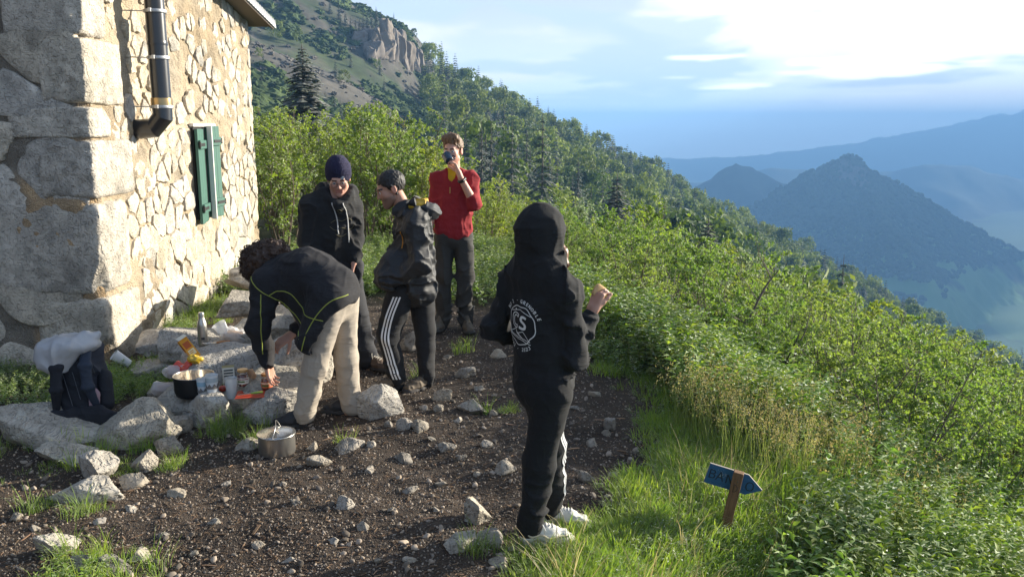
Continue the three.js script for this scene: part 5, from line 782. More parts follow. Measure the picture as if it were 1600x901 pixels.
  g.textAlign = 'center'; g.textBaseline = 'middle'; g.font = 'bold 170px sans-serif'; g.lineWidth = 9; g.strokeText('C', 190, 226); g.fillText('S', 296, 226);
  g.lineWidth = 6; g.beginPath(); g.moveTo(118, 352); g.lineTo(214, 296); g.lineTo(240, 330); g.lineTo(300, 300); g.lineTo(394, 362); g.closePath(); g.stroke(); g.beginPath(); g.moveTo(214, 296); g.lineTo(330, 376); g.lineTo(240, 330); g.closePath(); g.fill(); g.beginPath(); g.moveTo(104, 360); g.lineTo(404, 384); g.stroke(); g.beginPath(); g.moveTo(110, 170); g.lineTo(250, 120); g.lineTo(370, 150); g.stroke(); g.beginPath(); g.arc(190, 134, 9, 0, 7); g.fill();
  const tx = new THREE.CanvasTexture(cv); tx.colorSpace = THREE.SRGBColorSpace;
  { const n = 26, pos = [], uv = [], idx = [], C = [-0.035, 1.115, -0.005], out = [-0.73, 0, 0.68], rr = [0.68, 0, 0.73], sz = 0.142, tilt = -0.16; for (let j = 0; j <= n; j++) for (let i = 0; i <= n; i++) { const u = (i / n - 0.5) * 2 * sz, v = (j / n - 0.5) * 2 * sz, a = u * Math.cos(tilt) - v * Math.sin(tilt), b = u * Math.sin(tilt) + v * Math.cos(tilt); const s = A3.add(A3.add(A3.add(C, rr, a), [0, 1, 0], b), out, 0.4), h = J.hit(s, out.map((q) => -q), 0.003) ?? s; pos.push(...h); uv.push(i / n, j / n); } for (let j = 0; j < n; j++) for (let i = 0; i < n; i++) { const a = j * (n + 1) + i, b = a + n + 1; idx.push(a, a + 1, b, a + 1, b + 1, b); }
    part('back_print', geo(pos, idx, null, uv), new THREE.MeshStandardMaterial({ color: rgb(0.72, 0.72, 0.70), map: tx, transparent: true, roughness: 0.9 }), hood, 'white round print with letters and mountains'); }
  const hairF = new Field().chain([[0.06, 1.50, -0.03], [0.088, 1.44, -0.015], [0.094, 1.385, 0.0], [0.088, 1.34, 0.0]], [0.02, 0.026, 0.022, 0.008], { k: 0.02 }); hairF.fold = (x, y, z) => 0.006 * noise(x * 160, y * 8, z * 160);
  part('hair', hairF.mesh(0.004), std([0.16, 0.07, 0.03], 0.5), o, 'brown hair falling out of the hood');
  const up = std([0.62, 0.60, 0.55], 0.75), so = std([0.60, 0.55, 0.46], 0.85), lc = std([0.7, 0.68, 0.64], 0.85), tm = std([0.50, 0.44, 0.32], 0.8);
  for (const [an, d] of [[[-0.048, 0, 0.06], [0.98, 0, -0.12]], [[0.058, 0, -0.18], [0.97, 0, 0.1]]]) shoe(o, 'sneaker', an, d, { ground: footY(o, an) - 0.004, upper: up, sole: so, lace: lc, trim: tm, high: 0.105, chunky: 1.5, len: 0.275 });
  // the piece of bread with jam in the hand is a thing of its own
  const bread = boulder(0.075, 0.065, 0.02, 777, { n: 8, k: 4, cuts: 3, cut: 0.95, rough: 0.04 }), bm = std([0.52, 0.33, 0.16], 0.9, { vertexColors: true });
  const bt = thing('bread_slice', 'bitten slice of bread with red jam held by the hooded person', 'bread', [0.14 + 0.272, 1.245, -3.84 - 0.065], 0.5); part('crumb', bread, bm, bt); part('jam', boulder(0.06, 0.018, 0.018, 778, { n: 6, k: 3, rough: 0.15 }).translate(0.008, -0.026, 0.012), phys([0.35, 0.015, 0.012], 0.2, { clearcoat: 0.6 }), bt); bt.rotation.z = -0.6;
}

// ---------- the man bending over the stones ----------
{
  const o = thing('person', 'person with curly dark hair bending over the stones in a black top and tan trousers', 'person', [-1.30, 0, -5.46]);
  const f = [-0.86, 0, -0.5], l = leftOf(f), knit = cloth(0.016, 0.015, 0.018, 0.9, 0.25), tan = cloth(0.42, 0.36, 0.29, 0.9, 0.1);
  const shL = [-0.345, 0.99, -0.09], elL = [-0.385, 0.70, -0.04], wrL = [-0.358, 0.455, -0.07], shR = [-0.19, 0.97, -0.39], elR = [-0.10, 0.70, -0.38], wrR = [-0.215, 0.605, -0.24];
  const hd = headField([-0.445, 1.06, -0.34], [-0.72, -0.62, -0.3], [-0.4, 0.8, -0.2]);
  const B = new Field().chain([[0.10, 0.95, -0.02], [-0.08, 1.03, -0.14], [-0.26, 1.0, -0.24]], [0.10, 0.105, 0.10], { side: l, flat: 1.2, k: 0.05 }).cap([-0.27, 1.02, -0.25], [-0.39, 1.07, -0.32], 0.055, 0.052).chain([shL, elL, wrL], [0.05, 0.04, 0.028]).chain([shR, elR, wrR], [0.05, 0.04, 0.028]).chain([[0.07, 0.87, 0.06], [0.0, 0.45, 0.08], [-0.085, 0.08, 0.08]], [0.085, 0.055, 0.04]).chain([[0.15, 0.87, -0.11], [0.14, 0.45, -0.14], [0.165, 0.08, -0.14]], [0.085, 0.055, 0.04]);
  const hL = handField([-0.352, 0.435, -0.072], [0.12, -0.95, -0.1], [0.75, -0.1, 0.35], 1, [0.4, 0.42, 0.45, 0.5], { out: 0.6, in: 0.5, bend: 0.2 }), hR = handField([-0.228, 0.598, -0.225], [-0.72, -0.45, 0.45], [-0.1, -0.7, -0.4], 1, [0.35, 0.4, 0.4, 0.4]);
  part('body', merge([B.mesh(0.014, skinOf(SKIN)), hd.F.mesh(0.004, headColor(hd)), hL.F.mesh(0.0035, skinOf(SKIN)), hR.F.mesh(0.0035, skinOf(SKIN))]), skinMat, o);
  const S = new Field().chain([[0.135, 0.955, -0.01], [-0.06, 1.045, -0.13], [-0.25, 1.01, -0.235]], [0.158, 0.158, 0.145], { side: l, flat: 1.12, k: 0.06 }).cap(shL, shR, 0.085, 0.085, { k: 0.07 }).chain([shL, elL, A3.lerp(elL, wrL, 0.96)], [0.092, 0.072, 0.052], { k: 0.04 }).chain([shR, elR, A3.lerp(elR, wrR, 0.85)], [0.085, 0.068, 0.05], { k: 0.03 })
    .cap([-0.10, 0.90, -0.12], [-0.035, 0.64, -0.03], 0.125, 0.045, { side: l, flat: 1.25, k: 0.08 }).cap([0.13, 0.90, 0.085], [0.0, 0.66, 0.12], 0.135, 0.10, { k: 0.06 }).ell([-0.30, 1.06, -0.265], [0.085, 0.07, 0.085], { k: 0.05 });
  S.q.push({ t: 0, a: [0.475, 0.44, 0.16], e: [0, 0, 0], i: 1, ra: 0.50, dr: 0, side: null, f: 0, k: 0.01, cut: true, m: 0 });
  S.fold = (() => { const a = folds(0.010, 6, 9, 6, 31), b = folds(0.006, 16, 8, 16, 33); return (x, y, z) => a(x, y, z) * (y < 0.85 ? 1.2 : 0.6) + b(x, y, z) * 0.35; })();
  const top = part('fleece_top', S.mesh(0.0085), knit, o, 'black top with yellow-green seams'); const lime = std([0.30, 0.34, 0.05], 0.7), to = [-0.0, -0.0, -1];
  for (const pts of [[[-0.44, 1.06, 0.7], [-0.38, 0.98, 0.7], [-0.28, 0.90, 0.7], [-0.14, 0.80, 0.7], [-0.06, 0.68, 0.7]], [[-0.30, 0.92, 0.7], [-0.24, 0.95, 0.7], [-0.15, 0.94, 0.7], [-0.06, 0.84, 0.7], [0.10, 0.80, 0.7]], [[0.25, 0.955, 0.7], [0.16, 0.93, 0.7], [0.08, 0.86, 0.7], [0.0, 0.74, 0.7], [-0.05, 0.60, 0.7]], [[-0.35, 0.93, 0.7], [-0.352, 0.78, 0.7], [-0.36, 0.62, 0.7], [-0.365, 0.52, 0.7]], [[-0.21, 0.86, 0.7], [-0.215, 0.80, 0.7], [-0.20, 0.74, 0.7]]]) part('piping', seam(S, pts, to, 0.0035), lime, top);
  const P = new Field().cap([0.13, 0.93, -0.02], [0.10, 0.85, -0.03], 0.142, 0.135, { side: l, flat: 1.15, k: 0.05 }).chain([[0.095, 0.83, 0.06], [0.0, 0.46, 0.085], [-0.080, 0.14, 0.085]], [0.102, 0.077, 0.073], { k: 0.04 }).chain([[0.165, 0.86, -0.11], [0.165, 0.46, -0.13], [0.185, 0.12, -0.14]], [0.10, 0.075, 0.072], { k: 0.04 });
  P.cap([0.20, 0.955, 0.04], [0.12, 0.72, 0.06], 0.004, 0.004, { k: 0.03, cut: true });
  P.fold = (() => { const a = folds(0.004, 5, 6, 5, 41), b = folds(0.0055, 12, 14, 12, 43); return (x, y, z) => a(x, y, z) * 0.8 + b(x, y, z) * (0.4 + 0.6 * smooth(0.5, 0.2, y)); })();
  part('trousers', P.mesh(0.0085), tan, o, 'light tan hiking trousers');
  const dk = std([0.02, 0.02, 0.022], 0.7), dks = std([0.03, 0.028, 0.026], 0.85);
  for (const [an, d] of [[[-0.085, 0, 0.085], [-0.92, 0, 0.1]], [[0.185, 0, -0.14], [-0.95, 0, -0.2]]]) shoe(o, 'shoe', an, d, { ground: footY(o, an) - 0.003, upper: dk, sole: dks, high: 0.14, len: 0.29 });
  part('drawcord', tube([[-0.045, 0.60, 0.06], [-0.05, 0.56, 0.065], [-0.048, 0.515, 0.063]], 0.004, 6), std([0.7, 0.7, 0.7], 0.6), o);
  // curly hair: a soft mass of ringlets
  const hc = [-0.425, 1.105, -0.33], hf = new Field().ell(hc, [0.145, 0.125, 0.14]).ball([-0.33, 1.15, -0.30], 0.10, 0.05).ball([-0.49, 1.05, -0.35], 0.095, 0.05); hf.fold = (x, y, z) => 0.016 * noise(x * 34, y * 34, z * 34) + 0.010 * noise(x * 70, y * 70, z * 70);
  const R = rng(515), curls = [hf.mesh(0.006)]; for (let i = 0; i < 520; i++) { const d = jig(R).normalize(), p = hf.hit(A3.add(hc, d.toArray(), 0.4), d.toArray().map((q) => -q), 0.0); if (!p) continue; const t = new THREE.TorusGeometry(0.009 + 0.009 * R(), 0.0028, 5, 9, 3.5 + 2.5 * R()); t.rotateX(R() * 6); t.rotateY(R() * 6); t.translate(...p); curls.push(t); }
  part('hair', merge(curls), std([0.05, 0.026, 0.015], 0.6), o, 'bushy dark brown curls');
}

// ---------- the man in the black jacket ----------
{
  const o = thing('person', 'person in profile in a black jacket with yellow hood lining and striped track pants', 'person', [-0.66, 0, -6.19]);
  const f = [-0.92, 0, 0.39], l = leftOf(f), jk = cloth(0.024, 0.024, 0.026, 0.62, 0.05), pn = cloth(0.014, 0.014, 0.016, 0.9, 0.1), skin = [0.42, 0.215, 0.14];
  const shL = [-0.03, 1.345, 0.16], elL = [0.0, 1.06, 0.21], wrL = [-0.20, 0.93, 0.15], shR = [-0.12, 1.345, -0.15], elR = [-0.20, 1.06, -0.21], wrR = [-0.30, 0.95, -0.06];
  const hd = headField([-0.222, 1.565, 0.0], [-0.90, -0.30, 0.24], [-0.25, 1, 0.05], 1.04);
  const B = new Field().cap([-0.08, 0.86, 0], [-0.08, 1.30, 0], 0.10, 0.10, { side: l, flat: 1.4, k: 0.05 }).cap([-0.09, 1.34, 0], [-0.185, 1.53, 0], 0.062, 0.055).chain([shL, elL, wrL], [0.05, 0.04, 0.028]).chain([shR, elR, wrR], [0.05, 0.04, 0.028]).chain([[-0.15, 0.83, 0.07], [-0.265, 0.5, 0.09], [-0.205, 0.1, 0.08]], [0.08, 0.055, 0.04]).chain([[-0.05, 0.83, -0.07], [0.0, 0.5, -0.05], [0.005, 0.12, 0]], [0.08, 0.055, 0.04]);
  const hL = handField([-0.205, 0.935, 0.12], [-0.25, 0.1, -0.95], [0.5, 0.8, 0.0], 1, [0.6, 0.6, 0.6, 0.6]), hR = handField([-0.27, 0.95, -0.04], [0.2, 0.1, 0.9], [0.5, 0.8, 0.0], -1, [0.6, 0.6, 0.6, 0.6]);
  part('body', merge([B.mesh(0.014, skinOf(skin)), hd.F.mesh(0.004, headColor(hd, { skin, stubble: 0.6 })), hL.F.mesh(0.004, skinOf(skin)), hR.F.mesh(0.004, skinOf(skin))]), skinMat, o);
  const J = new Field().cap([-0.06, 0.86, 0], [-0.065, 1.27, 0], 0.138, 0.13, { side: l, flat: 1.32, k: 0.06 }).cap(shL, shR, 0.08, 0.08, { k: 0.08 }).chain([shL, elL, wrL], [0.084, 0.076, 0.066], { k: 0.05 }).chain([shR, elR, wrR], [0.082, 0.074, 0.066], { k: 0.05 })
    .cap([-0.235, 0.94, 0.05], [-0.20, 1.04, 0.06], 0.122, 0.105, { k: 0.08 }).cap([-0.05, 0.84, 0], [-0.055, 0.95, 0], 0.138, 0.138, { side: l, flat: 1.32, k: 0.03 }).ell([-0.115, 1.415, 0], [0.10, 0.075, 0.105], { k: 0.05 }).ell([-0.18, 1.50, 0.01], [0.058, 0.06, 0.062], { k: 0.02, cut: true });
  J.fold = (() => { const a = folds(0.015, 6, 8, 6, 51), b = folds(0.008, 13, 15, 13, 53); return (x, y, z) => a(x, y, z) * 0.9 + b(x, y, z) * 0.7; })();
  const jm = part('jacket', J.mesh(0.0085), jk, o, 'black shell jacket');
  const Hd = new Field().ell([0.035, 1.415, 0.0], [0.105, 0.062, 0.135], { ax: [0.93, -0.37, 0], ay: [0.37, 0.93, 0], k: 0.03 }).cap([-0.06, 1.475, 0.1], [-0.06, 1.475, -0.1], 0.03, 0.03, { k: 0.04 }).ell([-0.03, 1.485, 0.015], [0.085, 0.045, 0.085], { k: 0.015, cut: true }); Hd.fold = folds(0.010, 12, 12, 8, 57);
  part('hood', Hd.mesh(0.007), jk, jm, 'black hood lying on the back');
  const Li = new Field().ell([-0.025, 1.455, 0.03], [0.082, 0.036, 0.10], { ax: [0.96, 0.26, 0], ay: [-0.26, 0.96, 0] }); Li.fold = folds(0.008, 14, 14, 10, 58); part('hood_lining', Li.mesh(0.006), phys([0.50, 0.30, 0.012], 0.5), jm, 'yellow lining of the hood');
  part('zip', seam(J, [[-0.135, 1.28, 0.6], [-0.13, 1.23, 0.6], [-0.128, 1.19, 0.6], [-0.137, 1.15, 0.6]], [0, 0, -1], 0.0045, 14, 0.001), std([0.6, 0.25, 0.02], 0.5), jm, 'orange sleeve zip');
  const T = new Field().cap([-0.09, 0.88, 0], [-0.09, 0.82, 0], 0.125, 0.125, { side: l, flat: 1.2, k: 0.05 }).chain([[-0.15, 0.82, 0.07], [-0.262, 0.5, 0.09], [-0.205, 0.16, 0.085]], [0.108, 0.082, 0.062], { k: 0.03 }).chain([[-0.04, 0.82, -0.07], [0.005, 0.5, -0.05], [0.008, 0.16, 0]], [0.108, 0.08, 0.062], { k: 0.03 }).cap([-0.205, 0.15, 0.085], [-0.2, 0.11, 0.085], 0.052, 0.048, { k: 0.01 }).cap([0.008, 0.15, 0], [0.008, 0.11, 0], 0.052, 0.048, { k: 0.01 });
  T.fold = (() => { const a = folds(0.009, 7, 9, 7, 61); return (x, y, z) => a(x, y, z) * 0.8; })();
  const tm = part('track_pants', T.mesh(0.0085), pn, o, 'black track pants with three white stripes'), wh = std([0.72, 0.72, 0.72], 0.75);
  for (const q of [-0.024, 0, 0.024]) part('stripe', ribbon(T, steps([[-0.175 + q, 0.80, 0.6], [-0.235 + q, 0.65, 0.6], [-0.268 + q, 0.5, 0.6], [-0.245 + q, 0.36, 0.6], [-0.205 + q, 0.20, 0.6], [-0.195 + q, 0.17, 0.6]], 50), [0, 0, -1], [1, 0, 0], 0.0065), wh, tm);
  const up = std([0.13, 0.10, 0.07], 0.85), so = std([0.035, 0.03, 0.028], 0.85), lc = std([0.05, 0.05, 0.05], 0.8);
  shoe(o, 'hiking_shoe', [-0.20, 0, 0.085], [-0.9, 0, 0.25], { ground: footY(o, [-0.25, 0, 0.1]), upper: up, sole: so, lace: lc, high: 0.10, len: 0.295, pitch: 0.22 });
  shoe(o, 'hiking_shoe', [0.008, 0, 0], [-0.62, 0, 0.62], { ground: footY(o, [0, 0, 0]), upper: up, sole: so, lace: lc, high: 0.11, len: 0.295 });
  // short dark hair
  const H = new Field(), P = hd.P, ax = { ax: hd.r, ay: hd.u, az: hd.f }; H.ell(P(0, 0.045, -0.017), [0.085, 0.093, 0.104], ax).cap(P(0.077, -0.03, -0.02), P(0.074, 0.03, 0.0), 0.012).cap(P(-0.077, -0.03, -0.02), P(-0.074, 0.03, 0.0), 0.012); H.ell(P(0, -0.045, 0.075), [0.12, 0.105, 0.085], { ...ax, k: 0.012, cut: true }); H.ell(P(0, -0.11, -0.03), [0.12, 0.075, 0.2], { ...ax, k: 0.01, cut: true }); for (const q of [-1, 1]) H.ball(P(0.085 * q, -0.004, -0.008), 0.026, 0.008, true); H.fold = (x, y, z) => 0.004 * noise(x * 90, y * 90, z * 90);
  part('hair', H.mesh(0.0045), std([0.014, 0.011, 0.010], 0.6), o, 'short black hair');
}

// ---------- the man in the knitted hat ----------
{
  const o = thing('person', 'person with a dark blue knitted hat, glasses and black hoodie looking down', 'person', [-1.13, 0, -6.7]);
  const f = [0.3, 0, 0.95], l = leftOf(f), bk = cloth(0.018, 0.018, 0.019, 0.92, 0.15), nv = cloth(0.02, 0.021, 0.027, 0.85, 0.1);
  const shR = [-0.445, 1.395, 0.05], elR = [-0.465, 1.13, 0.06], wrR = [-0.385, 0.94, 0.16], shL = [-0.14, 1.38, -0.06], elL = [-0.125, 1.14, -0.04], wrL = [-0.118, 0.98, 0.08];
  const hd = headField([-0.222, 1.615, 0.06], [0.16, -0.36, 0.92], [0, 1, 0.2], 1.04), sk = [0.56, 0.30, 0.22];
  const B = new Field().cap([-0.29, 0.9, 0], [-0.29, 1.34, 0], 0.10, 0.10, { side: l, flat: 1.4, k: 0.05 }).cap([-0.28, 1.38, 0], [-0.235, 1.58, 0.035], 0.06, 0.054).chain([shL, elL, wrL], [0.05, 0.04, 0.03]).chain([shR, elR, wrR], [0.05, 0.04, 0.03]).chain([[-0.2, 0.9, -0.02], [-0.115, 0.48, 0.02], [-0.035, 0.1, 0.05]], [0.085, 0.055, 0.04]).chain([[-0.37, 0.9, 0.02], [-0.37, 0.48, 0.02], [-0.37, 0.1, 0]], [0.085, 0.055, 0.04]);
  const hL = handField([-0.116, 0.965, 0.09], [-0.15, -0.9, 0.2], [-0.9, 0.1, 0.1], 1), hR = handField([-0.38, 0.93, 0.165], [0.3, -0.85, 0.2], [0.7, 0.2, -0.5], -1);
  part('body', merge([B.mesh(0.014, skinOf(sk)), hd.F.mesh(0.004, headColor(hd, { skin: sk })), hL.F.mesh(0.004, skinOf(sk)), hR.F.mesh(0.004, skinOf(sk))]), skinMat, o);
  const J = new Field().cap([-0.29, 1.0, 0], [-0.29, 1.34, 0], 0.132, 0.135, { side: l, flat: 1.32, k: 0.06 }).cap(shL, shR, 0.078, 0.078, { k: 0.08 }).chain([shL, elL, wrL], [0.08, 0.07, 0.05], { k: 0.04 }).chain([shR, elR, wrR], [0.085, 0.078, 0.062], { k: 0.05 }).cap([-0.28, 0.965, 0], [-0.28, 0.985, 0], 0.128, 0.128, { side: l, flat: 1.32, k: 0.012 }).ell([-0.27, 1.45, 0.0], [0.15, 0.09, 0.11], { k: 0.07 }).cap([-0.36, 1.52, -0.05], [-0.15, 1.50, -0.06], 0.055, 0.055, { k: 0.05 }).cap([-0.345, 1.50, 0.06], [-0.22, 1.42, 0.14], 0.034, 0.03, { k: 0.03 }).cap([-0.22, 1.42, 0.14], [-0.135, 1.485, 0.05], 0.03, 0.034, { k: 0.03 }).ell([-0.232, 1.55, 0.06], [0.075, 0.10, 0.085], { k: 0.02, cut: true });
  J.fold = (() => { const a = folds(0.013, 6, 7, 6, 71), b = folds(0.006, 13, 16, 13, 73); return (x, y, z) => a(x, y, z) * 0.9 + b(x, y, z) * 0.6; })();
  const jm = part('hoodie', J.mesh(0.0085), bk, o, 'black hoodie with pale drawstrings'), cord = std([0.55, 0.54, 0.52], 0.8);
  for (const [x0, x1, y1] of [[-0.262, -0.225, 1.19], [-0.175, -0.155, 1.12]]) { part('drawstring', seam(J, [[x0, 1.435, 0.6], [(x0 + x1) / 2 + 0.005, 1.33, 0.6], [x1, y1, 0.6]], [0, 0, -1], 0.0048, 18, 0.002), cord, jm); }
  part('chest_print', merge([seam(J, [[-0.29, 1.25, 0.6], [-0.25, 1.22, 0.6], [-0.2, 1.24, 0.6], [-0.15, 1.22, 0.6], [-0.12, 1.25, 0.6]], [0, 0, -1], 0.0025, 24), seam(J, [[-0.28, 1.28, 0.6], [-0.24, 1.30, 0.6], [-0.2, 1.29, 0.6], [-0.15, 1.31, 0.6], [-0.13, 1.29, 0.6]], [0, 0, -1], 0.0022, 24), seam(J, [[-0.245, 1.19, 0.6], [-0.21, 1.17, 0.6], [-0.17, 1.19, 0.6]], [0, 0, -1], 0.0025, 14), seam(J, [0, 1, 2, 3, 4, 5, 6].map((i) => [-0.205 + 0.014 * Math.cos(i * 1.047), 1.37 + 0.014 * Math.sin(i * 1.047), 0.6]), [0, 0, -1], 0.0025, 20)]), std([0.13, 0.115, 0.06], 0.8), jm, 'faint dull gold chest print');
  const T = new Field().cap([-0.28, 0.97, 0], [-0.28, 0.88, 0], 0.122, 0.122, { side: l, flat: 1.3, k: 0.05 }).chain([[-0.2, 0.9, -0.02], [-0.115, 0.48, 0.02], [-0.045, 0.16, 0.05]], [0.108, 0.085, 0.08], { k: 0.03 }).chain([[-0.37, 0.9, 0.02], [-0.37, 0.48, 0.02], [-0.37, 0.14, 0]], [0.108, 0.085, 0.08], { k: 0.03 }).cap([-0.10, 0.93, 0.06], [-0.10, 0.82, 0.09], 0.055, 0.04, { k: 0.05 });
  T.fold = (() => { const a = folds(0.011, 7, 10, 7, 81); return (x, y, z) => a(x, y, z) * (0.5 + smooth(0.6, 0.2, y)); })(); part('trousers', T.mesh(0.0085), nv, o, 'dark hiking trousers');
  const up = std([0.095, 0.062, 0.04], 0.85), so = std([0.04, 0.035, 0.03], 0.85), lc = std([0.45, 0.42, 0.36], 0.85);
  shoe(o, 'hiking_boot', [-0.035, 0, 0.05], [0.85, 0, 0.45], { ground: footY(o, [0, 0, 0.05]), upper: up, sole: so, lace: lc, high: 0.135, len: 0.30 });
  shoe(o, 'hiking_boot', [-0.37, 0, 0], [0.2, 0, 0.9], { ground: footY(o, [-0.37, 0, 0]), upper: up, sole: so, lace: lc, high: 0.135, len: 0.30 });
  // knitted hat with a turned-up band, and a small badge
  const P = hd.P, ax = { ax: hd.r, ay: hd.u, az: hd.f }, H = new Field().ell(P(0, 0.065, -0.02), [0.096, 0.118, 0.112], ax).cap(P(0, 0.035, -0.017), P(0, 0.062, -0.02), 0.1, 0.099, { k: 0.012 }); H.ell(P(0, -0.085, -0.01), [0.16, 0.105, 0.16], { ...ax, k: 0.012, cut: true });
  H.fold = (x, y, z) => { const d = [x - hd.c[0], y - hd.c[1], z - hd.c[2]], t = Math.atan2(A3.dot(d, hd.r), A3.dot(d, hd.f)); return 0.0022 * Math.sin(t * 46) + 0.004 * noise(x * 22, y * 22, z * 22); };
  const hat = part('knitted_hat', H.mesh(0.0045), cloth(0.022, 0.020, 0.055, 0.95, 0.3), o, 'dark blue knitted hat'); const bd = new THREE.SphereGeometry(1, 14, 8); bd.scale(0.018, 0.013, 0.004); const bp = H.hit(A3.add(hd.c, A3.add(A3.add([0, 0, 0], hd.f, 0.4), A3.add(hd.u.map((v) => v * 0.045), hd.r, -0.03))), hd.f.map((v) => -v), 0.0); bd.rotateX(0.1); bd.translate(...bp); part('badge', bd, std([0.35, 0.38, 0.40], 0.6), hat);
  const gl = []; for (const q of [-1, 1]) { const t = new THREE.TorusGeometry(0.022, 0.0018, 6, 24); t.scale(1.1, 0.82, 1); t.deleteAttribute('uv'); const M = new THREE.Matrix4().makeBasis(V(...hd.r), V(...hd.u), V(...hd.f)); M.setPosition(...P(0.032 * q, -0.003, 0.105)); t.applyMatrix4(M); gl.push(t); const b = tube([P(0.056 * q, 0.002, 0.1), P(0.082 * q, 0.004, 0.03), P(0.084 * q, 0.0, -0.02)], 0.0018, 5); b.deleteAttribute('uv'); gl.push(b); } const br = tube([P(-0.009, 0.004, 0.105), P(0, 0.008, 0.107), P(0.009, 0.004, 0.105)], 0.0016, 5); br.deleteAttribute('uv'); gl.push(br); part('glasses', merge(gl), std([0.03, 0.03, 0.03], 0.4), o);
}

// ---------- the man in red, drinking ----------
{
  const o = thing('person', 'person in a red fleece pullover and dark trousers drinking from a mug', 'person', [-0.56, 0, -7.85]);
  const f = [-0.14, 0, 0.99], l = leftOf(f), red = cloth(0.30, 0.012, 0.018, 0.9, 0.2), dk = cloth(0.040, 0.037, 0.033, 0.85, 0.1), sk = [0.58, 0.31, 0.22];
  const shL = [0.182, 1.545, 0.0], elL = [0.215, 1.325, 0.10], wrL = [0.095, 1.575, 0.20], shR = [-0.122, 1.545, 0.0], elR = [-0.165, 1.30, -0.02], wrR = [-0.195, 1.13, 0.08];
  const hd = headField([0.022, 1.795, 0.05], [-0.32, -0.02, 0.94], [0, 1, 0], 1.02);
  const B = new Field().cap([0.02, 1.08, 0], [0.03, 1.48, 0], 0.10, 0.10, { side: l, flat: 1.4, k: 0.05 }).cap([0.03, 1.52, 0], [0.025, 1.74, 0.035], 0.062, 0.055).chain([shL, elL], [0.05, 0.044]).chain([elL, wrL], [0.044, 0.027]).chain([shR, elR, wrR], [0.05, 0.042, 0.028]).chain([[-0.07, 1.0, 0], [-0.08, 0.65, 0.02], [-0.09, 0.2, 0]], [0.085, 0.055, 0.042]).chain([[0.10, 1.0, 0], [0.11, 0.65, 0.02], [0.115, 0.2, 0]], [0.085, 0.055, 0.042]);
  const hL = handField([0.085, 1.605, 0.205], [-0.35, 0.9, -0.05], [-0.75, -0.3, 0.15], -1, [0.55, 0.6, 0.62, 0.6], { out: 0.4, in: 0.6, bend: 0.2 }), hR = handField([-0.197, 1.12, 0.085], [-0.1, -0.9, 0.3], [0.9, -0.1, 0.0], 1, [0.4, 0.4, 0.45, 0.5]);
  part('body', merge([B.mesh(0.012, skinOf(sk)), hd.F.mesh(0.004, headColor(hd, { skin: sk })), hL.F.mesh(0.0035, skinOf(sk)), hR.F.mesh(0.0035, skinOf(sk))]), skinMat, o);
  const J = new Field().cap([0.018, 1.11, 0], [0.03, 1.47, 0], 0.122, 0.125, { side: l, flat: 1.38, k: 0.06 }).cap(shL, shR, 0.066, 0.066, { k: 0.07 }).chain([shL, elL], [0.07, 0.066], { k: 0.04 }).cap(elL, A3.lerp(elL, wrL, 0.2), 0.064, 0.056, { k: 0.02 }).chain([shR, elR, A3.lerp(elR, wrR, 0.55)], [0.068, 0.058, 0.048], { k: 0.04 }).cap([0.015, 1.07, 0], [0.016, 1.10, 0], 0.132, 0.13, { side: l, flat: 1.38, k: 0.01 }).ell([0.028, 1.575, 0.0], [0.10, 0.085, 0.085], { k: 0.06 }).ell([0.024, 1.70, 0.03], [0.066, 0.07, 0.068], { k: 0.012, cut: true });
  J.cap([0.005, 1.66, 0.10], [0.0, 1.47, 0.165], 0.072, 0.018, { k: 0.01, cut: true });
  J.fold = (() => { const a = folds(0.008, 7, 8, 7, 91), b = folds(0.005, 14, 16, 14, 93); return (x, y, z) => a(x, y, z) * 0.8 + b(x, y, z) * 0.6; })();
  const jm = part('pullover', J.mesh(0.0085), red, o, 'dark red half-zip fleece'); part('zip', seam(J, [[-0.005, 1.475, 0.6], [-0.005, 1.45, 0.6], [-0.006, 1.42, 0.6]], [0, 0, -1], 0.0045, 8, 0.001), std([0.45, 0.30, 0.08], 0.5), jm);
  part('shirt', new Field().cap([0.02, 1.3, 0.0], [0.026, 1.52, 0.0], 0.110, 0.108, { side: l, flat: 1.25, k: 0.04 }).cap([0.025, 1.56, 0.0], [0.024, 1.62, 0.02], 0.07, 0.062, { k: 0.03 }).mesh(0.009), cloth(0.60, 0.38, 0.01), o, 'yellow shirt under the fleece');
  const T = new Field().cap([0.015, 1.08, 0], [0.015, 1.0, 0], 0.118, 0.12, { side: l, flat: 1.35, k: 0.05 }).chain([[-0.072, 1.0, 0], [-0.082, 0.65, 0.02], [-0.092, 0.22, 0]], [0.098, 0.08, 0.072], { k: 0.025 }).chain([[0.104, 1.0, 0], [0.114, 0.65, 0.02], [0.118, 0.22, 0]], [0.098, 0.08, 0.072], { k: 0.025 });
  T.fold = (() => { const a = folds(0.011, 7, 9, 7, 95); return (x, y, z) => a(x, y, z) * (0.5 + smooth(0.9, 0.4, y)); })(); part('trousers', T.mesh(0.0085), dk, o, 'dark grey hiking trousers');
  const up = std([0.085, 0.07, 0.052], 0.85), so = std([0.03, 0.028, 0.026], 0.85), lc = std([0.12, 0.10, 0.08], 0.85);
  for (const [an, d] of [[[-0.092, 0, 0], [-0.35, 0, 0.9]], [[0.118, 0, 0], [0.25, 0, 0.95]]]) shoe(o, 'hiking_boot', an, d, { ground: footY(o, A3.add(an, [0, 0, 0.08])), upper: up, sole: so, lace: lc, high: 0.20, len: 0.30 });
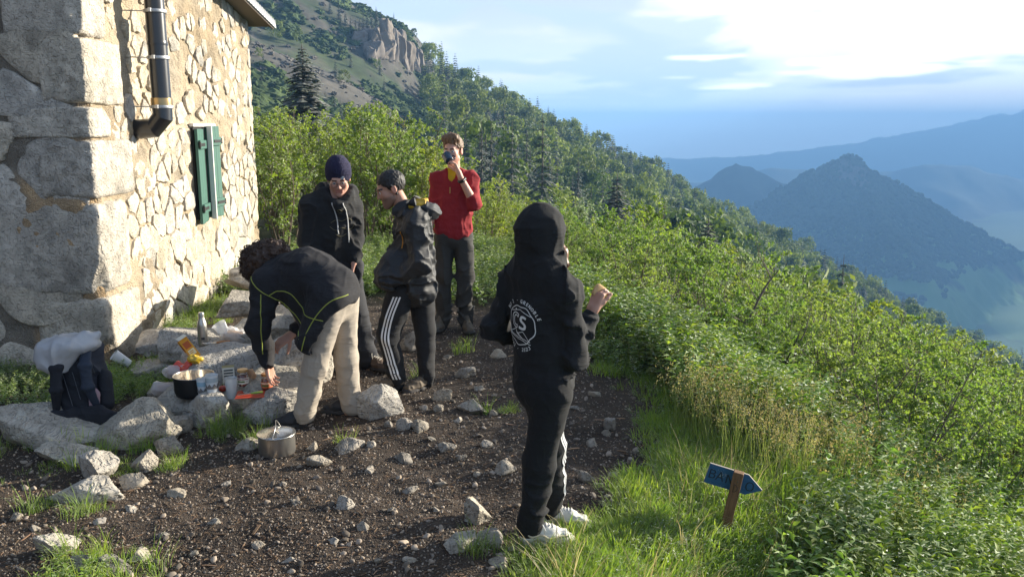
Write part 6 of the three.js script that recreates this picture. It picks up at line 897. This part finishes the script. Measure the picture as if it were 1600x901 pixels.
  const P = hd.P, ax = { ax: hd.r, ay: hd.u, az: hd.f }, H = new Field().ell(P(0, 0.055, -0.017), [0.086, 0.095, 0.105], ax).cap(P(-0.05, 0.118, 0.05), P(0.05, 0.112, 0.06), 0.03, 0.034, { k: 0.04 }).cap(P(0.02, 0.135, 0.01), P(-0.03, 0.125, 0.06), 0.03, 0.03, { k: 0.04 }); H.ell(P(0, -0.035, 0.085), [0.12, 0.11, 0.08], { ...ax, k: 0.012, cut: true }); H.ell(P(0, -0.115, -0.03), [0.12, 0.08, 0.2], { ...ax, k: 0.01, cut: true }); for (const q of [-1, 1]) H.ball(P(0.085 * q, -0.004, -0.006), 0.024, 0.008, true); H.fold = (x, y, z) => 0.008 * noise(x * 60, y * 30, z * 60) + 0.004 * noise(x * 130, y * 60, z * 130);
  part('hair', H.mesh(0.0045), std([0.15, 0.085, 0.045], 0.6), o, 'tousled light brown hair');
  { const c = A3.lerp(elL, wrL, 0.88), d = A3.unit(A3.add(wrL, elL, -1)), g = new THREE.TorusGeometry(0.033, 0.009, 8, 28); g.scale(1, 1, 1.6); const q = new THREE.Quaternion().setFromUnitVectors(V(0, 0, 1), V(...d)); g.applyQuaternion(q); g.translate(...c); part('wristwatch', merge([g, new RoundedBoxGeometry(0.034, 0.036, 0.012, 2, 0.004).applyQuaternion(q).translate(c[0] + 0.01, c[1], c[2] + 0.036)].map((k) => { k.deleteAttribute('uv'); return k; })), std([0.012, 0.012, 0.013], 0.5), o); }
  // the mug is its own thing
  const m = thing('mug', 'dark blue enamel mug held to the mouth by the person in red', 'mug', [-0.56 - 0.012, 1.735, -7.85 + 0.185]); m.rotation.set(-0.9, 0, 0.42);
  part('cup', lathe([[0, -0.04], [0.034, -0.04], [0.04, -0.034], [0.043, 0.03], [0.043, 0.043], [0.045, 0.046], [0.041, 0.046], [0.039, -0.03], [0, -0.034]], 36), phys([0.012, 0.03, 0.055], 0.25, { clearcoat: 0.5 }), m); const hg = new THREE.TorusGeometry(0.022, 0.005, 8, 18, Math.PI); hg.rotateZ(-Math.PI / 2); hg.translate(0.042, 0, 0); part('handle', hg, phys([0.012, 0.03, 0.055], 0.25), m);
}
// ================= things on and around the stones =================
const metal = (c, r = 0.28) => std(c, r, { metalness: 0.95 });
const clearPlastic = (tint = [0.9, 0.93, 0.95]) => phys(tint, 0.15, { transmission: 0.9, thickness: 0 });
const hazyPlastic = (tint = [0.85, 0.88, 0.9], t = 0.55) => phys(tint, 0.55, { transmission: t, thickness: 0 });
function setAt(px, py, depth) { const p = at(px, py, depth); return [p.x, drop(p.x, p.z), p.z]; }
const crumple = (g, amp, fr, seed) => { const P = g.attributes.position, N = g.attributes.normal; for (let i = 0; i < P.count; i++) { const n = amp * (noise(P.getX(i) * fr + seed, P.getY(i) * fr, P.getZ(i) * fr) + 0.6 * noise(P.getX(i) * fr * 2.3, P.getY(i) * fr * 2.3 + seed, P.getZ(i) * fr * 2.3)); P.setXYZ(i, P.getX(i) + N.getX(i) * n, P.getY(i) + N.getY(i) * n, P.getZ(i) + N.getZ(i) * n); } g.computeVertexNormals(); return g; };
function canvasTex(w, h, draw) { const c = document.createElement('canvas'); c.width = w; c.height = h; draw(c.getContext('2d'), w, h); const t = new THREE.CanvasTexture(c); t.colorSpace = THREE.SRGBColorSpace; return t; }

// black cooking pot with a bright inside
{
  const p = setAt(303, 604, 5.72), o = thing('cooking_pot', 'wide black cooking pot standing on the picnic stones', 'pot', [p[0], p[1] - 0.004, p[2]]);
  part('outside', lathe([[0, 0], [0.10, 0], [0.122, 0.012], [0.132, 0.04], [0.135, 0.145], [0.139, 0.152]], 48), std([0.012, 0.012, 0.013], 0.5), o);
  part('inside', lathe([[0.139, 0.152], [0.137, 0.155], [0.132, 0.150], [0.128, 0.04], [0.118, 0.012], [0, 0.008]], 48), metal([0.62, 0.58, 0.52], 0.25), o, 'shiny steel inside');
}
// steel pot with lid and bail on the ground
{
  const p = onGround(426, 716), o = thing('steel_pot', 'small steel camping pot with lid and wire handle on the dirt', 'pot', [p.x, p.y - 0.003, p.z - 0.1]), st = metal([0.55, 0.53, 0.50], 0.32);
  part('pot_body', lathe([[0, 0.0], [0.10, 0.0], [0.112, 0.008], [0.112, 0.118], [0.117, 0.124], [0.118, 0.130], [0.113, 0.130]], 48), st, o);
  part('lid', lathe([[0.1165, 0.131], [0.118, 0.134], [0.10, 0.138], [0.05, 0.146], [0.0, 0.148]], 48), metal([0.62, 0.60, 0.57], 0.25), o);
  part('lid_knob', lathe([[0.005, 0.147], [0.006, 0.162], [0.018, 0.166], [0.019, 0.172], [0.0, 0.176]], 20), metal([0.4, 0.38, 0.35], 0.4), o);
  const bail = []; for (let i = 0; i <= 24; i++) { const t = i / 24 * Math.PI; bail.push([0.0 + 0.016 * Math.sin(t * 2), 0.118 + 0.085 * Math.sin(t), 0.116 * Math.cos(t)]); } part('wire_handle', tube(bail, 0.0028, 8), metal([0.5, 0.48, 0.45], 0.35), o);
}
// steel bottle
{
  const p = setAt(316, 524, 6.42), o = thing('steel_bottle', 'tall brushed steel drinking bottle standing on the upper stones', 'bottle', [p[0], p[1] - 0.003, p[2]], 0.4);
  part('bottle_body', lathe([[0, 0], [0.033, 0], [0.037, 0.005], [0.037, 0.155], [0.034, 0.18], [0.025, 0.205], [0.0215, 0.222], [0.0215, 0.226]], 40), metal([0.52, 0.50, 0.46], 0.38), o);
  part('cap', lathe([[0.0225, 0.227], [0.0225, 0.255], [0.019, 0.263], [0, 0.264]], 32), metal([0.58, 0.56, 0.52], 0.3), o);
  const em = new THREE.CylinderGeometry(0.0375, 0.0375, 0.022, 16, 1, true, -0.35, 0.7); part('printed_mark', em.translate(0, 0.06, 0), std([0.06, 0.06, 0.06], 0.6), o);
}
// cups
const cupProfile = (r0, r1, h) => [[0, 0.003], [r0 - 0.002, 0.002], [r0, 0], [r0 + (r1 - r0) * 0.5, h * 0.5], [r1, h], [r1 + 0.002, h + 0.001], [r1 - 0.0025, h - 0.002], [r0 - 0.003, 0.006], [0, 0.006]];
for (const [px, py, d, h, r0, r1, label, print] of [[318, 614, 5.55, 0.125, 0.034, 0.042, 'frosted plastic cup with a pale blue band, left of the pair by the black pot', [0.35, 0.55, 0.68]], [332, 617, 5.5, 0.122, 0.034, 0.043, 'frosted plastic cup with a grey mountain print, right of the pair by the black pot', [0.45, 0.52, 0.55]], [361, 606, 5.6, 0.145, 0.032, 0.042, 'tall clear plastic cup between the frosted pair and the jam jar', null]]) {
  const p = setAt(px, py, d), o = thing('plastic_cup', label, 'cup', [p[0], p[1] - 0.002, p[2]], 0.3); part('cup_wall', lathe(cupProfile(r0, r1, h), 36), hazyPlastic([0.86, 0.89, 0.91], print ? 0.5 : 0.75), o);
  if (print) { const pr = canvasTex(256, 128, (g, w, hh) => { g.clearRect(0, 0, w, hh); g.fillStyle = `rgb(${print.map((v) => Math.round(255 * Math.sqrt(v)))})`; g.globalAlpha = 0.75; g.fillRect(0, 0, w, 52); g.globalAlpha = 1; g.fillStyle = '#6d6a68'; g.beginPath(); g.moveTo(0, 128); for (let i = 0; i <= 16; i++) g.lineTo(i * 16, i % 2 ? 66 : 104); g.lineTo(256, 128); g.fill(); });
    const c = new THREE.CylinderGeometry(r1 - 0.0005, r0 + 0.0065, h * 0.62, 36, 1, true); part('printed_band', c.translate(0, h * 0.56, 0), new THREE.MeshStandardMaterial({ map: pr, transparent: true, roughness: 0.6 }), o); }
}
{ const p = onGround(198, 583), o = thing('plastic_cup', 'white translucent cup lying tilted in the weeds beside the corner of the hut', 'cup', [p.x, p.y + 0.06, p.z - 0.05]); o.rotation.set(0.3, 0.2, 0.75); part('cup_wall', lathe(cupProfile(0.034, 0.045, 0.14), 36), hazyPlastic([0.9, 0.9, 0.9], 0.4), o); }
// jam jars
for (const [px, py, d, label, jam, lid, mark] of [[380, 600, 5.66, 'jar of dark red jam with paper label and gold lid beside the clear cup', [0.10, 0.012, 0.008], [0.45, 0.28, 0.12], 1], [417, 602, 5.64, 'jar of red-brown jam with orange lid under the reaching hand', [0.16, 0.03, 0.012], [0.52, 0.22, 0.06], 0]]) {
  const p = setAt(px, py, d), o = thing('jam_jar', label, 'jar', [p[0], p[1] - 0.002, p[2]], 0.2);
  part('jam', lathe([[0, 0.004], [0.033, 0.004], [0.036, 0.010], [0.036, 0.082], [0, 0.084]], 32), phys(jam, 0.15, { clearcoat: 1, clearcoatRoughness: 0.05 }), o);
  part('glass', lathe([[0, 0], [0.036, 0], [0.0395, 0.006], [0.0395, 0.088], [0.034, 0.101], [0.034, 0.104]], 36), phys([0.97, 0.97, 0.97], 0.03, { transmission: 1, thickness: 0 }), o);
  part('lid', lathe([[0.0345, 0.103], [0.0365, 0.104], [0.0365, 0.118], [0.034, 0.121], [0, 0.1215]], 32), std(lid, 0.35, { metalness: 0.5 }), o);
  const t = canvasTex(128, 64, (g) => { g.fillStyle = mark ? '#d8d3c6' : '#c9653a'; g.fillRect(0, 0, 128, 64); g.fillStyle = mark ? '#7a2020' : '#e8dcc0'; g.fillRect(10, 10, 108, 10); g.fillStyle = '#5a6a3a'; g.fillRect(20, 30, 60, 20); g.fillStyle = '#999'; g.fillRect(86, 30, 30, 5); g.fillRect(86, 40, 26, 5); });
  part('paper_label', new THREE.CylinderGeometry(0.0402, 0.0402, 0.042, 32, 1, true, -1.4, 2.8).translate(0, 0.045, 0), std([1, 1, 1], 0.8, { map: t }), o);
}
// loaf in a bag, rolls in clear bags
{
  const p = setAt(368, 532, 6.5), o = thing('bread_bag', 'round loaf in a half open clear plastic bag on the stones behind the jars', 'bread', [p[0], p[1] + 0.028, p[2]], 0.5); const g = new THREE.SphereGeometry(1, 32, 20); g.scale(0.105, 0.05, 0.06); crumple(g, 0.006, 30, 3);
  part('loaf', g, std([0.42, 0.27, 0.15], 0.9), o).rotation.z = -0.35; const bag = new THREE.SphereGeometry(1, 40, 28); bag.scale(0.13, 0.075, 0.08); part('plastic_bag', crumple(bag, 0.018, 22, 9), hazyPlastic([0.95, 0.95, 0.95], 0.8), o).rotation.z = -0.4;
  const neck = lathe([[0.03, 0], [0.045, 0.03], [0.05, 0.075], [0.056, 0.09]], 28); neck.rotateZ(0.5); part('bag_opening', crumple(neck.translate(-0.08, 0.045, 0), 0.006, 40, 4), hazyPlastic([0.95, 0.95, 0.95], 0.6), o);
}
for (const [px, py, d, turn, label, len] of [[257, 592, 5.9, 1.25, 'pale bread roll in a clear bag, leftmost food by the weeds', 0.16], [276, 590, 5.95, 1.4, 'pink-white rolls in a clear bag leaning on the black pot', 0.15]]) {
  const p = setAt(px, py, d), o = thing('bread_bag', label, 'bread', [p[0], p[1] + 0.065, p[2]]); o.rotation.set(0.2, 0.3, turn); const g = new THREE.CapsuleGeometry(0.034, len * 0.5, 10, 24); part('roll', crumple(g, 0.004, 30, px), std([0.50, 0.33, 0.24], 0.85), o); const b = new THREE.CapsuleGeometry(0.046, len * 0.62, 14, 32); part('plastic_bag', crumple(b, 0.014, 26, px + 1), hazyPlastic([0.93, 0.92, 0.92], 0.72), o);
}
// yellow carton and the red wrapper
{
  const p = setAt(297, 560, 6.12), o = thing('food_carton', 'yellow food carton leaning on the stones behind the black pot', 'carton', [p[0], p[1] + 0.045, p[2]]); o.rotation.set(-0.5, 0.5, 0.75);
  const t = canvasTex(128, 256, (g) => { g.fillStyle = '#d99a1c'; g.fillRect(0, 0, 128, 256); g.fillStyle = '#b4561e'; g.fillRect(18, 40, 92, 70); g.fillStyle = '#e8d9b0'; g.fillRect(18, 130, 92, 60); g.fillStyle = '#d99a1c'; g.fillRect(30, 145, 60, 8); g.fillRect(30, 162, 50, 8); });
  const box = new THREE.BoxGeometry(0.07, 0.19, 0.045); part('box', box, std([1, 1, 1], 0.55, { map: t }), o); part('flap', new THREE.BoxGeometry(0.07, 0.002, 0.05).rotateX(0.6).translate(0, 0.108, 0.026), std([0.72, 0.66, 0.52], 0.7), o, 'open end flap');
  const q = setAt(286, 570, 5.98), w = new THREE.SphereGeometry(1, 36, 24); w.scale(0.085, 0.05, 0.05); single('food_wrapper', crumple(w, 0.02, 24, 6), phys([0.75, 0.06, 0.015], 0.3, { transmission: 0.2, clearcoat: 0.5 }), 'crumpled shiny red-orange food wrapper behind the black pot', 'wrapper', [q[0], q[1] + 0.045, q[2]]);
  const w2 = new THREE.SphereGeometry(1, 30, 20); w2.scale(0.055, 0.03, 0.04); const q2 = setAt(304, 566, 5.99); single('food_wrapper', crumple(w2, 0.015, 28, 8), phys([0.62, 0.42, 0.02], 0.3, { transmission: 0.2, clearcoat: 0.5 }), 'small crumpled yellow wrapper right of the red one', 'wrapper', [q2[0], q2[1] + 0.03, q2[2]]);
}
// knife with wooden handle
{ const p = setAt(338, 534, 6.35), o = thing('knife', 'kitchen knife with an orange wooden handle on the stones beside the bottle', 'knife', [p[0], p[1] + 0.012, p[2]], 0.12); o.rotation.z = 0.05; part('knife_handle', tube([[0.0, 0, 0], [0.03, 0.001, 0], [0.07, 0, 0], [0.1, 0.002, 0]], [0.009, 0.0115, 0.0115, 0.009], 12), std([0.42, 0.18, 0.06], 0.5), o); const b = new THREE.Shape([[0, -0.009], [-0.09, -0.008], [-0.115, 0.006], [0, 0.009]].map(([x, y]) => new THREE.Vector2(x, y))); part('blade', new THREE.ExtrudeGeometry(b, { depth: 0.002, bevelEnabled: false }).rotateX(-1.1), metal([0.6, 0.6, 0.6], 0.25), o); }
// biscuit packet
{ const p = setAt(356, 577, 5.95), o = thing('biscuit_packet', 'white packet with dark stripes standing among the stones behind the clear cup', 'packet', [p[0], p[1] + 0.06, p[2]]); o.rotation.set(-0.35, 0.35, 0.12);
  const t = canvasTex(128, 192, (g) => { g.fillStyle = '#d8d2c2'; g.fillRect(0, 0, 128, 192); g.fillStyle = '#3a3f3c'; for (const y of [46, 76, 106, 138]) g.fillRect(16, y, 96, 16); g.fillStyle = '#b5a878'; g.fillRect(0, 0, 128, 26); });
  const g = new THREE.BoxGeometry(0.085, 0.13, 0.02, 8, 12, 2); part('packet', crumple(g, 0.003, 30, 2), std([1, 1, 1], 0.6, { map: t }), o); part('fold', new THREE.BoxGeometry(0.085, 0.002, 0.018).translate(0, 0.067, 0.004), std([0.55, 0.5, 0.36], 0.6), o); }
// red board with a green-handled knife
{ const p = setAt(398, 612, 5.56), o = thing('cutting_board', 'thin red plastic board lying under the jam jars', 'board', [p[0], p[1] + 0.008, p[2]], 0.15); o.rotation.x = 0.08; const s = new RoundedBoxGeometry(0.25, 0.006, 0.14, 3, 0.003); part('board', s, std([0.55, 0.07, 0.03], 0.45), o);
  const k = thing('table_knife', 'small knife with a green handle lying on the red board', 'knife', [p[0] - 0.02, p[1] + 0.02, p[2] + 0.03], 0.35); part('knife_handle', tube([[0, 0, 0], [0.04, 0.002, 0], [0.08, 0.002, 0]], [0.006, 0.008, 0.006], 10), std([0.18, 0.30, 0.04], 0.5), k); part('blade', new THREE.BoxGeometry(0.085, 0.0015, 0.014).translate(-0.042, 0, 0), metal([0.6, 0.6, 0.6], 0.25), k);
  const q = setAt(394, 603, 5.72), b = boulder(0.06, 0.075, 0.05, 88, { n: 10, k: 3.5, rough: 0.06 }); single('bread_piece', b, std([0.50, 0.30, 0.17], 0.9, { vertexColors: true }), 'torn piece of bread between the two jam jars', 'bread', [q[0], q[1] + 0.04, q[2]]);
  const r = setAt(347, 600, 5.75), tm = new THREE.SphereGeometry(0.028, 20, 14); tm.scale(1, 0.85, 1); const tg = thing('tomato', 'small red tomato behind the frosted cups', 'tomato', [r[0], r[1] + 0.022, r[2]]); part('fruit', tm, phys([0.45, 0.04, 0.015], 0.3, { clearcoat: 0.5 }), tg); part('stalk', tube([[0, 0.022, 0], [0.004, 0.034, 0.003]], 0.003, 6), std([0.05, 0.12, 0.02], 0.8), tg); }
// small black pouch behind the tan trousers
{ const p = onGround(549, 590), g = new RoundedBoxGeometry(0.10, 0.065, 0.07, 5, 0.03); single('black_pouch', crumple(g, 0.004, 30, 7), std([0.015, 0.015, 0.017], 0.6), 'small rounded black pouch on the ground behind the tan trousers', 'pouch', [p.x, p.y + 0.03, p.z]); }

// backpack: back panel toward the viewer, silver lid flap, hanging straps
{
  const p = at(130, 655, 5.3), base = Math.min(0.10, drop(p.x, p.z)), o = thing('backpack', 'dark navy hiking backpack with a silvery lid leaning against the hut corner', 'backpack', [p.x, base - 0.02, p.z], 0.18); o.rotation.x = -0.10; o.rotation.z = 0.05;
  const navy = cloth(0.012, 0.016, 0.030, 0.75, 0.1), dark = cloth(0.008, 0.010, 0.017, 0.8, 0.05), strapM = cloth(0.016, 0.026, 0.048, 0.7, 0.1), X = [1, 0, 0];
  const B = new Field().cap([-0.01, 0.13, -0.04], [0.0, 0.45, -0.05], 0.135, 0.125, { side: X, flat: 1.28, k: 0.04 }).ell([0.0, 0.02, -0.03], [0.15, 0.06, 0.12], { k: 0.05 }); B.fold = (() => { const a = folds(0.012, 8, 9, 8, 3); return (x, y, z) => a(x, y, z); })(); part('pack_bag', B.mesh(0.009), navy, o);
  const L = new Field().ell([-0.035, 0.535, 0.005], [0.19, 0.075, 0.165]).ell([-0.10, 0.47, 0.09], [0.12, 0.10, 0.065], { k: 0.06 }).cap([0.05, 0.56, 0.04], [0.14, 0.60, 0.0], 0.055, 0.028, { k: 0.04 }); L.fold = (() => { const a = folds(0.008, 7, 7, 7, 13), b = folds(0.003, 18, 18, 18, 14); return (x, y, z) => a(x, y, z) + b(x, y, z); })(); const lid = part('lid', L.mesh(0.008), phys([0.38, 0.38, 0.39], 0.5, { clearcoat: 0.2 }), o, 'silvery grey lid flap');
  part('buckle', merge([new RoundedBoxGeometry(0.035, 0.045, 0.012, 2, 0.004).translate(-0.11, 0.355, 0.125), new RoundedBoxGeometry(0.012, 0.05, 0.008, 2, 0.003).translate(-0.11, 0.31, 0.125)]), std([0.6, 0.6, 0.6], 0.5), lid);
  const Bp = new Field().cap([0.0, 0.12, 0.085], [0.01, 0.42, 0.075], 0.03, 0.03, { side: X, flat: 3.6, k: 0.02 }); Bp.fold = (x, y, z) => 0.005 * Math.sin(x * 70 + y * 40) * Math.sin(y * 25); part('back_panel', Bp.mesh(0.008), dark, o);
  for (const s of [-1, 1]) { const S = new Field().chain([[0.075 * s, 0.50, 0.07], [0.085 * s, 0.42, 0.15], [0.095 * s, 0.28, 0.16], [0.125 * s, 0.13, 0.10]], [0.018, 0.019, 0.018, 0.012], { side: X, flat: 2.0, k: 0.02 }); part('shoulder_strap', S.mesh(0.007), s > 0 ? strapM : dark, o); }
  const H = new Field().chain([[-0.02, 0.10, 0.12], [-0.15, 0.085, 0.13], [-0.21, 0.05, 0.10]], [0.024, 0.024, 0.02], { side: [0, 1, 0], flat: 2.2, k: 0.02 }).chain([[0.02, 0.10, 0.12], [0.16, 0.09, 0.14], [0.235, 0.06, 0.11]], [0.024, 0.026, 0.02], { side: [0, 1, 0], flat: 2.2, k: 0.02 }); H.fold = folds(0.005, 12, 12, 12, 17); part('hip_belt', H.mesh(0.008), dark, o);
  const flatStrap = (pts, w) => { const P = bezier(pts, 24), pos = [], idx = []; P.forEach((q, i) => { pos.push(q.x - w, q.y, q.z, q.x + w, q.y, q.z + 0.003, q.x - w, q.y, q.z - 0.003, q.x + w, q.y, q.z); if (i) { const a = (i - 1) * 4, b = i * 4; for (const [m, n] of [[0, 1], [1, 3], [3, 2], [2, 0]]) idx.push(a + m, a + n, b + m, a + n, b + n, b + m); } }); return geo(pos, idx); };
  part('hanging_strap', flatStrap([[-0.10, 0.09, 0.15], [-0.075, 0.0, 0.17], [-0.055, -0.06, 0.18], [-0.05, -0.13, 0.19]], 0.013), strapM, o); part('hanging_strap', flatStrap([[0.215, 0.08, 0.135], [0.225, -0.02, 0.16], [0.228, -0.12, 0.19], [0.235, -0.20, 0.20]], 0.017), strapM, o); part('strap_end', flatStrap([[0.24, 0.10, 0.12], [0.28, 0.11, 0.12], [0.31, 0.10, 0.12]], 0.008), dark, o);
  part('strap_buckle', new RoundedBoxGeometry(0.035, 0.022, 0.01, 2, 0.004).translate(0.245, 0.055, 0.15), std([0.6, 0.6, 0.6], 0.5), o);
  const S2 = new Field().cap([0.15, 0.14, 0.02], [0.15, 0.32, 0.0], 0.055, 0.05, { k: 0.02 }); part('side_pocket', S2.mesh(0.009), dark, o); const tw = new THREE.SphereGeometry(1, 20, 14); tw.scale(0.04, 0.07, 0.025); part('pink_cloth', crumple(tw.translate(0.105, 0.20, 0.10), 0.008, 26, 5), std([0.30, 0.20, 0.22], 0.9), o, 'dull pink cloth in the mesh pocket');
  for (const [a, b] of [[[-0.08, 0.44, 0.10], [-0.02, 0.16, 0.118]], [[-0.02, 0.44, 0.10], [0.03, 0.2, 0.118]], [[-0.12, 0.40, 0.10], [-0.12, 0.2, 0.11]]]) part('seam', tube([a, A3.lerp(a, b, 0.5), b], 0.002, 5), std([0.10, 0.11, 0.13], 0.8), o);
}
// the wooden arrow sign
{
  const b = at(1131, 846, 4.12), o = thing('arrow_sign', 'blue wooden arrow sign with dark letters on a leaning brown stake in the grass', 'sign', [b.x, groundY(b.x, b.z) - 0.02, b.z]); const lean = -0.17, topY = 2 + ray(1148, 733).y * 4.12 / -ray(1148, 733).z - o.position.y;
  const wood = dataTex(256, (u, v) => { const s = tnoise(u, v * 0.1, 40, 3) * 0.5 + tfbm(u, v, 8, 9, 4); const k = 0.8 + 0.4 * s; return [k, k * 0.93, k * 0.86]; }, true);
  const stakeG = new RoundedBoxGeometry(0.052, topY + 0.12, 0.046, 3, 0.005); const stake = part('stake', stakeG.translate(0, topY / 2 - 0.06, 0), std([0.20, 0.115, 0.06], 0.9, { map: wood }), o, 'brown wooden stake'); stake.rotation.z = lean; stake.rotation.y = -0.35;
  const pts = [[-0.15, -0.056], [-0.142, 0.062], [0.075, 0.058], [0.166, -0.006], [0.085, -0.058]], sh = new THREE.Shape(pts.map(([x, y]) => new THREE.Vector2(x, y)));
  const bd = new THREE.Group(); bd.name = 'board'; o.add(bd); bd.position.set(Math.sin(-lean) * (topY - 0.075) - 0.006, topY - 0.075, -0.036); bd.rotation.set(0, -0.22, -0.22); bd.scale.setScalar(0.93); 
  part('panel', new THREE.ExtrudeGeometry(sh, { depth: 0.014, bevelEnabled: true, bevelSize: 0.001, bevelThickness: 0.001, bevelSegments: 1 }).translate(0, 0, -0.007), std([0.28, 0.25, 0.21], 0.85), bd);
  const t = canvasTex(640, 256, (g, w, h) => { g.fillStyle = '#1f5379'; g.fillRect(0, 0, w, h); const R = rng(12); for (let i = 0; i < 900; i++) { g.fillStyle = `rgba(${R() < 0.5 ? '16,60,100' : '60,110,140'},${0.1 + 0.25 * R()})`; g.fillRect(R() * w, R() * h, 10 + 60 * R(), 1 + 3 * R()); } for (let i = 0; i < 90; i++) { g.fillStyle = `rgba(190,180,160,${0.3 + 0.5 * R()})`; const x = R() * w, y = R() < 0.35 ? (R() < 0.5 ? R() * 14 : h - R() * 18) : R() * h; g.beginPath(); g.ellipse(x, y, 1 + 6 * R(), 1 + 2 * R(), R() * 3, 0, 7); g.fill(); } for (let i = 0; i < 40; i++) { g.fillStyle = 'rgba(200,190,160,0.75)'; g.beginPath(); g.ellipse(150 + 90 * R(), 70 + 60 * (R()), 1 + 5 * R(), 1 + 2 * R(), R() * 3, 0, 7); g.fill(); } g.font = '150px sans-serif'; g.fillStyle = '#0a1a26'; g.textBaseline = 'middle'; g.fillText('B', 22, 118); g.fillText('A', 112, 122); g.fillText('N', 214, 128); g.fillText('O', 440, 142); });
  const face = new THREE.ShapeGeometry(sh), U = face.attributes.uv, P = face.attributes.position; for (let i = 0; i < P.count; i++) U.setXY(i, (P.getX(i) + 0.152) / 0.32, (P.getY(i) + 0.062) / 0.126); part('painted_face', face.translate(0, 0, 0.0102), std([1, 1, 1], 0.6, { map: t }), bd, 'blue painted face with hand-drawn letters');
  const D = []; for (let i = 0; i <= 16; i++) { const a = -Math.PI / 2 + Math.PI * i / 16; D.push([-0.008 + 0.018 * Math.cos(a), topY - 0.085 + 0.021 * Math.sin(a), 0.0235]); } D.push([-0.008, topY - 0.106, 0.0235]); part('letter', tube([...D, D[0]], 0.0016, 5), std([0.03, 0.025, 0.02], 0.8), stake);
  part('screw', new THREE.CylinderGeometry(0.004, 0.004, 0.004, 10).rotateX(Math.PI / 2).translate(0.004, topY - 0.045, 0.024), std([0.1, 0.09, 0.08], 0.5, { metalness: 0.7 }), stake);
}
scene.traverse((o) => { if (o.isMesh) { o.castShadow = true; o.receiveShadow = true; } });
renderer.render(scene, camera);
